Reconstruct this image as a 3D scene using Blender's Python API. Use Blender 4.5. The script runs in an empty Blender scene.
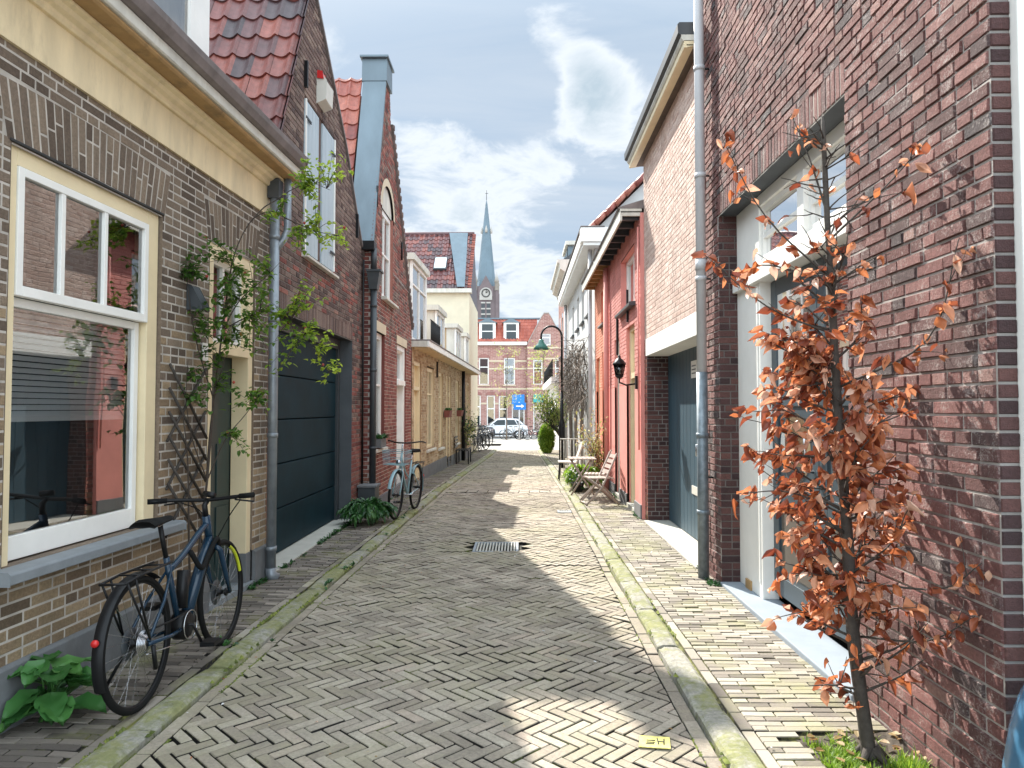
import bpy, bmesh, math, random
from mathutils import Vector, Matrix, noise
random.seed(7)
R = random.random
def U(a, b): return random.uniform(a, b)
scn = bpy.context.scene
COL = scn.collection

# ------------------------------------------------------------------ camera, sky, sun
cd = bpy.data.cameras.new("camera"); cam = bpy.data.objects.new("camera", cd); COL.objects.link(cam)
cd.sensor_width = 36.0; cd.lens = 36.0 * 720 / 1024; cd.clip_start = 0.05; cd.clip_end = 3000
cam.location = (0, 0, 1.6)
cam.rotation_euler = (math.radians(90) + math.atan(25 / 720), 0, math.atan(8 / 720))
scn.camera = cam
SUN = Vector((-0.44, 1.10, 1.0)).normalized()
ELEV = math.asin(SUN.z); AZ = math.atan2(SUN.x, SUN.y)
w = bpy.data.worlds.new("World"); scn.world = w; w.use_nodes = True
nt = w.node_tree; nt.nodes.clear()
N = nt.nodes.new; Lk = nt.links.new
out = N("ShaderNodeOutputWorld"); bg = N("ShaderNodeBackground"); Lk(bg.outputs[0], out.inputs[0])
sky = N("ShaderNodeTexSky"); sky.sky_type = 'NISHITA'; sky.sun_disc = False
sky.sun_elevation = ELEV; sky.sun_rotation = AZ; sky.air_density = 1.0; sky.dust_density = 1.6; sky.ozone_density = 1.6
geo = N("ShaderNodeTexCoord")
def vm(op, a, b=None):
    n = N("ShaderNodeVectorMath"); n.operation = op
    for i, s in enumerate((a, b)):
        if s is None: continue
        if isinstance(s, (tuple, list)): n.inputs[i].default_value = s
        else: Lk(s, n.inputs[i])
    return n
def mm(op, a, b=None, c=None, clamp=False):
    n = N("ShaderNodeMath"); n.operation = op; n.use_clamp = clamp
    for i, s in enumerate((a, b, c)):
        if s is None: continue
        if isinstance(s, (int, float)): n.inputs[i].default_value = s
        else: Lk(s, n.inputs[i])
    return n.outputs[0]
d = geo.outputs['Generated']
sep = N("ShaderNodeSeparateXYZ"); Lk(d, sep.inputs[0])
# clouds live on a flat layer high above: direction / (z + k)
den = mm('ADD', mm('MAXIMUM', sep.outputs[2], 0.0), 0.22)
cx = mm('DIVIDE', sep.outputs[0], den); cy = mm('DIVIDE', sep.outputs[1], den)
cmb = N("ShaderNodeCombineXYZ"); Lk(cx, cmb.inputs[0]); Lk(cy, cmb.inputs[1]); cmb.inputs[2].default_value = 3.3
def noi(vec, scale, det, rough, dist=0.0):
    n = N("ShaderNodeTexNoise"); Lk(vec, n.inputs['Vector']); n.inputs['Scale'].default_value = scale
    n.inputs['Detail'].default_value = det; n.inputs['Roughness'].default_value = rough; n.inputs['Distortion'].default_value = dist
    return n.outputs[0]
n1 = noi(cmb.outputs[0], 4.2, 11, 0.62, 0.35)
n2 = noi(cmb.outputs[0], 0.9, 4, 0.5, 0.0)
def pixdir(x, y):
    return Vector(((x - 520) / 720, 1, (409 - y) / 720)).normalized()
def blob(x, y, r, amp):
    v = vm('DISTANCE', d, tuple(pixdir(x, y)))
    t = mm('DIVIDE', v.outputs['Value'], r)
    return mm('MULTIPLY', mm('EXPONENT', mm('MULTIPLY', mm('MULTIPLY', t, t), -1.0)), amp)
acc = None
for b in ((600, 90, 0.055, 0.24), (585, 60, 0.03, 0.12), (615, 130, 0.06, 0.14), (430, 135, 0.07, 0.14), (520, 165, 0.09, 0.11), (530, 295, 0.06, 0.22), (470, 235, 0.05, 0.10),
          (545, 28, 0.03, 0.12), (480, 60, 0.09, -0.16), (400, 40, 0.10, -0.14), (525, 100, 0.045, -0.16), (590, 235, 0.07, -0.12), (670, 30, 0.06, -0.16), (640, 180, 0.05, -0.08)):
    s = blob(*b); acc = s if acc is None else mm('ADD', acc, s)
dens = mm('ADD', mm('ADD', mm('MULTIPLY', n1, 0.75), mm('MULTIPLY', n2, 0.25)), acc)
mask = N("ShaderNodeMapRange"); mask.interpolation_type = 'SMOOTHSTEP'
Lk(dens, mask.inputs[0]); mask.inputs[1].default_value = 0.50; mask.inputs[2].default_value = 0.655
# thick hearts of the clouds are a bit greyer than their edges
thick = N("ShaderNodeMapRange"); Lk(dens, thick.inputs[0]); thick.inputs[1].default_value = 0.63; thick.inputs[2].default_value = 0.86
ccol = N("ShaderNodeMix"); ccol.data_type = 'RGBA'
Lk(thick.outputs[0], ccol.inputs[0]); ccol.inputs[6].default_value = (4.1, 4.4, 4.7, 1); ccol.inputs[7].default_value = (2.45, 3.0, 3.45, 1)
# thin veil of cirrus
vs = N("ShaderNodeMapping"); vs.inputs['Scale'].default_value = (0.7, 3.0, 1); vs.inputs['Rotation'].default_value = (0, 0, 0.9); Lk(cmb.outputs[0], vs.inputs[0])
n3 = noi(vs.outputs[0], 1.5, 8, 0.6, 0.6)
veil = N("ShaderNodeMapRange"); Lk(n3, veil.inputs[0]); veil.inputs[1].default_value = 0.3; veil.inputs[2].default_value = 0.75; veil.inputs[3].default_value = 0.35; veil.inputs[4].default_value = 1.0
m1 = N("ShaderNodeMix"); m1.data_type = 'RGBA'; Lk(veil.outputs[0], m1.inputs[0]); skm = N('ShaderNodeMix'); skm.data_type = 'RGBA'; skm.blend_type = 'MULTIPLY'; skm.inputs[0].default_value = 1; Lk(sky.outputs[0], skm.inputs[6]); skm.inputs[7].default_value = (0.20, 0.22, 0.25, 1)
sk2 = N('ShaderNodeMix'); sk2.data_type = 'RGBA'; sk2.inputs[0].default_value = 0.6; Lk(skm.outputs[2], sk2.inputs[6]); sk2.inputs[7].default_value = (1.8, 2.85, 4.0, 1); Lk(sk2.outputs[2], m1.inputs[6]); m1.inputs[7].default_value = (2.95, 3.35, 3.85, 1)
m2 = N("ShaderNodeMix"); m2.data_type = 'RGBA'; Lk(mask.outputs[0], m2.inputs[0]); Lk(m1.outputs[2], m2.inputs[6]); Lk(ccol.outputs[2], m2.inputs[7])
# added fill light: sky multiplied brighter overhead and behind the viewer
hi = N("ShaderNodeMapRange"); hi.interpolation_type = 'SMOOTHSTEP'; Lk(mm('SUBTRACT', sep.outputs[2], mm('MULTIPLY', sep.outputs[1], 0.55)), hi.inputs[0]); hi.inputs[1].default_value = -0.05; hi.inputs[2].default_value = 0.75; hi.inputs[3].default_value = 1.0; hi.inputs[4].default_value = 4.0
m3 = N("ShaderNodeMix"); m3.data_type = 'RGBA'; m3.blend_type = 'MULTIPLY'; m3.inputs[0].default_value = 1; m3.clamp_result = False; m3.clamp_factor = False
Lk(m2.outputs[2], m3.inputs[6]); Lk(vm('ADD', (1, 1, 1), vm('MULTIPLY', mm('SUBTRACT', hi.outputs[0], 1.0), (1.05, 1.0, 0.90)).outputs[0]).outputs[0], m3.inputs[7])
Lk(m3.outputs[2], bg.inputs[0]); bg.inputs[1].default_value = 0.10
sl = bpy.data.lights.new("sun", 'SUN'); sl.energy = 5.0; sl.angle = math.radians(0.53); sl.color = (1.0, 0.94, 0.85)
so = bpy.data.objects.new("sun", sl); COL.objects.link(so); so.location = (-20, 60, 50)
so.rotation_euler = (-SUN).to_track_quat('-Z', 'Y').to_euler()
vsn = scn.view_settings; vsn.view_transform = 'Standard'; vsn.look = 'None'; vsn.gamma = 1.0; vsn.use_curve_mapping = False
vsn.exposure = 1.2
scn.cycles.max_bounces = 6; scn.cycles.diffuse_bounces = 4; scn.cycles.glossy_bounces = 3; scn.cycles.transparent_max_bounces = 12

# ------------------------------------------------------------------ materials
MATS = {}
class NT:
    def __init__(s, name):
        m = bpy.data.materials.new(name); m.use_nodes = True; s.m = m; s.t = m.node_tree; s.t.nodes.clear()
        s.o = s.n("ShaderNodeOutputMaterial"); s.b = s.n("ShaderNodeBsdfPrincipled"); s.l(s.b.outputs[0], s.o.inputs[0])
        s.tc = s.n("ShaderNodeTexCoord"); MATS[name] = m
        s.P = s.n("ShaderNodeNewGeometry").outputs['Position']
    def n(s, t): return s.t.nodes.new(t)
    def l(s, a, b): s.t.links.new(a, b)
    def set(s, **k):
        for a, v in k.items(): s.b.inputs[a.replace('_', ' ')].default_value = v
    def noise(s, scale, det=4, rough=0.55, vec=None, stretch=None):
        n = s.n("ShaderNodeTexNoise"); n.inputs['Scale'].default_value = scale; n.inputs['Detail'].default_value = det; n.inputs['Roughness'].default_value = rough
        v = vec or s.P
        if stretch:
            mp = s.n("ShaderNodeMapping"); mp.inputs['Scale'].default_value = stretch; s.l(v, mp.inputs[0]); v = mp.outputs[0]
        s.l(v, n.inputs['Vector']); return n.outputs[0]
    def ramp(s, fac, stops, interp='LINEAR'):
        r = s.n("ShaderNodeValToRGB"); r.color_ramp.interpolation = interp
        e = r.color_ramp.elements
        while len(e) < len(stops): e.new(0.5)
        for i, (p, c) in enumerate(stops):
            e[i].position = p; e[i].color = (c[0], c[1], c[2], 1) if not isinstance(c, (int, float)) else (c, c, c, 1)
        s.l(fac, r.inputs[0]); return r.outputs[0]
    def mix(s, fac, a, b, mode='MIX'):
        n = s.n("ShaderNodeMix"); n.data_type = 'RGBA'; n.blend_type = mode; n.clamp_factor = True
        for i, v in ((0, fac), (6, a), (7, b)):
            if isinstance(v, (int, float)): n.inputs[i].default_value = v if i == 0 else (v, v, v, 1)
            elif isinstance(v, (tuple, list)): n.inputs[i].default_value = (v[0], v[1], v[2], 1)
            else: s.l(v, n.inputs[i])
        return n.outputs[2]
    def math(s, op, a, b=None, clamp=False):
        n = s.n("ShaderNodeMath"); n.operation = op; n.use_clamp = clamp
        for i, v in enumerate((a, b)):
            if v is None: continue
            if isinstance(v, (int, float)): n.inputs[i].default_value = v
            else: s.l(v, n.inputs[i])
        return n.outputs[0]
    def attr(s, name='tone'):
        a = s.n("ShaderNodeAttribute"); a.attribute_name = name; return a.outputs['Fac']
    def bump(s, h, strength=0.5, dist=0.01, base=None):
        b = s.n("ShaderNodeBump"); b.inputs['Strength'].default_value = strength; b.inputs['Distance'].default_value = dist
        s.l(h, b.inputs['Height'])
        if base: s.l(base, b.inputs['Normal'])
        s.l(b.outputs[0], s.b.inputs['Normal']); return b.outputs[0]
    def color(s, c): s.l(c, s.b.inputs['Base Color'])
    def z(s):
        x = s.n("ShaderNodeSeparateXYZ"); s.l(s.P, x.inputs[0]); return x.outputs

def brick_mat(name, stops, grime=0.35, bump=0.8, moss=0.0, chalk=0.0, stain=None):
    s = NT(name)
    c = s.ramp(s.attr(), stops)
    n = s.math('ADD', s.math('MULTIPLY', s.noise(3.0, 5, 0.6), .55), s.math('MULTIPLY', s.noise(0.9, 4, 0.6, stretch=(1, 1, .45)), .45)); g = s.ramp(n, [(0.3, 1.0 - grime), (0.62, 1.0)])
    c = s.mix(1.0, c, g, 'MULTIPLY')
    f = s.noise(60, 4, 0.7); c = s.mix(1.0, c, s.ramp(f, [(0.3, 0.72), (0.7, 1.15)]), 'MULTIPLY')
    st = s.ramp(s.noise(2.2, 4, 0.6, stretch=(1, 1, .12)), [(0.36, 0.80), (0.58, 1.0)]); c = s.mix(1.0, c, st, 'MULTIPLY')
    if stain: c = s.mix(s.ramp(s.math('ADD', s.math('MULTIPLY', s.noise(.8, 6, .6), .6), s.math('MULTIPLY', s.noise(9, 5, .7), .4)), [(0.46, 0.0), (0.62, 0.55)]), c, stain)
    if chalk:
        k = s.ramp(s.math('ADD', s.math('MULTIPLY', s.noise(6, 6, 0.7), .5), s.math('MULTIPLY', s.noise(70, 4, 0.8), .5)), [(0.52, 0.0), (0.64, 1.0)])
        c = s.mix(s.math('MULTIPLY', k, chalk), c, (0.62, 0.56, 0.52))
    if moss:
        z = s.z()[2]
        mk = s.math('MULTIPLY', s.ramp(s.noise(5, 5, 0.6), [(0.45, 0.0), (0.6, 1.0)]), s.math('SUBTRACT', 1.0, s.math('DIVIDE', z, 0.7), True), True)
        c = s.mix(s.math('MULTIPLY', mk, moss), c, (0.14, 0.16, 0.05))
    s.color(c); s.set(Roughness=0.9)
    s.bump(s.math('ADD', s.noise(45, 5, 0.7), s.math('MULTIPLY', s.noise(180, 3, 0.6), 0.5)), bump, 0.012)
def mortar_mat(name, c, dark=0.3):
    s = NT(name); n = s.noise(7, 4); s.color(s.mix(s.ramp(n, [(0.35, 0.0), (0.65, 1.0)]), tuple(x * (1 - dark) for x in c), c)); s.set(Roughness=0.95)
    s.bump(s.noise(120, 4, 0.7), 0.6, 0.006)
def plain(name, c, rough=0.5, var=0.12, scale=4, bump=0.15, bscale=40, metal=0.0, streak=False, dirt=None, spec=None):
    s = NT(name)
    n = s.noise(scale, 5, 0.6, stretch=(1, 1, 0.25) if streak else None)
    cc = s.mix(s.ramp(n, [(0.3, 0.0), (0.7, 1.0)]), tuple(x * (1 - var) for x in c), tuple(min(1, x * (1 + var * 0.6)) for x in c))
    if dirt: cc = s.mix(s.ramp(s.noise(scale * 0.7, 6, 0.7, stretch=(1, 1, 0.3)), [(0.55, 0.0), (0.72, 0.6)]), cc, dirt)
    s.color(cc); s.set(Roughness=rough, Metallic=metal)
    if spec is not None: s.b.inputs['Specular IOR Level'].default_value = spec
    if bump: s.bump(s.noise(bscale, 4, 0.6), bump, 0.006)
    return s
# bricks: dark-to-light mixes picked per brick
brick_mat('brick_grey_brown', [(0.0, (0.125, 0.088, 0.064)), (0.25, (0.18, 0.132, 0.096)), (0.5, (0.23, 0.17, 0.125)), (0.75, (0.28, 0.21, 0.152)), (1.0, (0.33, 0.25, 0.178))], 0.3, 0.6)
brick_mat('brick_tan_low', [(0.0, (0.14, 0.098, 0.066)), (0.3, (0.26, 0.18, 0.112)), (0.6, (0.36, 0.255, 0.155)), (0.85, (0.42, 0.30, 0.18)), (1.0, (0.46, 0.34, 0.21))], 0.3, 0.6, moss=0.2)
brick_mat('brick_dark', [(0.0, (0.10, 0.062, 0.056)), (0.3, (0.17, 0.105, 0.09)), (0.6, (0.23, 0.15, 0.125)), (0.85, (0.28, 0.195, 0.16)), (1.0, (0.32, 0.235, 0.19))], 0.3, 0.7)
brick_mat('brick_red', [(0.0, (0.20, 0.060, 0.050)), (0.3, (0.30, 0.090, 0.072)), (0.6, (0.37, 0.12, 0.095)), (0.85, (0.42, 0.17, 0.13)), (1.0, (0.38, 0.22, 0.17))], 0.35, 0.6, moss=0.6)
brick_mat('brick_purple', [(0.0, (0.10, 0.082, 0.085)), (0.12, (0.16, 0.082, 0.076)), (0.45, (0.235, 0.092, 0.082)), (0.75, (0.30, 0.125, 0.11)), (0.93, (0.36, 0.17, 0.15)), (1.0, (0.46, 0.27, 0.23))], 0.38, 1.3, chalk=0.6)
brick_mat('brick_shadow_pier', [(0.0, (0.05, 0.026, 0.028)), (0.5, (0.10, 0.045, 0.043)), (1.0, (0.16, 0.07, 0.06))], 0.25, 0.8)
brick_mat('brick_pink_tan', [(0.0, (0.58, 0.40, 0.33)), (0.4, (0.66, 0.48, 0.40)), (0.8, (0.72, 0.55, 0.47)), (1.0, (0.76, 0.60, 0.52))], 0.1, 0.5)
brick_mat('brick_yellow', [(0.0, (0.36, 0.225, 0.125)), (0.35, (0.50, 0.345, 0.20)), (0.7, (0.60, 0.44, 0.27)), (1.0, (0.68, 0.54, 0.36))], 0.25, 0.5, moss=0.4)
brick_mat('brick_painted_red', [(0.0, (0.70, 0.27, 0.23)), (1.0, (0.76, 0.31, 0.27))], 0.18, 0.4)
brick_mat('brick_painted_coral', [(0.0, (0.74, 0.29, 0.18)), (1.0, (0.80, 0.33, 0.21))], 0.12, 0.4)
brick_mat('brick_far', [(0.0, (0.36, 0.17, 0.145)), (0.5, (0.42, 0.21, 0.18)), (1.0, (0.50, 0.28, 0.24))], 0.1, 0.2)
brick_mat('street_brick', [(0.0, (0.22, 0.18, 0.142)), (0.2, (0.31, 0.262, 0.205)), (0.5, (0.385, 0.332, 0.265)), (0.8, (0.455, 0.40, 0.32)), (1.0, (0.46, 0.365, 0.29))], 0.30, 0.5, stain=(0.32, 0.295, 0.185))
def mossy(name, base, mossc, lo, hi, bump=0.5):
    s = NT(name)
    n = s.noise(2.2, 7, 0.65); n2 = s.noise(30, 4, 0.7)
    b = s.mix(s.ramp(n2, [(0.3, 0), (0.7, 1)]), tuple(x * 0.7 for x in base), base)
    s.color(s.mix(s.ramp(s.math('ADD', s.math('MULTIPLY', n, 0.75), s.math('MULTIPLY', n2, 0.25)), [(lo, 0), (hi, 1)]), b, mossc)); s.set(Roughness=0.95)
    s.bump(s.noise(70, 5, 0.7), bump, 0.012)
mossy('street_joint', (0.014, 0.012, 0.010), (0.16, 0.18, 0.05), 0.53, 0.62)
mossy('pavement_joint', (0.022, 0.019, 0.016), (0.22, 0.22, 0.07), 0.46, 0.58)
s = NT('kerb_stone_moss')
stone = s.mix(s.ramp(s.noise(28, 5, 0.7), [(0.3, 0), (0.7, 1)]), (0.20, 0.19, 0.16), (0.40, 0.385, 0.33))
m_a = s.math('ADD', s.math('MULTIPLY', s.noise(1.6, 8, 0.7), .6), s.math('MULTIPLY', s.noise(16, 6, 0.75), .4))
mcol = s.mix(s.ramp(s.noise(9, 5, 0.7), [(0.35, 0), (0.65, 1)]), (0.14, 0.155, 0.045), (0.29, 0.29, 0.11))
s.color(s.mix(s.ramp(m_a, [(0.44, 0.0), (0.53, 0.85)]), stone, mcol)); s.set(Roughness=0.95)
s.bump(s.math('ADD', s.noise(50, 5, 0.75), s.noise(12, 4, 0.6)), 0.9, 0.012)
s = NT('pavement_brick')
c = s.ramp(s.attr(), [(0.0, (0.13, 0.112, 0.093)), (0.3, (0.23, 0.20, 0.165)), (0.6, (0.30, 0.265, 0.22)), (1.0, (0.40, 0.36, 0.30))])
mk = s.ramp(s.noise(1.7, 7, 0.65), [(0.48, 0), (0.68, 0.65)]); c = s.mix(mk, c, (0.29, 0.285, 0.13)); s.color(c); s.set(Roughness=0.92)
s.bump(s.noise(60, 5, 0.7), 0.5, 0.012)
s = NT('pavement_brick_shaded')  # left pavement: same brick, the shade by the wall painted into its colour
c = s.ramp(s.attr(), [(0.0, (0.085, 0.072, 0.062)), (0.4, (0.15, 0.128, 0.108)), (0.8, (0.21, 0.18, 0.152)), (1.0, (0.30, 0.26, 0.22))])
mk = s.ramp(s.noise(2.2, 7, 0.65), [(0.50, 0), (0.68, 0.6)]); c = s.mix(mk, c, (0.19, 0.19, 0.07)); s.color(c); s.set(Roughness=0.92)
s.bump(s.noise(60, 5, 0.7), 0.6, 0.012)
mortar_mat('mortar_mid', (0.40, 0.365, 0.335)); mortar_mat('mortar_light', (0.56, 0.51, 0.45)); mortar_mat('mortar_grey', (0.27, 0.25, 0.235)); mortar_mat('mortar_dark', (0.16, 0.14, 0.13)); mortar_mat('mortar_pink', (0.70, 0.55, 0.48), 0.1)
mortar_mat('mortar_tan', (0.58, 0.48, 0.35)); mortar_mat('mortar_red_paint', (0.66, 0.24, 0.21), 0.1); mortar_mat('mortar_coral_paint', (0.60, 0.18, 0.11), 0.1)
plain('cream_paint', (0.80, 0.66, 0.42), 0.55, 0.2, 5, 0.3, streak=True, dirt=(0.42, 0.33, 0.2))
plain('cream_wood', (0.78, 0.65, 0.42), 0.45, 0.08, 4, 0.06)
plain('ochre_wood', (0.42, 0.26, 0.11), 0.6, 0.2, 6, 0.2, dirt=(0.10, 0.07, 0.04))
plain('white_paint', (0.84, 0.83, 0.79), 0.4, 0.06, 4, 0.05)
plain('white_weathered', (0.62, 0.60, 0.53), 0.6, 0.2, 5, 0.2, streak=True, dirt=(0.30, 0.26, 0.20))
plain('soffit_brown', (0.11, 0.075, 0.055), 0.7, 0.3, 6, 0.2)
plain('gutter_lead', (0.20, 0.17, 0.165), 0.65, 0.3, 5, 0.2, streak=False, dirt=(0.10, 0.08, 0.07))
plain('grey_sill', (0.22, 0.24, 0.255), 0.7, 0.12, 9, 0.3)
plain('grey_plinth', (0.155, 0.16, 0.165), 0.85, 0.2, 5, 0.4, dirt=(0.09, 0.085, 0.075))
plain('concrete', (0.46, 0.45, 0.40), 0.85, 0.12, 4, 0.3)
plain('slab_pale', (0.24, 0.28, 0.32), 0.8, 0.08, 6, 0.2)
plain('concrete_lintel', (0.80, 0.79, 0.75), 0.8, 0.08, 4, 0.2, streak=True)
plain('dark_door_green', (0.012, 0.035, 0.036), 0.35, 0.2, 5, 0.06)
plain('garage_teal', (0.008, 0.028, 0.038), 0.5, 0.3, 2.5, 0.1, spec=0.08)
plain('garage_blue', (0.035, 0.078, 0.108), 0.5, 0.18, 3, 0.12, streak=True)
plain('slate_panel', (0.075, 0.085, 0.095), 0.6, 0.2, 4, 0.15)
plain('door_slate_blue', (0.045, 0.065, 0.08), 0.4, 0.1, 4, 0.05)
plain('zinc', (0.15, 0.195, 0.225), 0.5, 0.15, 3, 0.08, metal=0.35, streak=True)
plain('zinc_pipe', (0.27, 0.30, 0.33), 0.45, 0.2, 9, 0.1, metal=0.5, dirt=(0.12, 0.13, 0.14))
plain('galvanised_steel', (0.20, 0.24, 0.27), 0.5, 0.35, 14, 0.15, metal=0.5, dirt=(0.38, 0.42, 0.44))
plain('grey_plastic', (0.50, 0.50, 0.51), 0.45, 0.06, 6, 0.03)
plain('dark_grey_paint', (0.045, 0.052, 0.058), 0.45, 0.15, 6, 0.06)
plain('black_metal', (0.009, 0.009, 0.010), 0.42, 0.1, 6, 0.03, spec=0.25)
plain('black_rubber', (0.010, 0.010, 0.010), 0.8, 0.1, 8, 0.1, spec=0.15)
plain('brown_rubber', (0.12, 0.09, 0.06), 0.75, 0.1, 8, 0.1)
plain('yellow_band', (0.55, 0.62, 0.03), 0.5, 0.05, 8, 0)
plain('bicycle_blue', (0.008, 0.030, 0.058), 0.25, 0.05, 6, 0)
plain('bicycle_teal', (0.26, 0.40, 0.44), 0.35, 0.05, 6, 0)
plain('bicycle_dark', (0.03, 0.035, 0.045), 0.35, 0.05, 6, 0)
plain('chrome', (0.55, 0.56, 0.58), 0.25, 0.05, 6, 0, metal=1.0)
plain('red_plastic', (0.55, 0.02, 0.02), 0.3, 0.05, 6, 0)
plain('pale_plastic', (0.62, 0.60, 0.54), 0.5, 0.06, 6, 0.03, dirt=(0.35, 0.33, 0.28))
plain('shutter_blue', (0.42, 0.50, 0.55), 0.5, 0.08, 4, 0.08, streak=True)
plain('render_grey', (0.50, 0.50, 0.49), 0.9, 0.08, 3, 0.3)
plain('render_cream', (0.72, 0.66, 0.50), 0.9, 0.08, 3, 0.2)
plain('render_white', (0.76, 0.75, 0.73), 0.85, 0.06, 3, 0.2)
plain('render_red', (0.72, 0.28, 0.24), 0.7, 0.12, 3, 0.3)
plain('render_coral', (0.66, 0.21, 0.13), 0.7, 0.1, 3, 0.3)
plain('teak_weathered', (0.36, 0.29, 0.25), 0.8, 0.2, 12, 0.3)
plain('lamp_green', (0.03, 0.13, 0.10), 0.35, 0.08, 6, 0)
plain('bark_dark', (0.060, 0.050, 0.042), 0.9, 0.4, 30, 0.8, 60)
plain('bark_rose', (0.055, 0.040, 0.030), 0.85, 0.3, 30, 0.5, 60)
plain('bark_pale', (0.20, 0.16, 0.13), 0.9, 0.3, 20, 0.5, 60)
plain('car_white', (0.78, 0.80, 0.83), 0.22, 0.02, 3, 0)
plain('car_dark', (0.03, 0.04, 0.055), 0.2, 0.02, 3, 0)
plain('car_glass', (0.02, 0.03, 0.035), 0.06, 0.02, 3, 0)
plain('slate_roof', (0.13, 0.185, 0.225), 0.55, 0.15, 0.25, 0)
plain('church_brick', (0.165, 0.13, 0.135), 0.9, 0.15, 0.4, 0)
plain('church_stone', (0.42, 0.40, 0.37), 0.9, 0.15, 0.4, 0)
plain('awning_blue', (0.01, 0.18, 0.60), 0.6, 0.08, 3, 0.05)
plain('awning_green', (0.03, 0.28, 0.27), 0.6, 0.08, 3, 0.05)
plain('stone_band', (0.62, 0.53, 0.38), 0.85, 0.08, 3, 0.1)
plain('terracotta', (0.22, 0.07, 0.05), 0.8, 0.15, 8, 0.15)
plain('soil', (0.075, 0.060, 0.045), 0.95, 0.4, 20, 1.0, 50)
plain('blue_sheet', (0.045, 0.14, 0.24), 0.25, 0.3, 5, 0.25, 14)
plain('blind_white', (0.85, 0.86, 0.86), 0.6, 0.03, 5, 0)
plain('yellow_paint', (0.58, 0.53, 0.16), 0.8, 0.35, 40, 0.3, 50, dirt=(0.34, 0.32, 0.24))
plain('black_paint', (0.03, 0.03, 0.03), 0.7, 0.1, 8, 0)
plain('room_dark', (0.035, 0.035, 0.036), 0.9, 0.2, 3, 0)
plain('curtain_pale', (0.45, 0.45, 0.42), 0.9, 0.15, 6, 0.1)
plain('asphalt_far', (0.27, 0.25, 0.225), 0.9, 0.2, 1.5, 0.3)
plain('door_brown_panel', (0.09, 0.075, 0.06), 0.6, 0.15, 4, 0.1)
plain('blackboard', (0.06, 0.07, 0.075), 0.5, 0.1, 5, 0)
def tile_mat(name, stops):
    s = NT(name); c = s.ramp(s.attr(), stops); c = s.mix(1.0, c, s.ramp(s.noise(14, 5, 0.7), [(0.3, 0.65), (0.65, 1.1)]), 'MULTIPLY')
    s.color(c); s.set(Roughness=0.42); s.bump(s.noise(60, 4), 0.25, 0.006)
tile_mat('pantile_dark_red', [(0.0, (0.060, 0.040, 0.045)), (0.35, (0.13, 0.055, 0.055)), (0.7, (0.20, 0.062, 0.052)), (1.0, (0.28, 0.085, 0.062))])
tile_mat('pantile_red', [(0.0, (0.24, 0.062, 0.05)), (0.5, (0.36, 0.10, 0.07)), (1.0, (0.45, 0.16, 0.11))])
tile_mat('tile_orange', [(0.0, (0.30, 0.06, 0.035)), (0.5, (0.38, 0.085, 0.048)), (1.0, (0.44, 0.11, 0.065))])
def glass_mat(name, refl, tint):
    m = bpy.data.materials.new(name); m.use_nodes = True; t = m.node_tree; t.nodes.clear(); MATS[name] = m
    o = t.nodes.new("ShaderNodeOutputMaterial"); mx = t.nodes.new("ShaderNodeMixShader"); g = t.nodes.new("ShaderNodeBsdfGlossy"); tr = t.nodes.new("ShaderNodeBsdfTransparent")
    g.inputs['Roughness'].default_value = 0.015; tr.inputs[0].default_value = (*tint, 1)
    lw = t.nodes.new("ShaderNodeFresnel"); lw.inputs[0].default_value = 1.52
    ma = t.nodes.new("ShaderNodeMath"); ma.operation = 'MULTIPLY_ADD'; ma.inputs[1].default_value = 1.5; ma.inputs[2].default_value = refl; ma.use_clamp = True
    t.links.new(lw.outputs[0], ma.inputs[0]); t.links.new(ma.outputs[0], mx.inputs[0]); t.links.new(tr.outputs[0], mx.inputs[1]); t.links.new(g.outputs[0], mx.inputs[2])
    tcn = t.nodes.new("ShaderNodeTexCoord"); nn = t.nodes.new("ShaderNodeTexNoise"); nn.inputs['Scale'].default_value = 1.6; nn.inputs['Detail'].default_value = 1
    bb = t.nodes.new("ShaderNodeBump"); bb.inputs['Strength'].default_value = 0.12; bb.inputs['Distance'].default_value = 0.02
    t.links.new(tcn.outputs['Object'], nn.inputs[0]); t.links.new(nn.outputs[0], bb.inputs['Height']); t.links.new(bb.outputs[0], g.inputs['Normal'])
    t.links.new(mx.outputs[0], o.inputs[0])
glass_mat('window_glass', 0.20, (0.92, 0.94, 0.94))
glass_mat('clear_glass', 0.04, (0.93, 0.95, 0.95))
def leaf_mat(name, stops, trans=0.35, rough=0.5):
    s = NT(name); c = s.ramp(s.attr(), stops); s.color(c); s.set(Roughness=rough)
    tb = s.n("ShaderNodeBsdfTranslucent"); mx = s.n("ShaderNodeMixShader"); mx.inputs[0].default_value = trans
    s.l(c, tb.inputs[0]); s.l(s.b.outputs[0], mx.inputs[1]); s.l(tb.outputs[0], mx.inputs[2]); s.l(mx.outputs[0], s.o.inputs[0])
leaf_mat('leaf_copper', [(0.0, (0.19, 0.045, 0.025)), (0.25, (0.34, 0.095, 0.042)), (0.55, (0.54, 0.18, 0.065)), (0.78, (0.64, 0.29, 0.16)), (1.0, (0.72, 0.48, 0.36))], 0.45, 0.45)
leaf_mat('leaf_rose', [(0.0, (0.045, 0.11, 0.022)), (0.35, (0.10, 0.21, 0.035)), (0.7, (0.22, 0.34, 0.04)), (1.0, (0.48, 0.58, 0.07))], 0.55)
leaf_mat('leaf_dark', [(0.0, (0.018, 0.060, 0.018)), (0.5, (0.035, 0.115, 0.030)), (1.0, (0.075, 0.19, 0.045))], 0.3, 0.35)
leaf_mat('leaf_mid', [(0.0, (0.035, 0.12, 0.03)), (0.5, (0.06, 0.19, 0.045)), (1.0, (0.11, 0.27, 0.06))], 0.3, 0.4)
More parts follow.
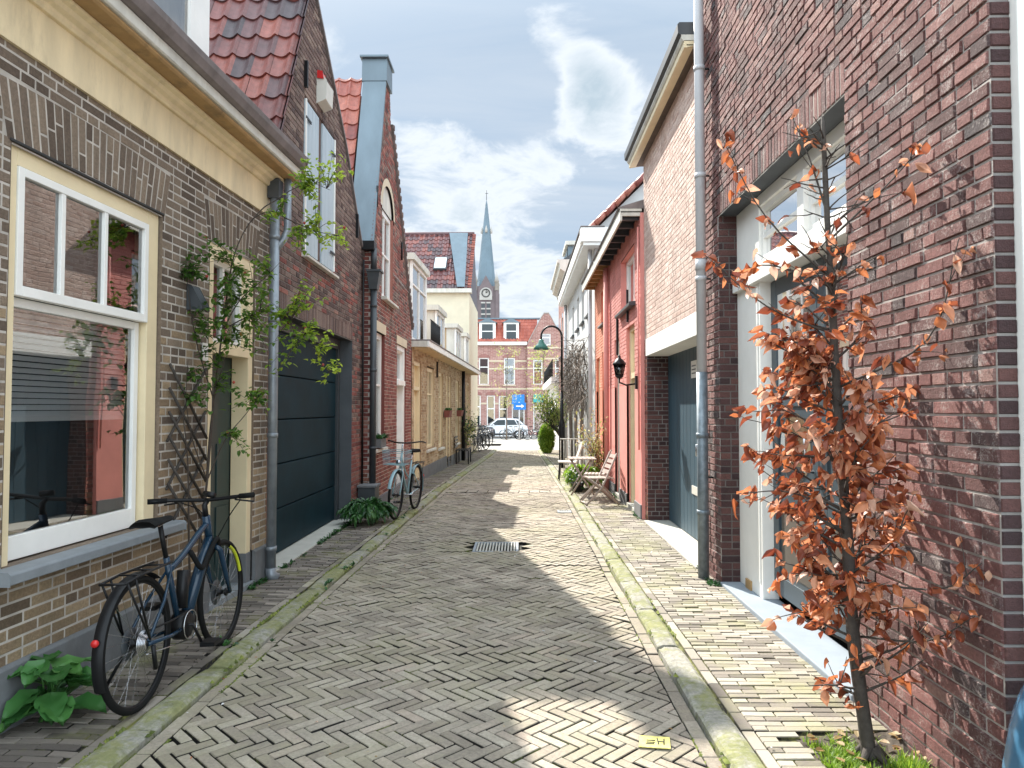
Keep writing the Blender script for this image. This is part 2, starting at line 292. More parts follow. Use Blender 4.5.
leaf_mat('leaf_bright', [(0.0, (0.10, 0.20, 0.02)), (0.5, (0.20, 0.34, 0.03)), (1.0, (0.36, 0.48, 0.06))], 0.5)
leaf_mat('leaf_yellow_green', [(0.0, (0.20, 0.24, 0.06)), (0.5, (0.36, 0.40, 0.12)), (1.0, (0.55, 0.50, 0.20))], 0.5)
leaf_mat('leaf_dry', [(0.0, (0.20, 0.11, 0.05)), (0.5, (0.38, 0.24, 0.10)), (1.0, (0.52, 0.42, 0.24))], 0.4)
leaf_mat('rose_hip', [(0.0, (0.28, 0.03, 0.02)), (1.0, (0.40, 0.06, 0.03))], 0.0)
leaf_mat('white_flower', [(0.0, (0.6, 0.6, 0.6)), (1.0, (0.8, 0.8, 0.8))], 0.3)

# ------------------------------------------------------------------ mesh building
class MB:
    def __init__(s): s.v = []; s.f = []; s.m = []; s.t = []; s.sm = []
    def add(s, vs, fs, mat, tone=None, smooth=False):
        if tone is None: tone = R()
        b = len(s.v); s.v += [tuple(p) for p in vs]; s.t += [tone] * len(vs)
        for f in fs: s.f.append(tuple(b + i for i in f)); s.m.append(mat); s.sm.append(smooth)
    def quad(s, a, b, c, d, mat, tone=None): s.add([a, b, c, d], [(0, 1, 2, 3)], mat, tone)
    def hexa(s, P, mat, tone=None):      # 8 corners: bottom 4, top 4
        s.add(P, [(0, 3, 2, 1), (4, 5, 6, 7), (0, 1, 5, 4), (1, 2, 6, 5), (2, 3, 7, 6), (3, 0, 4, 7)], mat, tone)
    def box(s, x0, x1, y0, y1, z0, z1, mat, tone=None):
        s.hexa([(x0, y0, z0), (x1, y0, z0), (x1, y1, z0), (x0, y1, z0), (x0, y0, z1), (x1, y0, z1), (x1, y1, z1), (x0, y1, z1)], mat, tone)
    def fbox(s, fr, u0, u1, o0, o1, z0, z1, mat, tone=None):
        p = fr.p
        s.hexa([p(u0, o0, z0), p(u1, o0, z0), p(u1, o1, z0), p(u0, o1, z0), p(u0, o0, z1), p(u1, o0, z1), p(u1, o1, z1), p(u0, o1, z1)], mat, tone)
    def prism(s, pts, vec, mat, tone=None):  # planar polygon swept by vec
        n = len(pts); v = [Vector(p) for p in pts]; q = [p + Vector(vec) for p in v]
        s.add(v + q, [tuple(range(n)), tuple(range(2 * n - 1, n - 1, -1))] + [(i, (i + 1) % n, n + (i + 1) % n, n + i) for i in range(n)], mat, tone)
    def fprism(s, fr, prof, u0, u1, mat, tone=None):  # profile of (out, z) swept along u
        n = len(prof); v = [fr.p(u0, o, z) for o, z in prof] + [fr.p(u1, o, z) for o, z in prof]
        s.add(v, [tuple(range(n)), tuple(range(2 * n - 1, n - 1, -1))] + [(i, (i + 1) % n, n + (i + 1) % n, n + i) for i in range(n)], mat, tone)
    def tube(s, pts, rad, mat, seg=8, tone=None, cap=True):
        pts = [Vector(p) for p in pts]; n = len(pts)
        if isinstance(rad, (int, float)): rad = [rad] * n
        vs = []; prev = None
        for i, p in enumerate(pts):
            t = (pts[min(i + 1, n - 1)] - pts[max(i - 1, 0)])
            if t.length < 1e-9: t = Vector((0, 0, 1))
            t.normalize()
            if prev is None: a = Vector((1, 0, 0)) if abs(t.x) < 0.8 else Vector((0, 1, 0)); a = (a - t * a.dot(t)).normalized()
            else: a = prev - t * prev.dot(t); a = a.normalized() if a.length > 1e-6 else prev
            prev = a; b = t.cross(a)
            for k in range(seg):
                g = 2 * math.pi * k / seg; vs.append(p + (a * math.cos(g) + b * math.sin(g)) * rad[i])
        fs = [(i * seg + k, i * seg + (k + 1) % seg, (i + 1) * seg + (k + 1) % seg, (i + 1) * seg + k) for i in range(n - 1) for k in range(seg)]
        if cap: fs += [tuple(range(seg - 1, -1, -1)), tuple(range((n - 1) * seg, n * seg))]
        s.add(vs, fs, mat, tone, smooth=True)
    def lathe(s, prof, c, mat, seg=20, axis='z', tone=None):  # prof: (r, h)
        vs = []
        for r, h in prof:
            for k in range(seg):
                g = 2 * math.pi * k / seg; a, b = r * math.cos(g), r * math.sin(g)
                vs.append((c[0] + a, c[1] + b, c[2] + h) if axis == 'z' else ((c[0] + a, c[1] + h, c[2] + b) if axis == 'y' else (c[0] + h, c[1] + a, c[2] + b)))
        n = len(prof)
        fs = [(i * seg + k, i * seg + (k + 1) % seg, (i + 1) * seg + (k + 1) % seg, (i + 1) * seg + k) for i in range(n - 1) for k in range(seg)]
        fs += [tuple(range(seg - 1, -1, -1)), tuple(range((n - 1) * seg, n * seg))]
        s.add(vs, fs, mat, tone, smooth=True)
    def torus(s, c, Rr, r, mat, axis='y', seg=40, rs=8, tone=None, a0=0.0, a1=2 * math.pi):
        full = abs(a1 - a0 - 2 * math.pi) < 1e-6; vs = []; ns = seg if full else seg + 1
        for i in range(ns):
            g = a0 + (a1 - a0) * i / seg
            for k in range(rs):
                h = 2 * math.pi * k / rs; rr = Rr + r * math.cos(h); o = r * math.sin(h)
                if axis == 'y': vs.append((c[0] + rr * math.cos(g), c[1] + o, c[2] + rr * math.sin(g)))
                else: vs.append((c[0] + rr * math.cos(g), c[1] + rr * math.sin(g), c[2] + o))
        fs = []
        for i in range(seg):
            j = (i + 1) % ns
            if not full and i + 1 >= ns: break
            fs += [(i * rs + k, i * rs + (k + 1) % rs, j * rs + (k + 1) % rs, j * rs + k) for k in range(rs)]
        s.add(vs, fs, mat, tone, smooth=True)
    def leaf(s, p, dr, up, L, W, mat, fold=0.25, droop=0.2, tone=None):
        p = Vector(p); dr = Vector(dr).normalized(); up = Vector(up)
        sd = dr.cross(up)
        sd = sd.normalized() if sd.length > 1e-6 else Vector((1, 0, 0)); nn = sd.cross(dr).normalized()
        def q(t, wd, z): return p + dr * (L * t) + sd * (W * wd) + nn * (L * z)
        c1 = q(0.33, 0, -droop * .1); c2 = q(0.68, 0, -droop * .45)
        v = [p, q(0.30, 0.46, fold * .5), c1, q(0.30, -0.46, fold * .5), q(0.68, 0.38, fold * .35 - droop * .5), c2, q(0.68, -0.38, fold * .35 - droop * .5), q(1.0, 0, -droop)]
        s.add(v, [(0, 2, 1), (0, 3, 2), (1, 2, 5, 4), (2, 3, 6, 5), (4, 5, 7), (5, 6, 7)], mat, tone, smooth=False)
    def build(s, name, parent=None, loc=None, bevel=0):
        me = bpy.data.meshes.new(name)
        o = bpy.data.objects.new(name, me); COL.objects.link(o)
        org = Vector((0, 0, 0))
        if parent is not None:
            org = wloc(parent); o.parent = parent
        elif loc is not None: org = Vector(loc); o.location = loc
        me.from_pydata([(a - org.x, b - org.y, c - org.z) for a, b, c in s.v], [], s.f)
        names = []
        for m in s.m:
            if m not in names: names.append(m)
        for m in names: me.materials.append(MATS[m])
        ix = {m: i for i, m in enumerate(names)}
        me.polygons.foreach_set('material_index', [ix[m] for m in s.m]); me.polygons.foreach_set('use_smooth', s.sm)
        at = me.attributes.new('tone', 'FLOAT', 'POINT'); at.data.foreach_set('value', s.t)
        me.update()
        if bevel:
            b = o.modifiers.new('bevel', 'BEVEL'); b.width = bevel; b.segments = 2; b.limit_method = 'ANGLE'; b.angle_limit = 0.7
        return o
def wloc(o):
    v = Vector(o.location)
    while o.parent: o = o.parent; v += Vector(o.location)
    return v
def thing(name, label, cat, loc=(0, 0, 0), rz=0, group=None):
    o = bpy.data.objects.new(name, None); COL.objects.link(o); o.location = loc; o.rotation_euler = (0, 0, rz); o.empty_display_size = 0.2
    o['label'] = label; o['category'] = cat
    if group: o['group'] = group
    return o
def tag(o, label, cat, group=None, kind=None):
    o['label'] = label; o['category'] = cat
    if group: o['group'] = group
    if kind: o['kind'] = kind
    return o
def struct(o): o['kind'] = 'structure'; return o
def dup(root, loc, rz, label=None, group=None):
    def cp(o, par):
        c = o.copy(); COL.objects.link(c); c.parent = par
        for k in [k for k in ALL if k.parent is o]: cp(k, c)
        return c
    ALL = list(bpy.data.objects)
    r = cp(root, None); r.location = loc; r.rotation_euler = (0, 0, rz)
    if label: r['label'] = label
    if group: r['group'] = group
    return r

class LF:   # facade on the left side: X = A + B*u, outward = +X, u = world Y
    def __init__(s, A, B=0.0): s.A = A; s.B = B
    def p(s, u, o, z): return (s.A + s.B * u + o, u, z)
class RF:
    def __init__(s, A, B=0.0): s.A = A; s.B = B
    def p(s, u, o, z): return (s.A + s.B * u - o, u, z)
class CF:   # face looking back at the camera (-Y); u = world X
    def __init__(s, Y): s.Y = Y
    def p(s, u, o, z): return (u, s.Y - o, z)

def scan(poly, z):
    xs = []; n = len(poly)
    for i in range(n):
        (x0, z0), (x1, z1) = poly[i], poly[(i + 1) % n]
        if (z0 <= z < z1) or (z1 <= z < z0): xs.append(x0 + (x1 - x0) * (z - z0) / (z1 - z0))
    xs.sort(); return [(xs[i], xs[i + 1]) for i in range(0, len(xs) - 1, 2)]
def rect(a, b, c, d): return [(a, c), (b, c), (b, d), (a, d)]
def brickwall(mb, fr, poly, holes=(), mat='brick_red', mortar='mortar_grey', bl=0.215, ch=0.0625, joint=0.010, proud=0.007, rough=0.002, wild=True, tones=(0, 1), z0=None, matfn=None):
    zs = [p[1] for p in poly]; z = (min(zs) if z0 is None else z0); zt = max(zs); row = 0
    while z < zt:
        h = min(ch, zt - z)
        iv = scan(poly, z + h / 2)
        for hp in holes:
            nv = []
            hs = scan(hp, z + h / 2)
            for a, b in iv:
                cur = [(a, b)]
                for c, d in hs:
                    cur = [(x, y) for (m, n) in cur for (x, y) in ((m, min(n, c)), (max(m, d), n)) if y - x > 0.004]
                nv += cur
            iv = nv
        off = (row % 2) * bl / 2 + (random.choice((0, 0.25, 0.5)) * bl if wild else 0)
        for a, b in iv:
            mb.add([fr.p(a, 0, z), fr.p(b, 0, z), fr.p(b, 0, z + h), fr.p(a, 0, z + h)], [(0, 1, 2, 3)], mortar, 0.5)
            u = a - (off + a * 1.0) % bl if a > 0 else a - off
            while u < b:
                segs = [(u, u + bl)]
                if wild and R() < 0.33: segs = [(u, u + bl / 2), (u + bl / 2, u + bl)]
                for s0, s1 in segs:
                    c0, c1 = max(s0 + joint / 2, a), min(s1 - joint / 2, b)
                    if c1 - c0 < 0.025: continue
                    q0, q1 = z + joint / 2, z + h - joint / 2
                    if q1 - q0 < 0.012: continue
                    e = 0.0035; t = tones[0] + R() * (tones[1] - tones[0]); pr = proud + U(-rough, rough)
                    jj = lambda: U(-rough, rough) * 0.6
                    B = [fr.p(c0, 0, q0), fr.p(c1, 0, q0), fr.p(c1, 0, q1), fr.p(c0, 0, q1)]
                    T = [fr.p(c0 + e, pr + jj(), q0 + e), fr.p(c1 - e, pr + jj(), q0 + e), fr.p(c1 - e, pr + jj(), q1 - e), fr.p(c0 + e, pr + jj(), q1 - e)]
                    mt = matfn(z) if matfn else mat
                    mb.add(B + T, [(4, 5, 6, 7), (0, 1, 5, 4), (1, 2, 6, 5), (2, 3, 7, 6), (3, 0, 4, 7)], mt, t)
                u += bl
        z += ch; row += 1
def soldier(mb, fr, u0, u1, z0, h, mat, mortar, fan=0.0, rise=0.0, w=0.062, proud=0.0045):
    n = max(2, round((u1 - u0) / w)); w = (u1 - u0) / n; uc = (u0 + u1) / 2; hw = (u1 - u0) / 2
    def P(u, t, o):   # t 0..1 height
        k = (u - uc) / hw; return fr.p(u + k * fan * t, o, z0 + rise * (1 - k * k) + t * h)
    mb.add([P(u0, 0, 0.001), P(uc, 0, 0.001), P(u1, 0, 0.001), P(u1, 1, 0.001), P(uc, 1, 0.001), P(u0, 1, 0.001)], [(0, 1, 4, 5), (1, 2, 3, 4)], mortar, 0.5)
    mb.add([fr.p(u0 - fan - .03, -.0015, z0 - .01), fr.p(u1 + fan + .03, -.0015, z0 - .01), fr.p(u1 + fan + .03, -.0015, z0 + h + rise + .05), fr.p(u0 - fan - .03, -.0015, z0 + h + rise + .05)], [(0, 1, 2, 3)], mortar, .5)
    for i in range(n):
        a, b = u0 + i * w + 0.005, u0 + (i + 1) * w - 0.005
        cuts = random.choice(([0, 1], [0, 0.66, 1], [0, 0.34, 1], [0, 0.5, 1])) if h > 0.25 else [0, 1]
        for c0, c1 in zip(cuts, cuts[1:]):
            g = 0.005 / h; lo, hi = c0 + (g if c0 > 0 else 0), c1 - (g if c1 < 1 else 0); e = 0.004; q = e / h; pr = proud + U(-.002, .002)
            mb.add([P(a, lo, 0), P(b, lo, 0), P(b, hi, 0), P(a, hi, 0), P(a + e, lo + q, pr), P(b - e, lo + q, pr), P(b - e, hi - q, pr), P(a + e, hi - q, pr)],
                   [(4, 5, 6, 7), (0, 1, 5, 4), (1, 2, 6, 5), (2, 3, 7, 6), (3, 0, 4, 7)], mat, R())
def fan_poly(u0, u1, z0, h, fan): return [(u0, z0), (u1, z0), (u1 + fan, z0 + h), (u0 - fan, z0 + h)]
def reveal(mb, fr, u0, u1, z0, z1, dep, mat, sides=True, top=True, bottom=True):
    p = fr.p
    if sides:
        mb.quad(p(u0, 0.004, z0), p(u0, -dep, z0), p(u0, -dep, z1), p(u0, 0.004, z1), mat); mb.quad(p(u1, 0.004, z0), p(u1, -dep, z0), p(u1, -dep, z1), p(u1, 0.004, z1), mat)
    if top: mb.quad(p(u0, 0.004, z1), p(u1, 0.004, z1), p(u1, -dep, z1), p(u0, -dep, z1), mat)
    if bottom: mb.quad(p(u0, 0.004, z0), p(u1, 0.004, z0), p(u1, -dep, z0), p(u0, -dep, z0), mat)
def window(root, fr, u0, u1, z0, z1, rec=0.08, mat='white_paint', fw=0.06, vb=(), hb=(), bw=0.035, dep=0.05, sill=None, sillm='grey_sill', curtain=None, name='window', glass='window_glass', back=0.30):
    m = MB(); o1 = -rec; o0 = -rec - dep
    m.fbox(fr, u0, u0 + fw, o0, o1, z0, z1, mat); m.fbox(fr, u1 - fw, u1, o0, o1, z0, z1, mat)
    m.fbox(fr, u0 + fw, u1 - fw, o0, o1, z0, z0 + fw, mat); m.fbox(fr, u0 + fw, u1 - fw, o0, o1, z1 - fw, z1, mat)
    hs = sorted(hb)
    for h in hs: m.fbox(fr, u0 + fw, u1 - fw, o0 + .004, o1 - .004, h - bw / 2, h + bw / 2, mat)
    for v in vb:
        if isinstance(v, tuple): u, a, b = v
        else: u, a, b = v, z0 + fw, z1 - fw
        m.fbox(fr, u - bw / 2, u + bw / 2, o0 + .008, o1 - .008, a, b, mat)
    wd = m.build(name, root)
    g = MB(); oo = (o0 + o1) / 2 - .008
    g.quad(fr.p(u0 + fw * .5, oo, z0 + fw * .5), fr.p(u1 - fw * .5, oo, z0 + fw * .5), fr.p(u1 - fw * .5, oo, z1 - fw * .5), fr.p(u0 + fw * .5, oo, z1 - fw * .5), glass); g.build('pane', wd)
    if curtain:
        c = MB(); z2 = curtain[1]; n = 14; oc = o0 - 0.06
        pts = [(u0 + (u1 - u0) * i / n, oc + (0.015 if i % 2 else -0.015)) for i in range(n + 1)]
        for (a, oa), (b, ob) in zip(pts, pts[1:]): c.quad(fr.p(a, oa, z2), fr.p(b, ob, z2), fr.p(b, ob, z1 - .02), fr.p(a, oa, z1 - .02), curtain[0])
        c.build('curtain', wd)
    if sill:
        q = MB(); a, b, prj, th = sill; q.fprism(fr, [(-rec - .02, z0 - th), (prj, z0 - th), (prj, z0 - .02), (-rec - .02, z0 + .0)], u0 - a, u1 + b, sillm); q.build('sill', wd, bevel=0.004)
    return wd
def pantiles(mb, O, ud, vd, W, Ln, mat, tw=0.21, tl=0.30, hgt=0.028, seg=8):
    O = Vector(O); ud = Vector(ud).normalized(); vd = Vector(vd).normalized(); nn = ud.cross(vd).normalized()
    if nn.z < 0: nn = -nn
    def prof(t): return (-math.sin(math.pi * t / .72) * hgt if t < .72 else math.sin(math.pi * (t - .72) / .28) * hgt * 0.9)
    nu = int(math.ceil(W / tw)); nv = int(math.ceil(Ln / tl))
    for j in range(nv):
        for i in range(nu):
            vs = []; tn = R(); jx = U(-.004, .004); jy = U(-.008, .008)
            for k in range(seg + 1):
                t = k / seg; u = (i + t) * tw + jx
                if u > W: u = W
                a = prof(t); v0 = j * tl + jy; v1 = min((j + 1) * tl + 0.02, Ln + .02)
                vs += [O + ud * u + vd * v0 + nn * (a + .043), O + ud * u + vd * v0 + nn * (a + .065), O + ud * u + vd * v1 + nn * (a + .041)]
            fs = []
            for k in range(seg):
                b = k * 3; fs += [(b, b + 3, b + 4, b + 1), (b + 1, b + 4, b + 5, b + 2)]
            mb.add(vs, fs, mat, tn, smooth=False)
def pipe(mb, pts, r, mat, clamps=(), seg=14, cm=None):
    mb.tube(pts, r, mat, seg)
    for c in clamps:
        mb.lathe([(r, -.022), (r + .007, -.022), (r + .007, .022), (r, .022)], c, cm or mat, seg)
def catrom(P, n=6):
    P = [Vector(p) for p in P]; Q = [P[0] * 2 - P[1]] + P + [P[-1] * 2 - P[-2]]; o = []
    for i in range(1, len(Q) - 2):
        for k in range(n):
            t = k / n; a, b, c, d_ = Q[i - 1], Q[i], Q[i + 1], Q[i + 2]
            o.append(0.5 * ((2 * b) + (c - a) * t + (2 * a - 5 * b + 4 * c - d_) * t * t + (3 * b - a - 3 * c + d_) * t ** 3))
    o.append(P[-1]); return o

# ------------------------------------------------------------------ ground
def GZ(Y): return 0.0 if Y < 15 else (-0.75 * (Y - 15) / 45 if Y < 60 else -0.75)
def kL(Y): return -1.93 + 0.0275 * min(Y, 30)      # inner (road) edge of the left kerb
def kR(Y): return 0.955 - 0.004 * min(Y, 30)
KW = 0.155; RD = -0.04
g = MB()
ys = [-6, 0, 15, 30, 45, 60, 300, 3000]
for a, b in zip(ys, ys[1:]):
    g.add([(-2500, a, GZ(a) - .16), (2500, a, GZ(a) - .16), (2500, b, GZ(b) - .16), (-2500, b, GZ(b) - .16)], [(0, 1, 2, 3)], 'asphalt_far')
g.add([(-2500, -2500, -.16), (2500, -2500, -.16), (2500, -6, -.16), (-2500, -6, -.16)], [(0, 1, 2, 3)], 'asphalt_far')
struct(g.build('ground'))
rb = MB(); Y0, Y1 = 0.8, 34.0
yy = [Y0 + i for i in range(34)]
for a, b in zip(yy, yy[1:]):
    rb.quad((kL(a) - .05, a, GZ(a) + RD - .036), (kR(a) + .05, a, GZ(a) + RD - .036), (kR(b) + .05, b, GZ(b) + RD - .036), (kL(b) - .05, b, GZ(b) + RD - .036), 'street_joint', .5)
def camber(x, y): return RD + GZ(y) + 0.020 * noise.noise(Vector((x * .8, y * .8, 3))) + .006 * noise.noise(Vector((x * 3, y * 3, 1)))
def clip(poly, f):
    o = []; n = len(poly)
    for i in range(n):
        a, b = poly[i], poly[(i + 1) % n]; fa, fb = f(a), f(b)
        if fa >= 0: o.append(a)
        if (fa >= 0) != (fb >= 0): t = fa / (fa - fb); o.append((a[0] + (b[0] - a[0]) * t, a[1] + (b[1] - a[1]) * t))
    return o
def paver(mb, poly, mat, zf, tone, th=0.03, tilt=0.006, ins=0.0045):
    if len(poly) < 3: return
    A = 0; n = len(poly)
    for i in range(n): A += poly[i][0] * poly[(i + 1) % n][1] - poly[(i + 1) % n][0] * poly[i][1]
    if abs(A) / 2 < 0.0012: return
    cxx = sum(p[0] for p in poly) / n; cyy = sum(p[1] for p in poly) / n; z = zf(cxx, cyy) + U(-.0035, .0035); tx, ty = U(-tilt, tilt) * 8, U(-tilt, tilt) * 8
    def T(p, k, dz):
        dx, dy = cxx - p[0], cyy - p[1]; L = math.hypot(dx, dy) or 1; x, y = p[0] + dx / L * k, p[1] + dy / L * k
        return (x, y, z + dz + (x - cxx) * tx * .3 + (y - cyy) * ty * .3)
    top = [T(p, ins, 0) for p in poly]; mid = [T(p, 0.0, -.005) for p in poly]; bot = [T(p, 0.0, -th) for p in poly]
    mb.add(top + mid, [tuple(range(n))] + [(n + i, n + (i + 1) % n, (i + 1) % n, i) for i in range(n)], mat, tone)
    mb.add(mid + bot, [(n + i, n + (i + 1) % n, (i + 1) % n, i) for i in range(n)], 'street_joint' if mat == 'street_brick' else 'pavement_joint', tone)
BL, BW, JT = 0.205, 0.066, 0.0055
EW = 0.075   # width of the single edging course beside each kerb
c45 = math.cos(math.pi / 4)
def rot(x, y): return (c45 * (x + y), c45 * (y - x))   # stacking direction runs across the street
kmax = int(4.0 / (BW * 1.414)) + 2; jmax = int((Y1 - Y0) / (BL * 1.414)) + 3
DR = (-.62, 0.06, 8.30, 8.98)   # drain grate footprint on the road
for j in range(-1, jmax):
    for k in range(-2, kmax):
        for typ in (0, 1):
            if typ == 0: x0, y0, x1, y1 = k * BW, k * BW, k * BW + BL, k * BW + BW
            else: x0, y0, x1, y1 = BL + k * BW, (k + 1) * BW - BL, BL + (k + 1) * BW, (k + 1) * BW
            # shift along the strip (0, BL, -BL) lattice vector
            x0 -= j * BL; x1 -= j * BL; y0 += j * BL; y1 += j * BL
            q = [(x0 + JT, y0 + JT), (x1 - JT, y0 + JT), (x1 - JT, y1 - JT), (x0 + JT, y1 - JT)]
            poly = [rot(*p) for p in q]; poly = [(p[0] - 2.0, p[1] + Y0) for p in poly]
            m_ = noise.noise(Vector((poly[0][0] * 0.9, poly[0][1] * .5, 1))) * .05
            dx_, dy_ = U(-.002, .002), U(-.002, .002)
            poly = [(p[0] + dx_, p[1] + dy_ + m_) for p in poly]
            if max(p[0] for p in poly) < kL(poly[0][1]) or min(p[0] for p in poly) > kR(poly[0][1]) or poly[0][1] > Y1 or poly[0][1] < Y0: continue
            poly = clip(poly, lambda p: p[0] - (kL(p[1]) + EW * 1.15)); poly = clip(poly, lambda p: (kR(p[1]) - EW * 1.15) - p[0]) if len(poly) > 2 else poly
            if len(poly) < 3: continue
            cx_ = sum(p[0] for p in poly) / len(poly); cy_ = sum(p[1] for p in poly) / len(poly)
            if DR[0] < cx_ < DR[1] and DR[2] < cy_ < DR[3]: continue
            if 14.18 < cy_ < 14.63: continue
            t = min(1, max(0, R() * .8 + .1 + .2 * noise.noise(Vector((cx_ * .5, cy_ * .35, 0)))))
            paver(rb, poly, 'street_brick', camber, t)
# flat row of larger setts crossing the street, then the edging course on each side
y = 14.2
for r_ in range(2):
    x = kL(y) + EW
    while x < kR(y) - EW: paver(rb, [(x + .004, y + .004), (x + .2, y + .004), (x + .2, y + .2), (x + .004, y + .2)], 'street_brick', camber, .35 + .5 * R()); x += .206
    y += .21
for side in (-1, 1):
    y = Y0
    while y < Y1:
        L_ = .205
        a = kL(y) + .008 if side < 0 else kR(y) - EW - .004; b = a + EW - .004
        a2 = kL(y + L_) + .008 if side < 0 else kR(y + L_) - EW - .004; b2 = a2 + EW - .004
        paver(rb, [(a, y + .004), (b, y + .004), (b2, y + L_ - .004), (a2, y + L_ - .004)], 'street_brick', camber, .2 + .5 * R()); y += L_
struct(rb.build('road'))
# far end of the road, a plain sheet seen at a very flat angle
fr_ = MB()
for a, b in ((34, 44), (44, 60), (60, 66)):
    fr_.quad((-30 if a > 36 else kL(a), a, GZ(a) + RD), (30 if a > 36 else 1.5, a, GZ(a) + RD), (30 if a > 36 else 1.5, b, GZ(b) + RD), (-30 if a > 36 else kL(a), b, GZ(b) + RD), 'asphalt_far')
struct(fr_.build('road_end'))
# kerbs: separate stones, worn round
kb = MB()
for side in (-1, 1):
    y = 0.8 + (0.3 if side > 0 else 0.05)
    while y < 34:
        L_ = U(.85, 1.05); y2 = y + L_
        f = kL if side < 0 else kR
        def K(Y, o, z): return (f(Y) + side * o, Y, z + GZ(Y))
        jz = U(-.006, .006); jo = U(-.006, .006); tn = R()
        prof = [(0.0, RD - .03), (0.004, -.022), (0.020, -.004), (0.045, 0.004), (KW - .03, .006), (KW - .008, -.002), (KW, -.03)]
        n = len(prof); vs = []; ns = 5
        for i in range(ns):
            Y = y + .008 + (L_ - .016) * i / (ns - 1)
            for o, z in prof: vs.append(K(Y, o + jo + U(-.003, .003), z + jz + (U(-.004, .004) if z > -.02 else 0) - (.016 if i in (0, ns - 1) and z > -.02 else 0)))
        fs = [(i * n + k, i * n + k + 1, (i + 1) * n + k + 1, (i + 1) * n + k) for i in range(ns - 1) for k in range(n - 1)] + [tuple(range(n)), tuple(range((ns - 1) * n, ns * n))]
        kb.add(vs, fs, 'kerb_stone_moss', tn); y = y2
struct(kb.build('kerb'))
# pavements
pv = MB()
def pz(x, y): return GZ(y) - .004 + .010 * noise.noise(Vector((x * 2, y * 1.2, 9)))
def wallL(Y):
    if Y < 6.95: return -2.77 + .048 * Y
    if Y < 11.1: return -2.72 if 7.1 < Y < 10.45 else -2.45
    if Y < 15.4: return -2.33
    return -2.78 + .03 * Y if Y < 28 else -1.94
def wallR(Y):
    if 7.3 < Y < 10.37: return 2.2
    return 1.95 if Y < 10.4 else 1.82
for side in (-1, 1):
    for y_ in range(0, 34):
        a, b = (kL(y_) - KW - .03, wallL(y_ + .5) - .15) if side < 0 else (kR(y_) + KW + .03, wallR(y_ + .5) + .15)
        a, b = min(a, b), max(a, b)
        pv.quad((a - .1, y_, GZ(y_) - .024), (b + .1, y_, GZ(y_) - .024), (b + .1, y_ + 1, GZ(y_ + 1) - .024), (a - .1, y_ + 1, GZ(y_ + 1) - .024), 'pavement_joint', .5)
    # edging course behind the kerb
    y = 0.8; f = kL if side < 0 else kR
    while y < 34:
        a, a2 = f(y) + side * (KW + .010), f(y + .2) + side * (KW + .010); b, b2 = a + side * .06, a2 + side * .06
        paver(pv, [(a, y + .003), (b, y + .003), (b2, y + .2), (a2, y + .2)], 'pavement_brick', pz, R()); y += .205
    # running courses laid across the pavement
    y = 0.8; row = 0; ch_ = .0585
    while y < 34:
        e0 = f(y) + side * (KW + .078); e1 = wallL(y) if side < 0 else wallR(y)
        lo, hi = min(e0, e1), max(e0, e1); x = lo - (.1 if row % 2 else 0) - U(0, .04)
        while x < hi:
            p0, p1 = max(x + .003, lo), min(x + .205 - .003, hi)
            tree_pit = side > 0 and 1.36 < (p0 + p1) / 2 and y < 3.62
            slope = 0.10 * (x - lo) if side < 0 else 0.0
            if p1 - p0 > .03 and not tree_pit:
                paver(pv, [(p0, y + .0045), (p1, y + .0045 - slope * .4), (p1, y + ch_ - .0045 - slope * .4), (p0, y + ch_ - .0045)], 'pavement_brick' if side > 0 else 'pavement_brick_shaded', pz, R(), tilt=.006)
            x += .205
        y += ch_; row += 1
struct(pv.build('pavement'))
# soil of the planting pit
sp = MB(); nx, ny = 22, 40; vs = []
for i in range(nx + 1):
    for j in range(ny + 1):
        x = 1.35 + .52 * i / nx; y = 1.4 + 2.22 * j / ny; vs.append((x, y, -.012 + .03 * noise.noise(Vector((x * 14, y * 14, 0))) + .02 * noise.noise(Vector((x * 4, y * 4, 5))) + .02 * (i / nx)))
sp.add(vs, [(i * (ny + 1) + j, (i + 1) * (ny + 1) + j, (i + 1) * (ny + 1) + j + 1, i * (ny + 1) + j + 1) for i in range(nx) for j in range(ny)], 'soil', .5)
struct(sp.build('planting_bed'))
# ================================================================== LEFT ROW
# ---- grey-brown brick house with the cream fascia
F1 = LF(-2.77, .048); a0, a1 = 0.6, 6.92
h1 = thing('brick_house', 'low grey-brown brick house with cream fascia, deep cornice and a large white sash window', 'house', F1.p(3.8, 0, 0))
mb = MB()
WU0, WU1, WZ0, WZ1 = 3.60, 5.02, 0.80, 2.965; DU0, DU1, DZ1 = 5.72, 6.60, 2.96
holes = [rect(WU0, WU1, WZ0, WZ1), rect(DU0, DU1, -.1, DZ1), fan_poly(WU0 - .03, WU1 + .03, WZ1, .31, .07), fan_poly(DU0 - .03, DU1 + .03, DZ1, .31, .07)]
brickwall(mb, F1, rect(a0, a1, .30, 3.47), holes, 'brick_grey_brown', 'mortar_light', joint=.0125, proud=.0022, rough=.0012, matfn=lambda z: 'brick_tan_low' if R() < (2.3 - z) * .8 else 'brick_grey_brown')
soldier(mb, F1, WU0 - .03, WU1 + .03, WZ1, .31, 'brick_grey_brown', 'mortar_light', .07, .025)
soldier(mb, F1, DU0 - .03, DU1 + .03, DZ1, .31, 'brick_grey_brown', 'mortar_light', .07, .02)
reveal(mb, F1, WU0, WU1, WZ0, WZ1, .12, 'brick_grey_brown'); reveal(mb, F1, DU0, DU1, 0, DZ1, .12, 'brick_grey_brown', bottom=False)
mb.build('wall', h1)
m = MB()
for s0, s1 in ((a0, DU0), (DU1, a1)): m.fprism(F1, [(-.02, -.05), (.035, -.05), (.030, .295), (.012, .31), (-.02, .31)], s0, s1, 'grey_plinth')
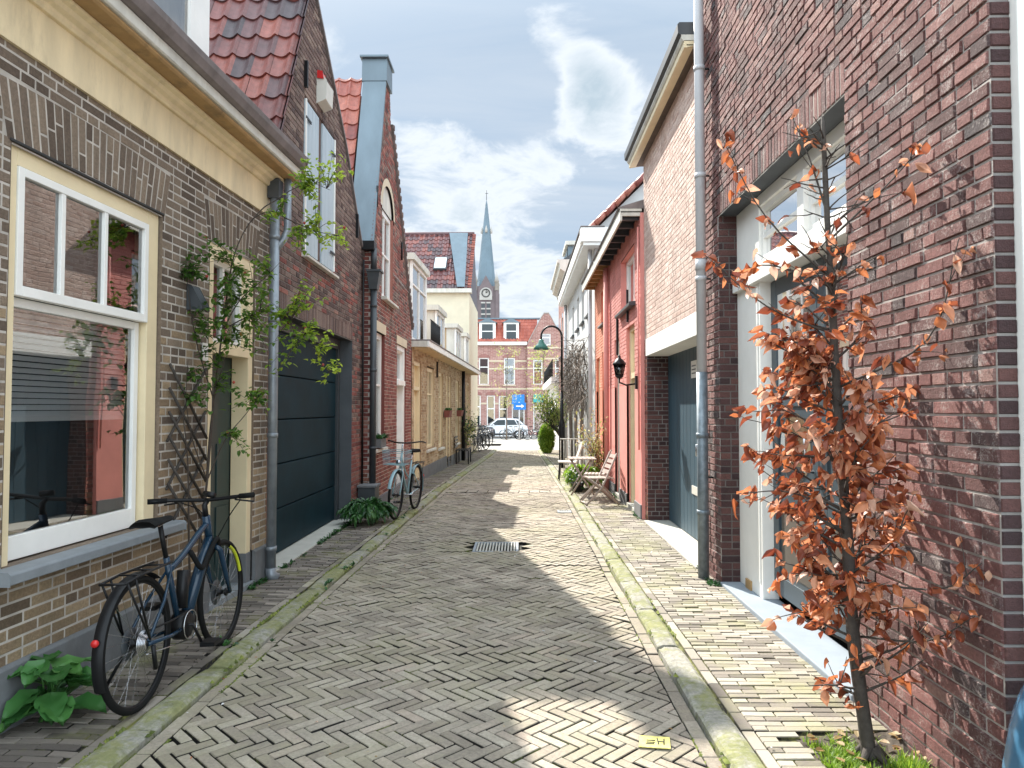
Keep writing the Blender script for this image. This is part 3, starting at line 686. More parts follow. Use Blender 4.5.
m.build('plinth', h1, bevel=.004)
m = MB(); m.fbox(F1, a0, a1 + .01, -.02, .022, 3.462, 3.75, 'cream_paint'); m.build('fascia', h1)
m = MB()
m.fprism(F1, [(-.02, 3.735), (.045, 3.735), (.055, 3.752), (.055, 3.775), (.085, 3.79), (.10, 3.812), (.135, 3.822), (.135, 3.84), (-.02, 3.84)], a0, a1 + .04, 'cream_paint')
m.fprism(F1, [(-.02, 3.842), (.235, 3.842), (.25, 3.856), (.25, 3.872), (-.02, 3.872)], a0, a1 + .09, 'ochre_wood')
m.fprism(F1, [(.10, 3.874), (.265, 3.874), (.275, 3.885), (.275, 3.955), (.10, 3.955)], a0, a1 + .08, 'white_weathered')
m.build('cornice', h1, bevel=.003)
m = MB(); m.fprism(F1, [(.0, 3.957), (.285, 3.957), (.315, 3.975), (.340, 4.03), (.345, 4.075), (.33, 4.082), (.30, 4.05), (.0, 4.05)], a0, a1 + .10, 'gutter_lead'); m.build('gutter', h1, bevel=.003)
m = MB(); m.prism([F1.p(a0, .02, 4.05), F1.p(a0, -5, 4.05), F1.p(a0, -5, 4.9), F1.p(a0, -2.6, 6.1), F1.p(a0, -.35, 4.25)], Vector(F1.p(a1 - .03, 0, 0)) - Vector(F1.p(a0, 0, 0)), 'pantile_dark_red'); m.build('roof', h1)
m = MB()
m.fbox(F1, a0, a1 - .02, -5, -.42, -.1, 4.04, 'room_dark'); m.build('side_wall', h1)
# dormer
m = MB(); m.fbox(F1, 4.1, 6.25, -2.4, -.30, 4.10, 5.75, 'white_weathered'); m.fbox(F1, 4.0, 6.35, -2.5, -.20, 5.75, 5.9, 'white_weathered')
m.fbox(F1, 5.95, 6.22, -.298, -.27, 4.10, 5.75, 'white_paint')
dm = m.build('dormer', h1, bevel=.005)
window(h1, F1, 4.25, 5.93, 4.32, 5.65, rec=.26, mat='white_paint', fw=.06, vb=(5.05,), name='dormer_window', dep=.035)
# big sash window: cream box, proud upper sash with two bars, recessed lower sash with a slatted blind
m = MB()
m.fbox(F1, WU0 + .01, WU0 + .075, -.115, -.02, WZ0, WZ1, 'cream_wood'); m.fbox(F1, WU1 - .135, WU1 - .01, -.115, -.02, WZ0, WZ1, 'cream_wood'); m.fbox(F1, WU0 + .075, WU1 - .135, -.115, -.02, WZ1 - .095, WZ1, 'cream_wood')
m.fbox(F1, WU0 - .01, WU1 + .01, -.115, .012, WZ1 + .002, WZ1 + .018, 'black_paint')
cf = m.build('window_frame', h1, bevel=.004)
def sash(u0, u1, z0, z1, o0, o1, fw, bars, nm, fb=None):
    q = MB(); fb = fb or fw
    q.fbox(F1, u0, u0 + fw, o0, o1, z0, z1, 'white_paint'); q.fbox(F1, u1 - fw, u1, o0, o1, z0, z1, 'white_paint'); q.fbox(F1, u0 + fw, u1 - fw, o0, o1, z0, z0 + fb, 'white_paint'); q.fbox(F1, u0 + fw, u1 - fw, o0, o1, z1 - fw, z1, 'white_paint')
    for b in bars: q.fbox(F1, b - .017, b + .017, o0 + .003, o1 - .003, z0 + fb, z1 - fw, 'white_paint')
    x = q.build(nm, h1, bevel=.003); g_ = MB(); oc = (o0 + o1) / 2
    g_.quad(F1.p(u0 + .02, oc, z0 + .02), F1.p(u1 - .02, oc, z0 + .02), F1.p(u1 - .02, oc, z1 - .02), F1.p(u0 + .02, oc, z1 - .02), 'window_glass'); g_.build('pane', x); return x
sash(WU0 + .078, WU1 - .138, 2.19, WZ1 - .098, -.06, -.012, .045, (4.03, 4.42), 'upper_sash', .055)
sash(WU0 + .078, WU1 - .15, WZ0 + .01, 2.188, -.11, -.065, .05, (), 'lower_sash', .125)
m = MB(); z = 1.56
while z < 2.2: m.add([F1.p(3.70, -.16, z), F1.p(4.88, -.16, z), F1.p(4.88, -.185, z + .030), F1.p(3.70, -.185, z + .030)], [(0, 1, 2, 3)], 'blind_white'); z += .034
m.fbox(F1, 3.70, 4.88, -.185, -.165, 1.53, 1.56, 'blind_white'); m.build('blind', h1)
m = MB(); m.fprism(F1, [(-.02, .735), (.115, .735), (.115, .785), (.105, .795), (-.02, .80)], WU0 - .09, WU1 + .17, 'grey_sill'); m.build('sill', h1, bevel=.005)
# front door with fanlight
m = MB()
for u0, u1 in ((DU0 + .01, DU0 + .10), (DU1 - .10, DU1 - .01)):
    m.fbox(F1, u0, u1, -.16, -.01, .30, DZ1, 'cream_wood'); m.fbox(F1, u0 - .004, u1 + .004, -.16, -.005, 0, .30, 'grey_plinth')
m.fbox(F1, DU0 + .10, DU1 - .10, -.16, -.01, DZ1 - .10, DZ1, 'cream_wood'); m.fbox(F1, DU0 + .10, DU1 - .10, -.16, -.005, 2.06, 2.15, 'cream_wood')
m.fbox(F1, DU0, DU1, -.30, .03, -.05, .04, 'grey_sill')
m.fbox(F1, DU0 + .10, DU0 + .17, -.16, -.05, .04, 2.06, 'cream_wood')
m.build('door_frame', h1, bevel=.004)
m = MB(); e0, e1 = DU0 + .17, DU1 - .10
m.fbox(F1, e0, e1, -.21, -.165, .04, 2.06, 'dark_door_green')
for z0, z1 in ((.2, .75), (.85, 1.3)):
    for k in (0, 1):
        p0 = e0 + .07 + k * (e1 - e0 - .07) / 2; m.fbox(F1, p0, p0 + (e1 - e0) / 2 - .10, -.166, -.155, z0, z1, 'dark_door_green')
dd = m.build('door', h1, bevel=.004)
m = MB(); m.lathe([(.02, 0), (.03, .02), (.03, .045), (.012, .06)], F1.p(e0 + .06, -.16, 1.05), 'chrome', 14, 'x'); m.build('door_knob', dd)
window(h1, F1, DU0 + .10, DU1 - .10, 2.15, DZ1 - .10, rec=.08, fw=.045, vb=(6.16,), name='fanlight')
# downpipe at the joint with the next house
m = MB(); u = 6.84
pipe(m, [F1.p(u, .085, .0), F1.p(u, .085, 3.62)], .045, 'zinc_pipe', [F1.p(u, .085, z) for z in (.28, 1.35, 2.45, 3.25)])
m.tube([F1.p(u, .085, 0.10), F1.p(u, .085, .03), F1.p(u + .02, .14, -.005)], .052, 'zinc_pipe', 14)
m.tube([F1.p(u, .085, 3.12), F1.p(u + .06, .15, 3.24), F1.p(u + .10, .17, 3.34), F1.p(u + .10, .17, 3.95)], .035, 'zinc_pipe', 12)
m.fbox(F1, u - .05, u + .05, .03, .14, 3.62, 3.80, 'dark_grey_paint'); m.tube([F1.p(u, .085, 3.80), F1.p(u, .10, 3.99)], .04, 'dark_grey_paint', 12)
m.build('downpipe', h1)

# ---- dark brick gable house with the garage door
F2 = LF(-2.45)
h2 = thing('gabled_house', 'dark brick gable house with teal garage door, blue-grey shutters and steep dark red tile roof', 'house', F2.p(9, 0, 0))
g2 = [(6.93, -.02), (11.13, -.02), (11.13, 3.95), (10.85, 4.2), (9.94, 5.23), (8.36, 6.52), (8.12, 6.52), (8.03, 6.22), (7.12, 4.28), (6.93, 3.95)]
GU0, GU1, GZ1 = 7.08, 10.45, 2.60
mb = MB()
brickwall(mb, F2, g2, [rect(GU0, GU1, -.1, GZ1 + .22), rect(8.02, 9.34, 3.36, 5.16)], 'brick_dark', 'mortar_grey', matfn=lambda z: 'brick_red' if R() < (2.3 - z) * .8 or (z < 3.6 and R() < .25) else 'brick_dark')
soldier(mb, F2, GU0 - .02, GU1 + .02, GZ1, .215, 'brick_dark', 'mortar_grey')
reveal(mb, F2, 8.02, 9.34, 3.36, 5.16, .1, 'brick_dark')
mb.build('wall', h2)
m = MB(); m.prism([F2.p(u, -.01, z) for u, z in [(6.93, 2.85), (11.13, 2.85)] + g2[2:]], (-6, 0, 0), 'brick_dark'); m.build('side_wall', h2)
m = MB(); m.fbox(F2, GU0 - .14, GU1 + .3, -6, -.34, 0, 2.84, 'room_dark'); m.build('garage_interior', h2)
m = MB()
m.fbox(F2, GU1, GU1 + .02, -.235, .004, -.02, GZ1, 'slate_panel'); m.fbox(F2, GU0 - .02, GU0, -.235, .004, -.02, GZ1, 'slate_panel'); m.fbox(F2, GU0, GU1, -.235, .004, GZ1, GZ1 + .01, 'black_paint')
m.fbox(F2, GU1 - .10, GU1, -.25, -.17, 0, GZ1 - .002, 'dark_grey_paint'); m.fbox(F2, GU0, GU0 + .1, -.25, -.17, 0, GZ1 - .002, 'dark_grey_paint'); m.fbox(F2, GU0 + .1, GU1 - .1, -.25, -.17, 2.46, GZ1 - .002, 'dark_grey_paint')
m.build('garage_frame', h2, bevel=.004)
m = MB()
for k in range(5):
    m.fbox(F2, GU0 + .1, GU1 - .1, -.25, -.21, .02 + k * .49, .02 + k * .49 + .478, 'garage_teal')
m.build('garage_door', h2, bevel=.007)
m = MB(); m.fbox(F2, GU0, GU1, -.25, .05, -.08, .012, 'concrete'); m.build('threshold', h2, bevel=.006)
# steep pantile slope that looks back down the street, behind the wall
m = MB(); pantiles(m, (-5.1, 7.10, 4.25), (1, 0, 0), (0, 0.93, 2.0), 2.70, 2.55, 'pantile_dark_red', tw=.205, tl=.31, hgt=.03)
m.build('roof', h2)
m = MB()
pts = [(11.15, 3.98), (10.87, 4.25), (9.96, 5.28), (8.38, 6.58)]
for (u0, z0), (u1, z1) in zip(pts, pts[1:]): m.hexa([F2.p(u0, -.2, z0 - .03), F2.p(u1, -.2, z1 - .03), F2.p(u1, .03, z1 - .03), F2.p(u0, .03, z0 - .03), F2.p(u0, -.2, z0 + .02), F2.p(u1, -.2, z1 + .02), F2.p(u1, .03, z1 + .02), F2.p(u0, .03, z0 + .02)], 'gutter_lead')
m.build('verge', h2)
w2 = window(h2, F2, 8.02, 9.34, 3.36, 5.16, rec=.05, fw=.06, sill=(.05, .05, .07, .05), sillm='white_weathered')
for k, (u0, u1) in enumerate(((8.03, 8.60), (8.76, 9.33))):
    m = MB()
    for q_ in range(4): m.fbox(F2, u0 + (u1 - u0) * q_ / 4 + .002, u0 + (u1 - u0) * (q_ + 1) / 4 - .002, -.03, .012, 3.39, 5.13, 'shutter_blue')
    m.fbox(F2, u0 + (0 if k == 0 else u1 - u0 - .03), u0 + (.03 if k == 0 else u1 - u0), .012, .03, 3.39, 5.13, 'white_paint')
    sh = m.build('shutter', h2, bevel=.003)
    for z0 in (3.6, 4.9): q = MB(); q.fbox(F2, u0 if k == 0 else u1 - .2, u0 + .2 if k == 0 else u1, .023, .032, z0, z0 + .03, 'black_metal'); q.build('hinge', sh)
for z0, z1, u in ((4.15, 4.5, 10.62), (5.25, 5.55, 8.02)):
    m = MB(); m.fbox(F2, u - .02, u + .02, .006, .045, z0, z1, 'black_metal'); m.build('wall_anchor', h2)
al = thing('alarm_box', 'small white alarm box with a red top high on the dark brick gable', 'alarm box', F2.p(8.65, .01, 5.35))
m = MB(); m.prism([F2.p(8.5, .01, 5.28), F2.p(8.5, .115, 5.33), F2.p(8.5, .125, 5.55), F2.p(8.5, .05, 5.66), F2.p(8.5, .01, 5.66)], (0, .30, 0), 'pale_plastic'); m.build('housing', al, bevel=.006)
m = MB(); m.fprism(F2, [(.02, 5.58), (.09, 5.57), (.075, 5.655), (.02, 5.665)], 8.485, 8.60, 'red_plastic'); m.build('beacon', al, bevel=.006)

# ---- red brick gable house with zinc coping
F3 = LF(-2.33)
h3 = thing('gabled_house', 'narrow red brick gable house with zinc-capped gable, white windows and white door', 'house', F3.p(13.2, 0, 0))
g3 = [(11.14, -.02), (15.38, -.02), (15.38, 3.35), (12.78, 6.75), (12.62, 7.45), (12.2, 7.45), (12.14, 7.2), (11.2, 4.3), (11.14, 4.1)]
mb = MB(); arch = [(12.02, 3.5), (13.08, 3.5), (13.08, 5.05)] + [(12.55 + .53 * math.cos(t), 5.05 + .45 * math.sin(t)) for t in [math.pi * k / 12 for k in range(1, 12)]] + [(12.02, 5.05)]
arch_out = [(12.02 - .0, 5.05)] + [(12.55 + .66 * math.cos(t), 5.05 + .58 * math.sin(t)) for t in [math.pi * k / 12 for k in range(12, -1, -1)]] + [(13.21, 5.0), (11.89, 5.0)]
H3 = [rect(11.42, 12.32, .97, 3.04), rect(13.56, 14.62, -.1, 3.0), arch, arch_out]
brickwall(mb, F3, g3, H3, 'brick_red', 'mortar_light', matfn=lambda z: 'brick_dark' if z > 2.7 and R() < .35 else 'brick_red')
brickwall(mb, CF(11.14), rect(-2.46, -2.33, -.02, 4.1), [], 'brick_red', 'mortar_light', wild=False)
# ring of the arch in pale brick, painted tympanum
ring = [Vector(F3.p(12.55 + rr * math.cos(t), .012, 5.05 + (rr - .08) * math.sin(t))) for rr in (.53, .66) for t in [math.pi * k / 16 for k in range(17)]]
mb.add(ring, [(k, k + 1, 18 + k, 17 + k) for k in range(16)], 'stone_band', .4)
for z0, z1, u0, u1 in ((2.87, 3.04, 11.36, 12.40), (2.84, 3.0, 13.50, 14.70)): mb.fbox(F3, u0, u1, -.08, .014, z0, z1, 'stone_band')
reveal(mb, F3, 11.42, 12.32, .97, 2.87, .14, 'brick_red'); reveal(mb, F3, 13.56, 14.62, 0, 2.84, .16, 'brick_red', bottom=False); reveal(mb, F3, 12.02, 13.08, 3.5, 5.05, .1, 'brick_red', top=False)
mb.build('wall', h3)
m = MB(); m.prism([F3.p(u, -.30, z) for u, z in [(11.2, -.02), (15.36, -.02), (15.36, 3.3), (12.8, 6.6), (12.45, 7.1), (11.42, 4.2), (11.2, 4.0)]], (-6, 0, 0), 'brick_dark'); m.prism([F3.p(u, -.008, z) for u, z in [(11.15, 5.0 - .7), (15.37, 4.3 - .95), (12.77, 6.75), (12.62, 7.45), (12.2, 7.45), (12.14, 7.2)] if z > 5.6], (-.3, 0, 0), 'brick_dark'); m.build('side_wall', h3)
m = MB(); m.fbox(F3, 11.14, 15.38, -.02, .03, -.05, .16, 'grey_plinth'); m.build('plinth', h3)
m = MB(); m.add([F3.p(12.02, -.03, 5.05), F3.p(13.08, -.03, 5.05)] + [F3.p(12.55 + .53 * math.cos(t), -.03, 5.05 + .45 * math.sin(t)) for t in [math.pi * k / 12 for k in range(0, 13)]], [tuple(range(15))], 'white_weathered'); m.build('tympanum', h3)
def para(u0, z0, u1, z1, o0, o1, th, mat, mbx):  # sloping slab along a gable edge
    mbx.hexa([F3.p(u0, o0, z0), F3.p(u1, o0, z1), F3.p(u1, o1, z1), F3.p(u0, o1, z0), F3.p(u0 - th, o0, z0 + .0), F3.p(u1 - th, o0, z1), F3.p(u1 - th, o1, z1), F3.p(u0 - th, o1, z0)], mat)
m = MB(); para(11.22, 4.16, 12.20, 7.25, -.36, .035, .06, 'zinc', m)
m.hexa([F3.p(12.12, -.38, 7.22), F3.p(12.66, -.38, 7.22), F3.p(12.66, .05, 7.22), F3.p(12.12, .05, 7.22), F3.p(12.14, -.38, 7.62), F3.p(12.64, -.38, 7.62), F3.p(12.64, .05, 7.62), F3.p(12.14, .05, 7.62)], 'zinc')
m.fbox(F3, 12.08, 12.70, -.41, .08, 7.62, 7.66, 'zinc'); m.build('coping', h3, bevel=.006)
m = MB(); m.fbox(F3, 11.0, 11.22, -.36, .08, 4.06, 4.2, 'black_metal'); m.build('gutter_box', h3, bevel=.004)
m = MB()
para(15.42, 3.30, 12.82, 6.72, -.35, .05, .055, 'gutter_lead', m)
n_ = 26
for k in range(n_):
    t = (k + .5) / n_; u = 15.40 + (12.80 - 15.40) * t; z = 3.34 + (6.76 - 3.34) * t; m.fbox(F3, u - .03, u + .04, .045, .06, z - .05, z + .035, 'brick_dark')
m.build('verge', h3)
m = MB(); pantiles(m, (-5.2, 11.22, 4.1), (1, 0, 0), (0, 1.0, 3.05), 2.48, 3.35, 'pantile_red', tw=.21, tl=.3); m.build('roof', h3)
window(h3, F3, 11.42, 12.32, .97, 2.87, rec=.05, fw=.10, hb=(2.0,), sill=(.06, .06, .06, .07), sillm='white_weathered', curtain=('curtain_pale', 1.4))
window(h3, F3, 12.02, 13.08, 3.5, 5.05, rec=.05, fw=.09, hb=(4.3,), vb=(12.55,), sill=(.06, .06, .10, .06), sillm='white_weathered', curtain=('curtain_pale', 3.6))
m = MB()
m.fbox(F3, 13.57, 13.70, -.16, -.02, 0, 2.84, 'white_paint'); m.fbox(F3, 14.48, 14.61, -.16, -.02, 0, 2.84, 'white_paint'); m.fbox(F3, 13.70, 14.48, -.16, .02, 2.06, 2.16, 'white_paint'); m.fbox(F3, 13.70, 14.48, -.16, -.02, 2.74, 2.84, 'white_paint'); m.build('door_frame', h3, bevel=.004)
m = MB(); m.fbox(F3, 13.70, 14.48, -.2, -.14, .05, 2.06, 'white_paint')
for z0, z1 in ((.2, .8), (.95, 1.85)): m.fbox(F3, 13.8, 14.38, -.142, -.13, z0, z1, 'white_paint')
m.build('door', h3, bevel=.004); window(h3, F3, 13.70, 14.48, 2.16, 2.74, rec=.08, fw=.04, name='fanlight')
for u, z in ((11.45, 4.85), (13.9, 4.5)):
    m = MB(); m.tube([F3.p(u, .03, z), F3.p(u + .03, .03, z + .35)], .018, 'black_metal', 6); m.build('wall_anchor', h3)
m = MB(); m.tube([F3.p(13.1, .03, 4.05), F3.p(14.9, .03, 4.0)], .006, 'grey_plastic', 6); m.build('cable', h3)
m = MB(); u = 11.10
pipe(m, [F3.p(u, .06, .45), F3.p(u, .06, 3.45)], .05, 'dark_grey_paint', [F3.p(u, .06, z) for z in (1.0, 2.2, 3.2)])
m.hexa([F3.p(u - .07, .0, 3.45), F3.p(u + .07, .0, 3.45), F3.p(u + .07, .12, 3.45), F3.p(u - .07, .12, 3.45), F3.p(u - .11, -.03, 3.72), F3.p(u + .11, -.03, 3.72), F3.p(u + .11, .17, 3.72), F3.p(u - .11, .17, 3.72)], 'dark_grey_paint')
m.fbox(F3, u - .13, u + .13, -.04, .19, 3.72, 3.75, 'dark_grey_paint'); m.tube([F3.p(u, .06, 3.75), F3.p(u, .06, 4.1)], .045, 'dark_grey_paint', 12)
m.build('downpipe', h3)
m = MB(); m.tube([F3.p(11.0, -.08, 0.4), F3.p(11.0, -.08, 3.9)], .016, 'black_metal', 8); m.build('conduit', h3)
pb = thing('utility_box', 'dark green metal box with a grey lid against the wall under the black downpipe', 'utility box', (-2.32, 10.95, 0))
m = MB(); m.box(-2.43, -2.17, 10.80, 11.12, 0, .42, 'dark_grey_paint'); m.build('cabinet', pb, bevel=.008)
m = MB(); m.box(-2.44, -2.15, 10.78, 11.14, .422, .46, 'grey_plinth'); m.build('lid', pb, bevel=.006)

# ---- low yellow brick house with roof terrace boxes
F4 = LF(-2.78, .03); y0, y1 = 15.40, 28.2
h4 = thing('terraced_house', 'long low yellow brick house with overhanging white eave and tall cream windows', 'house', F4.p(20, 0, 0))
ops = [('door', 15.62, 16.55, .05, 2.66), ('window', 17.40, 18.58, .62, 2.62), ('window', 19.40, 20.25, .55, 2.60), ('door', 20.95, 21.35, .0, 2.58), ('door', 21.6, 22.0, .0, 2.58), ('window', 23.2, 24.2, .5, 2.55), ('door', 25.4, 26.1, -.1, 2.52), ('window', 26.6, 27.3, .5, 2.5)]
mb = MB(); brickwall(mb, F4, rect(y0, y1, -.1, 2.98), [rect(a, b, c if t == 'window' else -.3, d) for t, a, b, c, d in ops], 'brick_yellow', 'mortar_tan')
for t, a, b, c, d in ops: reveal(mb, F4, a, b, c, d, .12, 'brick_yellow')
mb.build('wall', h4)
m = MB()
pl = [15.40] + [x for t, a, b, c, d in ops if t == 'door' for x in (a, b)] + [y1]
for a, b in zip(pl[::2], pl[1::2]):
    m = MB(); m.fbox(F4, a, b, -.02, .03, -.35, .26 - .012 * (a - 15), 'grey_plinth'); m.build('plinth', h4)
m = MB(); m.fbox(F4, y0, y1, -6, -.3, -.4, 2.97, 'brick_dark'); m.build('side_wall', h4)
for t, a, b, c, d in ops:
    if t == 'window': window(h4, F4, a, b, c, d, rec=.04, mat='cream_wood', fw=.09, hb=((c + d) / 2 + .35,), vb=((a + b) / 2,), sill=(.06, .06, .06, .07), sillm='white_weathered', curtain=('curtain_pale', c + .05))
    else:
        m = MB(); m.fbox(F4, a, a + .09, -.14, -.02, GZ(a) - .02, d, 'cream_wood'); m.fbox(F4, b - .09, b, -.14, -.02, GZ(a) - .02, d, 'cream_wood'); m.fbox(F4, a + .09, b - .09, -.14, -.02, d - .09, d, 'cream_wood'); m.fbox(F4, a + .09, b - .09, -.14, -.02, 2.02, 2.1, 'cream_wood'); m.build('door_frame', h4)
        m = MB(); m.fbox(F4, a + .09, b - .09, -.17, -.11, GZ(a), d - .09, 'cream_wood')
        for z0, z1 in ((.25, .9), (1.05, 1.9)): m.fbox(F4, a + .13, b - .13, -.112, -.10, z0, z1, 'cream_wood')
        m.build('door', h4)
m = MB(); m.fbox(F4, y0 - .05, y1 + .1, -.1, .36, 2.98, 3.03, 'cream_wood'); u = y0 + .2
while u < y1: m.fbox(F4, u, u + .07, .01, .33, 2.90, 2.978, 'cream_wood'); u += .55
m.build('soffit', h4)
m = MB(); m.fbox(F4, y0 - .06, y1 + .12, .34, .385, 2.93, 3.06, 'white_paint'); m.fbox(F4, y0 - .06, y0 - .02, -.3, .34, 2.93, 3.06, 'white_weathered'); m.build('fascia', h4, bevel=.004)
m = MB(); m.fbox(F4, y0 - .06, y1 + .13, -.3, .40, 3.062, 3.09, 'gutter_lead'); m.fbox(F4, y0, y1, -6, -.3, 2.98, 3.05, 'gutter_lead'); m.build('roof', h4)
m = MB(); pipe(m, [F4.p(24.75, .09, -.2), F4.p(24.75, .09, 2.9)], .06, 'black_metal'); m.build('downpipe', h4)
for k, (u, z) in enumerate(((18.95, 2.75),)):
    m = MB(); m.tube([F4.p(u, .03, z - .32), F4.p(u, .03, z + .1)], .022, 'black_metal', 6); m.build('wall_anchor', h4)
def roofbox(u0, u1, zt, front_w, tall=False):
    d_ = MB(); Xo = -.02
    d_.fbox(F4, u0, u1, -1.6, Xo - .10, 3.05, zt - .14, 'brick_yellow')
    d_.build('dormer_wall', h4) if False else None
    x = d_.build('dormer', h4)
    q = MB(); q.fbox(F4, u0 - .10, u1 + .08, -1.7, Xo + .04, zt - .14, zt, 'white_weathered'); q.fbox(F4, u0 - .004, u0 + .05, -.36, Xo - .09, 3.05, zt - .142, 'white_weathered'); q.build('dormer_roof', x)
    window(h4, F4, u0, u1, 3.10, zt - .145, rec=-Xo + .02, fw=.07, vb=((u0 + u1) / 2,), name='dormer_window', dep=.06, hb=(3.10 + (zt - 3.1) * .66,) if tall else ())
roofbox(15.62, 17.6, 5.0, 0, True)
roofbox(19.3, 20.9, 4.40, 0); roofbox(23.7, 25.2, 4.42, 0); roofbox(26.7, 27.8, 4.44, 0)
rl = MB()
for k in range(24): u = 17.7 + k * .07 * 1.0; rl.tube([F4.p(u, .05, 3.08), F4.p(u, .05, 3.78)], .008, 'black_metal', 5)
rl.tube([F4.p(17.65, .05, 3.8), F4.p(19.3, .05, 3.8)], .014, 'black_metal', 6); rl.build('railing', h4)
for u in (20.3, 23.3):
    bx = thing('window_box', 'rust-red planter box on the wall of the yellow house' + (', the nearer of the two' if u < 21 else ', the farther of the two'), 'planter', F4.p(u, .1, 1.35), group='rust-red wall planters')
    q = MB(); q.hexa([F4.p(u, .03, 1.36), F4.p(u + .55, .03, 1.36), F4.p(u + .55, .16, 1.36), F4.p(u, .16, 1.36), F4.p(u - .02, .03, 1.56), F4.p(u + .57, .03, 1.56), F4.p(u + .57, .2, 1.56), F4.p(u - .02, .2, 1.56)], 'terracotta'); q.build('trough', bx)
    q = MB()
    for k in range(40): q.leaf(F4.p(u + U(.02, .5), U(.05, .16), 1.55), (U(-.5, .5), U(-.5, .5), 1), (0, 1, 0), .09, .04, 'leaf_dark')
    q.build('plant', bx)

# ---- tall cream house beyond, tile roof facing back
h5 = thing('cream_house', 'tall cream rendered house with dark tile roof and skylight behind the yellow house', 'house', (-5, 30, GZ(30)))
C5 = CF(30.0)
m = MB(); m.box(-9, -2.12, 30, 36, -1, 6.45, 'render_cream'); m.build('wall', h5)
m = MB(); m.fbox(C5, -9.1, -2.02, -.2, .22, 6.45, 6.62, 'white_weathered'); m.build('cornice', h5)
vd5 = Vector((0, 3.4, 3.1)); m = MB(); pantiles(m, (-9, 29.85, 6.6), (1, 0, 0), vd5, 6.85, vd5.length, 'pantile_dark_red', tw=.23, tl=.34, seg=4, hgt=.045)
m.tube([(-9, 33.28, 9.74), (-2.12, 33.28, 9.74)], .11, 'pantile_dark_red', 8, .3)
m.prism([(-9, 29.9, 6.5), (-9, 33.25, 9.6), (-9, 36.2, 6.5)], (6.86, 0, 0), 'pantile_dark_red'); m.build('roof', h5)
def on5(x, t, o=.12): v = Vector((x, 29.85, 6.6)) + vd5 * t + Vector((0, -.67, .74)) * o; return tuple(v)
m = MB(); m.add([on5(-3.28, 1.0), on5(-2.42, 1.0), on5(-2.30, 0.0), on5(-2.62, 0.0)], [(0, 1, 2, 3)], 'zinc'); m.build('zinc_strip', h5)
m = MB(); P = [on5(-3.75, .30, .04), on5(-3.18, .30, .04), on5(-3.18, .52, .04), on5(-3.75, .52, .04)]; Q = [on5(-3.75, .30, .14), on5(-3.18, .30, .14), on5(-3.18, .52, .14), on5(-3.75, .52, .14)]
m.hexa(P + Q, 'dark_grey_paint'); q = MB(); q.add([on5(-3.71, .32, .15), on5(-3.22, .32, .15), on5(-3.22, .50, .15), on5(-3.71, .50, .15)], [(0, 1, 2, 3)], 'blind_white'); sk = m.build('skylight', h5); q.build('pane', sk)
m = MB()
for k in range(22): q = k / 22; v = on5(-2.16, q + .02, .04); m.box(v[0] - .03, v[0] + .12, v[1] - .06, v[1] + .06, v[2] - .03, v[2] + .05, 'pantile_red')
m.build('verge', h5)
for x0, z0, z1 in ((-3.55, 3.0, 4.0),):
    m = MB(); m.fbox(C5, x0, x0 + .8, .0, .06, z0, z1, 'white_paint'); wd = m.build('window', h5)
    q = MB(); q.fbox(C5, x0 + .1, x0 + .7, .055, .066, z0 + .1, z1 - .1, 'car_glass'); q.build('pane', wd)

# ================================================================== RIGHT ROW
# ---- purple-red brick building, nearest on the right
G1 = RF(1.84)
r1 = thing('brick_house', 'tall purple-red brick house nearest on the right with white framed blue-grey double door', 'house', G1.p(5, 0, 0))
OU0, OU1, OZ1 = 4.03, 6.64, 3.39; TOP = 7.8
mb = MB()
brickwall(mb, G1, rect(2.79, 7.12, -.05, TOP), [rect(OU0, OU1, -.1, OZ1 + .215)], 'brick_purple', 'mortar_mid', proud=.0085, rough=.0045, joint=.0105)
soldier(mb, G1, OU0 - .0, OU1 + .0, OZ1, .215, 'brick_purple', 'mortar_light')
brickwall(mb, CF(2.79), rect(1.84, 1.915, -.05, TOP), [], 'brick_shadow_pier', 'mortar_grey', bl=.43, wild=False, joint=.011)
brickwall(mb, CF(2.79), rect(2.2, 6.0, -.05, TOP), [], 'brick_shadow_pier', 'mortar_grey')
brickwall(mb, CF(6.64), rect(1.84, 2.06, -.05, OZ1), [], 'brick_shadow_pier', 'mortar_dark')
p = G1.p; mb.quad(p(OU0, 0.004, 0), p(OU0, -.22, 0), p(OU0, -.22, OZ1), p(OU0, 0.004, OZ1), 'brick_purple', .4)
mb.build('wall', r1)
m = MB(); m.fbox(G1, OU0, OU1, -.24, .0, OZ1, OZ1 + .012, 'slate_panel'); m.build('lintel', r1)
m = MB(); m.box(2.24, 9, 2.83, 7.1, -.1, TOP, 'room_dark'); m.build('side_wall', r1)
m = MB(); m.box(1.915, 2.2, 2.74, 2.83, -.05, TOP, 'white_paint'); m.build('corner_post', r1, bevel=.006)
m = MB(); m.fbox(G1, 2.6, 7.2, -6, .06, TOP, TOP + .3, 'white_weathered'); m.build('cornice', r1)
m = MB()
m.fbox(G1, 6.02, OU1 - .004, -.30, -.165, .03, OZ1, 'white_paint'); m.fbox(G1, OU0, OU0 + .12, -.30, -.165, .03, OZ1, 'white_paint')
m.fbox(G1, OU0 + .12, 6.02, -.30, -.16, OZ1 - .10, OZ1 - .001, 'white_paint'); m.fbox(G1, OU0 + .01, OU1 - .01, -.30, -.12, 2.66, 2.79, 'white_paint')
m.fbox(G1, OU0 + .12, 6.02, -.30, -.16, 2.79, 2.83, 'white_paint')
m.fbox(G1, 5.03, 5.15, -.30, -.15, 2.79, OZ1 - .1, 'white_paint')
m.fbox(G1, 6.06, 6.085, -.165, -.155, .15, 2.64, 'white_paint')
m.build('door_frame', r1, bevel=.005)
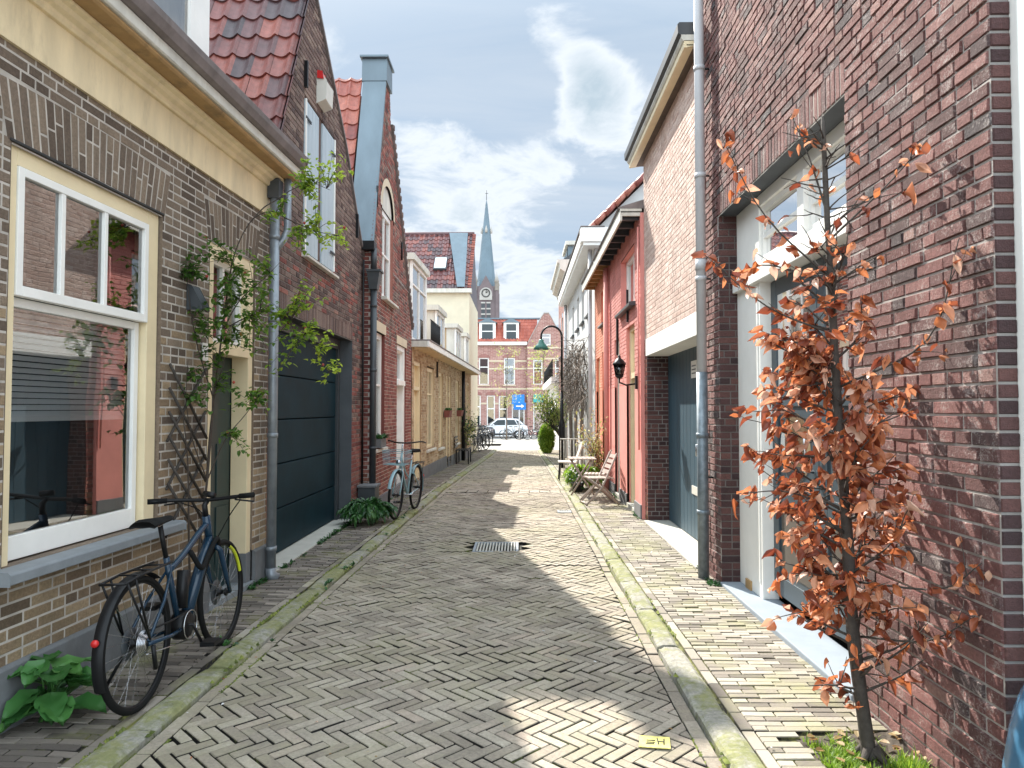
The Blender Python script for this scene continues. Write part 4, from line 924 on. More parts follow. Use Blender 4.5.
m = MB(); m.fbox(G1, OU0 + .12, OU1 - .42, -.29, -.22, .0, .12, 'white_weathered'); 
for a, b in ((OU0 + .12, 5.03), (5.15, 6.02)): window(r1, G1, a, b, 2.83, OZ1 - .10, rec=.185, fw=.045, dep=.04, hb=(3.04,), name='transom_window', bw=.04)
for a, b in ((4.15, 5.08), (5.09, 6.01)):
    m = MB(); m.fbox(G1, a, b, -.31, -.27, .10, 2.655, 'door_slate_blue')
    m.fbox(G1, a, a + .12, -.272, -.255, .10, 2.655, 'door_slate_blue'); m.fbox(G1, b - .12, b, -.272, -.255, .10, 2.655, 'door_slate_blue')
    for z0, z1 in ((.10, .25), (.85, .98), (1.62, 1.74), (2.53, 2.655)): m.fbox(G1, a + .12, b - .12, -.272, -.256, z0, z1, 'door_slate_blue')
    d_ = m.build('door', r1, bevel=.003)
    q = MB(); q.quad(p(a + .12, -.262, 1.74), p(b - .12, -.262, 1.74), p(b - .12, -.262, 2.53), p(a + .12, -.262, 2.53), 'window_glass'); q.build('pane', d_)
    q = MB(); n = 28; ring = [p((a + b) / 2 + k * .30 * math.cos(t), -.264, 1.3 + k * .27 * math.sin(t)) for k in (1.0,) for t in [2 * math.pi * i / n for i in range(n)]]; q.add(ring, [tuple(range(n))], 'window_glass'); q.build('oval_pane', d_)
    q = MB(); q.fbox(G1, a + .17, b - .17, -.268, -.262, .30, .80, 'door_brown_panel'); q.build('kick_panel', d_)
q = MB(); q.tube([p(5.17, -.25, 1.15), p(5.17, -.19, 1.15), p(5.17, -.19, 1.42), p(5.17, -.25, 1.42)], .012, 'chrome', 10); q.build('handle', d_)
m = MB(); m.fbox(G1, OU0 + .0, OU1 - .005, -.30, .02, -.06, .03, 'slab_pale'); m.build('threshold', r1, bevel=.008)
m = MB(); m.fbox(G1, 6.3, 6.44, -.205, -.15, .03, .11, 'ochre_wood'); m.build('door_stop', r1)
m = MB(); u = 6.9
pipe(m, [p(u, .10, 1.93), p(u, .10, TOP)], .048, 'grey_plastic', [p(u, .10, z) for z in (2.85, 3.85, 4.9, 5.9, 6.9)])
m.lathe([(.048, -.05), (.054, -.05), (.054, .05), (.048, .05)], p(u, .10, 2.98), 'grey_plastic', 14)
for z in (2.85, 3.85, 4.9, .95, 5.9): m.tube([p(u, .05, z), p(u - .0, -.01, z)], .01, 'black_metal', 6)
m.build('downpipe', r1)
m = MB(); pipe(m, [p(u, .10, .0), p(u, .10, 1.95)], .053, 'galvanised_steel', [p(u, .10, z) for z in (.62, 1.35)]); m.build('downpipe_boot', r1)

# ---- tan brick building with concrete lintel and blue garage door
G2 = RF(1.83); p = G2.p
r2 = thing('brick_house', 'pink-tan brick building with white concrete lintel over a recessed blue garage door', 'house', p(9, 0, 0))
mb = MB(); brickwall(mb, G2, [(7.13, 2.61), (10.55, 2.61), (10.55, 5.26), (7.13, 5.26)], [], 'brick_pink_tan', 'mortar_pink', rough=.0014, proud=.0035)
brickwall(mb, G2, rect(10.38, 10.55, -.05, 2.61), [], 'brick_red', 'mortar_grey', wild=False)
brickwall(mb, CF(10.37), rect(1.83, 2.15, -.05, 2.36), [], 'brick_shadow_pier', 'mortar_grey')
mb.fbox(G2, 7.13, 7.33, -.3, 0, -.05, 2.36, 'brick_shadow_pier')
mb.build('wall', r2)
m = MB(); m.fbox(G2, 7.13, 10.55, -6, -.40, -.1, 5.3, 'room_dark'); m.fbox(G2, 7.14, 10.54, -.4, -.01, 2.62, 5.3, 'brick_pink_tan'); m.build('side_wall', r2)
m = MB(); m.fbox(G2, 7.13, 10.42, -.32, .012, 2.36, 2.606, 'concrete_lintel'); m.build('lintel', r2, bevel=.006)
m = MB(); nb = 16
for k in range(nb):
    a = 7.33 + (10.37 - 7.33) * k / nb; m.fbox(G2, a + .003, a + (10.37 - 7.33) / nb - .003, -.36, -.30, .02, 2.36, 'garage_blue')
gd = m.build('garage_door', r2, bevel=.004)
m = MB(); m.tube([p(8.5, -.29, 1.05), p(8.5, -.24, 1.05), p(8.5, -.24, 1.18), p(8.5, -.29, 1.18)], .010, 'chrome', 8); m.build('handle', gd)
m = MB(); m.fbox(G2, 8.65, 8.93, -.298, -.288, 1.98, 2.19, 'white_paint')
for k in range(3): m.fbox(G2, 8.69, 8.89, -.289, -.286, 2.03 + k * .045, 2.045 + k * .045, 'grey_plinth')
m.build('notice', gd)
m = MB(); m.fbox(G2, 8.62, 8.95, -.298, -.288, .56, .66, 'pale_plastic'); m.build('letter_slot', gd)
m = MB(); m.fbox(G2, 7.33, 10.37, -.36, .06, -.06, .012, 'concrete'); m.build('threshold', r2, bevel=.006)
m = MB()
m.fprism(G2, [(-.05, 5.25), (.155, 5.25), (.155, 5.262), (-.05, 5.262)], 7.13, 10.75, 'soffit_brown')
m.build('soffit', r2)
m = MB()
m.fprism(G2, [(.0, 5.264), (.165, 5.235), (.178, 5.235), (.178, 5.30), (.0, 5.30)], 7.13, 10.77, 'cream_wood')
m.fprism(G2, [(-.3, 5.302), (.185, 5.302), (.205, 5.33), (.205, 5.36), (-.3, 5.36)], 7.13, 10.80, 'white_weathered')
m.build('cornice', r2, bevel=.004)
m = MB(); m.fprism(G2, [(-6, 5.362), (.215, 5.362), (.24, 5.38), (.245, 5.47), (.225, 5.49), (-6, 5.49)], 7.13, 10.84, 'dark_grey_paint'); m.build('gutter', r2)

# ---- red painted house and its coral neighbour
def painted(name, label, u0, u1, ops, brick, mortar, rend, top):
    fr = RF(1.78); root = thing(name, label, 'house', fr.p((u0 + u1) / 2, 0, 0)); mb = MB()
    brickwall(mb, fr, rect(u0, u1, 2.0, top), [rect(a, b, c, d) for a, b, c, d, *_ in ops], brick, mortar, wild=False, proud=.005)
    us = sorted([(a, b) for a, b, c, d, *_ in ops if c < .5]); cur = u0
    for a, b in us + [(u1, u1)]:
        if a > cur: mb.fbox(fr, cur, a, -.03, .0075, -.1, 2.001, rend)
        cur = b
    for a, b, c, d, *_ in ops: reveal(mb, fr, a, b, c, d, .14, rend, bottom=c > .5)
    mb.fbox(fr, u0 - .004, u0 + .02, -.08, .005, -.1, top, rend)
    mb.build('wall', root)
    m = MB(); m.fbox(fr, u0 + .03, u1, -6, -.24, -.3, top, 'room_dark'); m.fbox(fr, u0, u1, -.24, -.03, top - .25, top, 'room_dark'); m.build('side_wall', root)
    cur = u0
    for a, b in us + [(u1, u1)]:
        if a > cur: m = MB(); m.fbox(fr, cur, a, -.02, .028, -.2, .20, 'grey_plinth'); m.build('plinth', root)
        cur = b
    return root, fr
r3, G3 = painted('painted_house', 'red painted brick house with dark rafters under the eave and a cream door', 10.56, 14.38, [(11.12, 12.6, 3.27, 4.16), (11.15, 12.0, .02, 2.96), (12.85, 13.5, .02, 2.88)], 'brick_painted_red', 'mortar_red_paint', 'render_red', 4.50)
r4, G4 = painted('painted_house', 'coral orange painted house beside the red one, ochre boards under its eave', 14.40, 17.0, [(14.95, 15.7, 3.42, 4.15), (14.9, 15.5, .02, 2.8), (16.0, 16.7, .02, 2.75)], 'brick_painted_coral', 'mortar_coral_paint', 'render_coral', 4.48)
window(r3, G3, 11.12, 12.6, 3.27, 4.16, rec=.09, fw=.07, vb=(11.85,), sill=(.08, .12, .10, .07), sillm='dark_grey_paint', curtain=('curtain_pale', 3.3))
window(r4, G4, 14.95, 15.7, 3.42, 4.15, rec=.09, fw=.06, mat='render_coral', sill=(.05, .05, .08, .06), sillm='grey_plinth')
def pdoor(root, fr, a, b, top, tr, dm, fm):
    m = MB(); m.fbox(fr, a, a + .10, -.17, -.05, 0, top, fm); m.fbox(fr, b - .10, b, -.17, -.05, 0, top, fm); m.fbox(fr, a + .1, b - .1, -.17, -.05, top - .09, top, fm); m.fbox(fr, a + .1, b - .1, -.17, -.05, tr, tr + .09, fm); m.fbox(fr, a, b, -.17, .02, -.1, .06, 'concrete'); m.build('door_frame', root)
    m = MB(); m.fbox(fr, a + .1, b - .1, -.21, -.15, .06, tr, dm); 
    for z0, z1 in ((.2, .9), (1.0, tr - .15)): m.fbox(fr, a + .18, b - .18, -.152, -.14, z0, z1, dm)
    m.build('door', root); window(root, fr, a + .1, b - .1, tr + .09, top - .09, rec=.10, fw=.03, name='fanlight', mat=fm)
pdoor(r3, G3, 11.15, 12.0, 2.96, 2.1, 'dark_door_green', 'cream_wood'); pdoor(r3, G3, 12.85, 13.5, 2.88, 2.1, 'white_weathered', 'white_weathered')
pdoor(r4, G4, 14.9, 15.5, 2.8, 2.1, 'render_coral', 'render_coral'); pdoor(r4, G4, 16.0, 16.7, 2.75, 2.1, 'white_weathered', 'cream_wood')
for root, fr, a, b, raf, sof in ((r3, G3, 10.56, 14.42, 'dark_grey_paint', 'black_paint'), (r4, G4, 14.44, 17.1, 'ochre_wood', 'ochre_wood')):
    m = MB(); m.fbox(fr, a, b, -.02, .29, 4.502, 4.52, sof); u = a + .1
    while u < b - .1: m.fbox(fr, u, u + .06, .01, .27, 4.42, 4.50, raf if root is r4 else 'white_weathered' if False else raf); u += .48
    m.build('soffit', root)
    m = MB(); m.fbox(fr, a, b, .27, .30, 4.38, 4.56, 'white_weathered'); m.fbox(fr, a if root is r3 else b - .03, a + .03 if root is r3 else b, -.02, .27, 4.45, 4.56, 'white_weathered'); m.build('fascia', root, bevel=.003)
    m = MB(); m.fprism(fr, [(.32, 4.562), (.33, 4.58), (-3, 5.6), (-6, 4.6)], a, b - (.04 if root is r3 else 0), 'gutter_lead'); m.build('roof', root)
for z0, z1, u in ((2.55, 2.95, 13.0), (3.0, 3.25, 11.75)):
    m = MB(); m.fbox(G3, u - .02, u + .02, .005, .04, z0 + .02, z1 + .3, 'black_metal'); m.build('wall_anchor', r3)
m = MB(); pipe(m, [G3.p(14.25, .07, 0), G3.p(14.25, .07, 4.4)], .05, 'render_red'); m.build('downpipe', r3)
m = MB(); m.tube([G3.p(10.62, .03, 1.0), G3.p(10.62, .03, 4.3)], .014, 'render_red', 6); m.build('conduit', r3)
m = MB(); pipe(m, [G4.p(14.62, .05, 0), G4.p(14.62, .05, 4.4)], .035, 'render_coral'); m.build('downpipe', r4)

# ---- grey rendered house
G5 = RF(1.78); p = G5.p
r5 = thing('rendered_house', 'light grey rendered house with broad white eave, bare wisteria climbing its front', 'house', p(21, 0, GZ(21)))
ups = [(18.3, 19.0, 4.05, 5.0), (19.9, 20.7, 4.05, 5.0), (21.6, 22.4, 4.05, 5.0), (23.6, 24.4, 4.05, 5.0)]
los = [(18.2, 19.2, -.2, 2.6), (20.0, 21.0, .3, 2.5), (22.4, 23.3, -.2, 2.6), (24.4, 25.4, .3, 2.5)]
m = MB()
def strips(mbx, fr, u0, u1, z0, z1, hs, mat, o=0.0, th=-.25):
    us = sorted(set([u0, u1] + [x for h in hs for x in h[:2]])); 
    for a, b in zip(us, us[1:]):
        c = (a + b) / 2; zz = [z0]
        for h in sorted([h for h in hs if h[0] < c < h[1]], key=lambda h: h[2]): zz += [max(z0, h[2]), h[3]]
        zz.append(z1)
        for q0, q1 in zip(zz[::2], zz[1::2]):
            if q1 > q0 + .001: mbx.fbox(fr, a, b, th, o, q0, q1, mat)
strips(m, G5, 17.03, 26.8, -.5, 5.75, ups + los, 'render_grey'); m.build('wall', r5)
m = MB(); m.box(2.05, 8, 17.03, 26.8, -.5, 5.75, 'render_grey'); m.prism([(1.79, 17.03, 5.5), (1.79, 17.03, 5.85), (4.2, 17.03, 8.2), (6.5, 17.03, 5.85), (6.5, 17.03, 5.5)], (0, 9.7, 0), 'render_grey'); m.build('side_wall', r5)
m = MB(); O = Vector((1.55, 16.9, 5.72)); V = Vector((2.6, 0, 2.53)); pantiles(m, O + Vector((0, 9.9, 0)), (0, -1, 0), V, 9.95, V.length, 'pantile_red', tw=.25, tl=.34, seg=4); m.build('roof', r5)
m = MB()
for k in range(11):
    a = O + V * (k / 11) + Vector((0, .02, .03)); b = O + V * ((k + 1.05) / 11) + Vector((0, .02, .06)); m.tube([a, b], [.075, .06], 'pantile_red', 8)
m.build('verge', r5)
for a, b, c, d in ups: window(r5, G5, a, b, c, d, rec=.08, fw=.07, hb=(4.6,), sill=(.06, .06, .07, .07), sillm='dark_grey_paint', curtain=('curtain_pale', 4.1))
for a, b, c, d in los:
    if c > 0: window(r5, G5, a, b, c, d, rec=.08, fw=.08, hb=(1.8,), sill=(.06, .06, .07, .07), sillm='grey_sill')
    else: pdoor(r5, G5, a, b, d, 2.0, 'dark_door_green', 'white_weathered')
m = MB(); m.fbox(G5, 16.7, 26.85, -.25, .30, 5.42, 5.50, 'white_paint'); m.fbox(G5, 16.7, 26.9, .05, .34, 5.502, 5.80, 'white_paint'); m.fbox(G5, 16.66, 16.98, -.28, .36, 5.50, 5.84, 'white_paint'); m.fbox(G5, 16.64, 26.92, -.2, .37, 5.842, 5.87, 'gutter_lead'); m.build('cornice', r5, bevel=.01)
m = MB(); pipe(m, [p(17.2, .1, -.1), p(17.2, .1, 5.42)], .05, 'grey_plastic'); m.build('downpipe', r5)
m = MB(); pipe(m, [p(26.5, .1, -.2), p(26.5, .1, 5.42)], .06, 'grey_plastic'); m.build('downpipe', r5)
# ---- pink brick house with heavy cornice
G6 = RF(1.78)
r6 = thing('brick_house', 'pink brick house with heavy cream cornice and small dormer past the grey house', 'house', G6.p(29, 0, GZ(29)))
op6 = [(27.5, 28.3, 3.9, 5.6), (29.6, 30.4, 3.9, 5.6), (31.4, 32.2, 3.9, 5.6), (27.5, 28.3, .4, 2.4), (29.6, 30.4, -.4, 2.4)]
mb = MB(); brickwall(mb, G6, rect(26.95, 32.9, -.5, 6.7), [rect(*o) for o in op6], 'brick_far', 'mortar_pink', wild=False); mb.build('wall', r6)
m = MB(); m.box(2.06, 8, 26.95, 32.9, -.6, 6.7, 'brick_far'); m.fbox(G6, 26.95, 32.9, -.3, -.004, 6.0, 6.7, 'brick_far'); m.build('side_wall', r6)
for o in op6: window(r6, G6, *o, rec=.08, fw=.08, hb=(o[2] + (o[3] - o[2]) * .6,), sill=(.05, .05, .06, .07), sillm='grey_sill')
m = MB(); m.fprism(G6, [(-.3, 6.6), (.06, 6.6), (.10, 6.75), (.28, 6.85), (.30, 7.05), (.38, 7.1), (.38, 7.2), (-.3, 7.2)], 26.8, 33.0, 'white_weathered'); m.build('cornice', r6)
m = MB(); m.prism([(1.6, 26.9, 7.2), (4.0, 26.9, 9.0), (7, 26.9, 7.2)], (0, 6.0, 0), 'dark_grey_paint'); m.build('roof', r6)
m = MB(); m.fbox(G6, 28.0, 30.0, -1.5, -.1, 7.2, 8.0, 'zinc'); m.fbox(G6, 27.85, 30.1, -1.6, 0, 8.0, 8.15, 'white_weathered'); dm6 = m.build('dormer', r6); m = MB(); m.fbox(G6, 28.1, 29.9, -.1, -.06, 7.3, 7.9, 'car_glass'); m.build('pane', dm6)
# ---- white low building with balcony
G7 = RF(1.8)
r7 = thing('white_building', 'low white building with a balcony slab at the far end of the right row', 'house', G7.p(38, 0, GZ(38)))
m = MB(); m.box(1.8, 8, 33.0, 46, -1, 2.8, 'render_white'); m.box(2.6, 8, 33.05, 46, 2.8, 4.0, 'brick_far'); m.build('wall', r7)
m = MB(); m.box(1.45, 3.0, 33.4, 46, 2.8, 3.1, 'render_white'); m.build('balcony', r7)
m = MB(); m.prism([(2.2, 33.05, 3.6), (4.2, 33.05, 5.2), (8, 33.05, 3.6)], (0, 12.9, 0), 'dark_grey_paint'); m.build('roof', r7)
m = MB()
for k in range(40): m.tube([(1.52, 33.5 + k * .3, 3.1), (1.52, 33.5 + k * .3, 3.9)], .012, 'black_metal', 5)
m.tube([(1.52, 33.5, 3.9), (1.52, 45.5, 3.9)], .02, 'black_metal', 6); m.build('railing', r7)
for a in (34.5, 38, 42):
    m = MB(); m.fbox(G7, a, a + 1.2, -.05, .02, .4, 2.1, 'cream_wood'); wd = m.build('window', r7); q = MB(); q.fbox(G7, a + .1, a + 1.1, .015, .028, .5, 2.0, 'car_glass'); q.build('pane', wd)

# ================================================================== FAR END
FY = 66.0; CF1 = CF(FY); gz = -.78
t1 = thing('brick_terrace', 'long pink brick terrace closing the street with orange tiled mansard and white dormers', 'house', (-6, FY, gz))
wins = [(-3.78, -2.86, 3.8, 6.3), (-1.47, -.46, 3.8, 6.3), (-6.4, -5.4, 3.8, 6.3), (-9.0, -8.0, 3.8, 6.3), (-12, -11, 3.8, 6.3)]
lows = [(-4.55, -3.6, -.3, 2.9), (-3.05, -2.3, -.75, 2.85), (-1.95, -1.15, -.75, 2.8), (-.75, .42, -.6, 2.95), (-7, -5.8, -.3, 2.9), (-10, -8.8, -.3, 2.9)]
mb = MB(); brickwall(mb, CF1, rect(-14, .64, gz, 7.45), [rect(*o) for o in wins + lows], 'brick_far', 'mortar_pink', wild=False, bl=.43, ch=.125, joint=.015)
for o in wins + lows: reveal(mb, CF1, *o, .12, 'brick_far')
mb.build('wall', t1)
m = MB(); m.box(-14, .64, FY + .2, FY + 8, gz, 7.45, 'room_dark'); m.build('side_wall', t1)
for o in wins + lows: window(t1, CF1, *o, rec=.06, fw=.10, hb=(o[2] + (o[3] - o[2]) * .66,), bw=.09, sill=(.08, .08, .08, .1), sillm='stone_band')
m = MB()
for z in (6.0, 5.3, 3.45, 2.1):
    cur = -14
    for a, b in sorted([(o[0], o[1]) for o in wins + lows if o[2] < z < o[3]]) + [(.64, .64)]: m.fbox(CF1, cur, a - .02, 0, .02, z - .07, z + .07, 'stone_band'); cur = b + .02
m.build('stone_band', t1)
for o in wins + lows:
    q = MB(); mx_ = (o[0] + o[1]) / 2; hw = (o[1] - o[0]) / 2 + .12
    pts = [(mx_ + hw * math.cos(t), .03, o[3] + .05 + .28 * math.sin(t)) for t in [math.pi * k / 8 for k in range(9)]] + [(mx_ - hw, .03, o[3] - .0), (mx_ + hw, .03, o[3] - .0)]
    q.prism([CF1.p(*a) for a in pts], (0, .03, 0), 'brick_far', .1); q.build('arch', t1)
m = MB(); m.fbox(CF1, -14.1, .64, -.1, .30, 7.45, 7.75, 'white_paint'); m.build('cornice', t1, bevel=.01)
m = MB(); vd = Vector((0, 1.3, 2.3)); m.prism([(-14, FY - .1, 7.75), (-14, FY + 1.2, 10.0), (-14, FY + 7, 10.0), (-14, FY + 7, 7.75)], (15.6, 0, 0), 'tile_orange', .5)
pantiles(m, (-14, FY - .14, 7.76), (1, 0, 0), vd, 15.6, vd.length, 'tile_orange', tw=.3, tl=.36, seg=4, hgt=.03); m.build('roof', t1)
m = MB(); m.fbox(CF1, -14.1, 1.9, -1.5, -1.0, 9.98, 10.12, 'zinc'); m.build('ridge', t1)
for x0, x1 in ((-3.65, -2.35), (-1.4, -.2), (-6.6, -5.3), (-9.2, -7.9)):
    m = MB(); m.fbox(CF1, x0 - .1, x1 + .1, -1.4, .0, 7.75, 9.55, 'white_paint'); m.prism([CF1.p(x0 - .25, .1, 9.55), CF1.p(x1 + .25, .1, 9.55), CF1.p((x0 + x1) / 2, .1, 9.95)], (0, 1.5, 0), 'zinc'); d_ = m.build('dormer', t1)
    q = MB(); q.fbox(CF1, x0 + .15, x1 - .15, .0, .03, 7.95, 9.4, 'car_glass'); q.fbox(CF1, x0 + .15, x1 - .15, .03, .05, 8.7, 8.78, 'white_paint'); q.build('pane', d_)
m = MB(); m.hexa([CF1.p(-.73, .05, 2.05), CF1.p(.40, .05, 2.05), CF1.p(.40, .55, 2.05), CF1.p(-.73, .55, 2.05), CF1.p(-.73, .02, 2.92), CF1.p(.40, .02, 2.92), CF1.p(.40, .12, 2.92), CF1.p(-.73, .12, 2.92)], 'awning_blue'); m.build('awning', t1)
t2 = thing('gabled_house', 'brick house with a tall pointed gable closing the street right of the orange roof', 'house', (2.4, 65.6, gz))
C2 = CF(65.6); gp = [(.66, gz), (7, gz), (7, 7.5), (4.3, 7.5), (3.2, 9.3), (2.85, 10.0), (2.62, 10.35), (2.2, 10.35), (1.95, 10.0), (1.6, 9.3), (.66, 7.5)]
ow = [(1.2, 2.05, 3.8, 6.1), (1.2, 2.35, -.5, 2.9), (3.2, 4.0, 3.8, 6.1), (3.0, 4.2, -.5, 2.9), (1.95, 2.8, 7.4, 8.5)]
mb = MB(); brickwall(mb, C2, gp, [rect(*o) for o in ow], 'brick_far', 'mortar_pink', wild=False, bl=.43, ch=.125, joint=.015); mb.build('wall', t2)
m = MB(); m.prism([C2.p(a, -.25, b) for a, b in gp], (0, 7, 0), 'brick_far'); m.build('side_wall', t2)
for o in ow: window(t2, C2, *o, rec=.06, fw=.10, hb=(o[2] + (o[3] - o[2]) * .66,), bw=.09)
m = MB()
for z in (7.2, 6.2, 5.3, 3.45):
    cur = .66
    for a, b in sorted([(o[0], o[1]) for o in ow if o[2] < z < o[3]]) + [(6.9, 6.9)]: m.fbox(C2, cur, a - .02, 0, .02, z - .07, z + .07, 'stone_band'); cur = b + .02
m.build('stone_band', t2)
m = MB()
for (a, b), (c, d_) in zip(gp[2:], gp[3:]):
    m.hexa([C2.p(a, -.3, b - .02), C2.p(c, -.3, d_ - .02), C2.p(c, .06, d_ - .02), C2.p(a, .06, b - .02), C2.p(a, -.3, b + .10), C2.p(c, -.3, d_ + .10), C2.p(c, .06, d_ + .10), C2.p(a, .06, b + .10)], 'church_stone')
m.build('coping', t2)
m = MB(); m.hexa([C2.p(1.2, .05, 2.2), C2.p(2.35, .05, 2.2), C2.p(2.35, .5, 2.2), C2.p(1.2, .5, 2.2), C2.p(1.2, .02, 2.92), C2.p(2.35, .02, 2.92), C2.p(2.35, .1, 2.92), C2.p(1.2, .1, 2.92)], 'awning_green'); m.build('awning', t2)
# church
CY = 250.0; cxc = -11.9
ch = thing('church', 'distant church tower with clock and a tall slender blue-grey slate spire', 'church', (cxc, CY, -1))
hw = 3.95
m = MB(); m.box(cxc - hw, cxc + hw, CY, CY + 2 * hw, -1, 44.5, 'church_brick')
for sx in (-1, 1):
    for sy in (0, 1):
        bx_, by_ = cxc + sx * hw, CY + sy * 2 * hw; m.box(bx_ - .55, bx_ + .55, by_ - .5, by_ + .6, -1, 43, 'church_brick')
m.build('tower', ch)
for sx in (-1, 1):
    for sy in (0, 1):
        q = MB(); bx_, by_ = cxc + sx * (hw - .2), CY + sy * 2 * hw; q.lathe([(.7, 43), (.7, 46), (.9, 46), (.05, 49.5)], (bx_, by_, 0), 'church_stone', 8); q.build('pinnacle', ch)
m = MB(); m.prism([(cxc - 2.6, CY - .35, 40.8), (cxc + 2.6, CY - .35, 40.8), (cxc + 2.6, CY - .35, 43.5), (cxc, CY - .35, 48.3), (cxc - 2.6, CY - .35, 43.5)], (0, 4, 0), 'church_brick'); m.build('gable', ch)
q = MB(); pts = [(cxc + 2.15 * math.cos(t), CY - .40, 41.8 + 2.15 * math.sin(t)) for t in [math.pi * 2 * k / 28 for k in range(28)]]; q.prism(pts, (0, .1, 0), 'church_stone'); q.box(cxc - 2.2, cxc + 2.2, CY - .42, CY - .3, 39.6, 41.2, 'church_stone'); ck = q.build('clock_surround', ch)
q = MB(); q.torus((cxc, CY - .5, 42.0), 1.35, .16, 'black_paint', 'y', 32, 6)
for k in range(12): t = k * math.pi / 6; q.tube([(cxc + 1.05 * math.cos(t), CY - .5, 42 + 1.05 * math.sin(t)), (cxc + 1.35 * math.cos(t), CY - .5, 42 + 1.35 * math.sin(t))], .09, 'black_paint', 5)
q.tube([(cxc, CY - .52, 42), (cxc + .75, CY - .52, 42.55)], .11, 'black_paint', 5); q.tube([(cxc, CY - .52, 42), (cxc + .2, CY - .52, 43.15)], .09, 'black_paint', 5); q.build('clock_dial', ck)
for k in (-1, 1):
    q = MB(); x = cxc + k * .95; q.box(x - .6, x + .6, CY - .12, CY - .02, 31, 38.5, 'dark_grey_paint')
    for z in (32.5, 34.4, 36.3, 38.4): q.box(x - .75, x + .75, CY - .25, CY - .1, z, z + .5, 'church_stone')
    q.build('belfry_opening', ch)
q = MB(); q.lathe([(3.6, 44.5), (3.2, 46.5), (1.8, 61), (.35, 74.5), (.02, 76.2)], (cxc, CY + hw, 0), 'slate_roof', 8)
sp_ = q.build('spire', ch)
for f in sp_.data.polygons: f.use_smooth = False
for k in range(4):
    t = k * math.pi / 2 - math.pi / 2; q = MB(); x, y = cxc + 1.65 * math.cos(t), CY + hw + 1.65 * math.sin(t); q.lathe([(.45, 64), (.45, 65.1), (.05, 66.6)], (x, y, 0), 'church_stone', 6); q.build('spire_dormer', ch)
q = MB(); q.tube([(cxc, CY + hw, 76), (cxc, CY + hw, 79.5)], .10, 'dark_grey_paint', 6); q.tube([(cxc - .6, CY + hw, 78.4), (cxc + .6, CY + hw, 78.4)], .09, 'dark_grey_paint', 6); q.build('cross', ch)
# ================================================================== STREET THINGS
def grate(x0, x1, y0_, y1_, n, label):
    t = thing('drain_grate', label, 'drain grate', ((x0 + x1) / 2, (y0_ + y1_) / 2, RD)); z1 = RD + .002 + GZ(y0_)
    m = MB(); m.box(x0, x1, y0_, y0_ + .03, z1 - .05, z1, 'zinc_pipe'); m.box(x0, x1, y1_ - .03, y1_, z1 - .05, z1, 'zinc_pipe'); m.box(x0, x0 + .03, y0_ + .03, y1_ - .03, z1 - .05, z1, 'zinc_pipe'); m.box(x1 - .03, x1, y0_ + .03, y1_ - .03, z1 - .05, z1, 'zinc_pipe'); m.build('frame', t)
    m = MB(); m.box(x0 + .03, x1 - .03, y0_ + .03, y1_ - .03, z1 - .055, z1 - .045, 'black_paint')
    for k in range(n):
        x = x0 + .03 + (x1 - x0 - .06) * (k + .5) / n; wv = (x1 - x0 - .06) / n * .48
        m.box(x - wv / 2, x + wv / 2, y0_ + .031, y1_ - .031, z1 - .04, z1 - .003, 'concrete')
    m.build('bars', t)
grate(-.55, -.02, 8.34, 8.94, 13, 'long pale metal drain grate set in the middle of the brick road')
grate(.60, .82, 11.5, 11.75, 6, 'small dark gully grate in the road by the right kerb')
mk = thing('road_marking', 'small square yellow painted utility mark with dark strokes on the road bricks', 'painted mark', (.62, 3.62, RD))
m = MB(); z = RD + .006
m.prism([(.575, 3.555, z - .004), (.725, 3.535, z - .004), (.745, 3.655, z - .004), (.60, 3.675, z - .004)], (0, 0, .004), 'yellow_paint')
m.build('paint', mk); m = MB()
for a, b, c, d in ((.615, 3.585, .655, 3.58), (.62, 3.60, .66, 3.595), (.625, 3.62, .665, 3.615), (.675, 3.575, .68, 3.64), (.68, 3.605, .705, 3.60), (.70, 3.57, .712, 3.632)): m.tube([(a, b, z + .001), (c, d, z + .001)], .003, 'black_paint', 4)
m.build('strokes', mk)

def wheel(root, cx_, cz, Rw, tyre='black_rubber', yellow=False, rotor=True, cassette=False):
    w_ = MB(); w_.torus((cx_, 0, cz), Rw - .030, .010, 'black_metal', 'y', 48, 6)
    wo = w_.build('wheel', root)
    m = MB(); m.torus((cx_, 0, cz), Rw - .016, .019, tyre, 'y', 56, 8); m.build('tyre', wo)
    if yellow: m = MB(); m.torus((cx_, -.006, cz), Rw - .034, .011, 'yellow_band', 'y', 20, 6, a0=math.radians(14), a1=math.radians(66)); m.build('reflective_band', wo)
    m = MB()
    for k in range(28):
        a = 2 * math.pi * k / 28; sd = .028 if k % 2 else -.028; b = a + (.9 if (k // 2) % 2 else -.9)
        m.tube([(cx_ + .022 * math.cos(b), sd, cz + .022 * math.sin(b)), (cx_ + (Rw - .036) * math.cos(a), 0, cz + (Rw - .036) * math.sin(a))], .0013, 'chrome', 3, cap=False)
    m.build('spokes', wo)
    m = MB(); m.lathe([(.012, -.06), (.012, -.035), (.028, -.035), (.028, -.025), (.016, -.02), (.016, .02), (.028, .025), (.028, .035), (.012, .035), (.012, .06)], (cx_, 0, cz), 'black_metal', 14, 'y')
    if rotor: m.lathe([(.03, .038), (.085, .038), (.085, .041), (.03, .041)], (cx_, 0, cz), 'dark_grey_paint', 28, 'y')
    if cassette:
        for k in range(6): m.lathe([(.02, -.030 - k * .005), (.068 - k * .006, -.030 - k * .005), (.068 - k * .006, -.032 - k * .005), (.02, -.032 - k * .005)], (cx_, 0, cz), 'chrome', 24, 'y')
    m.build('hub', wo); return wo
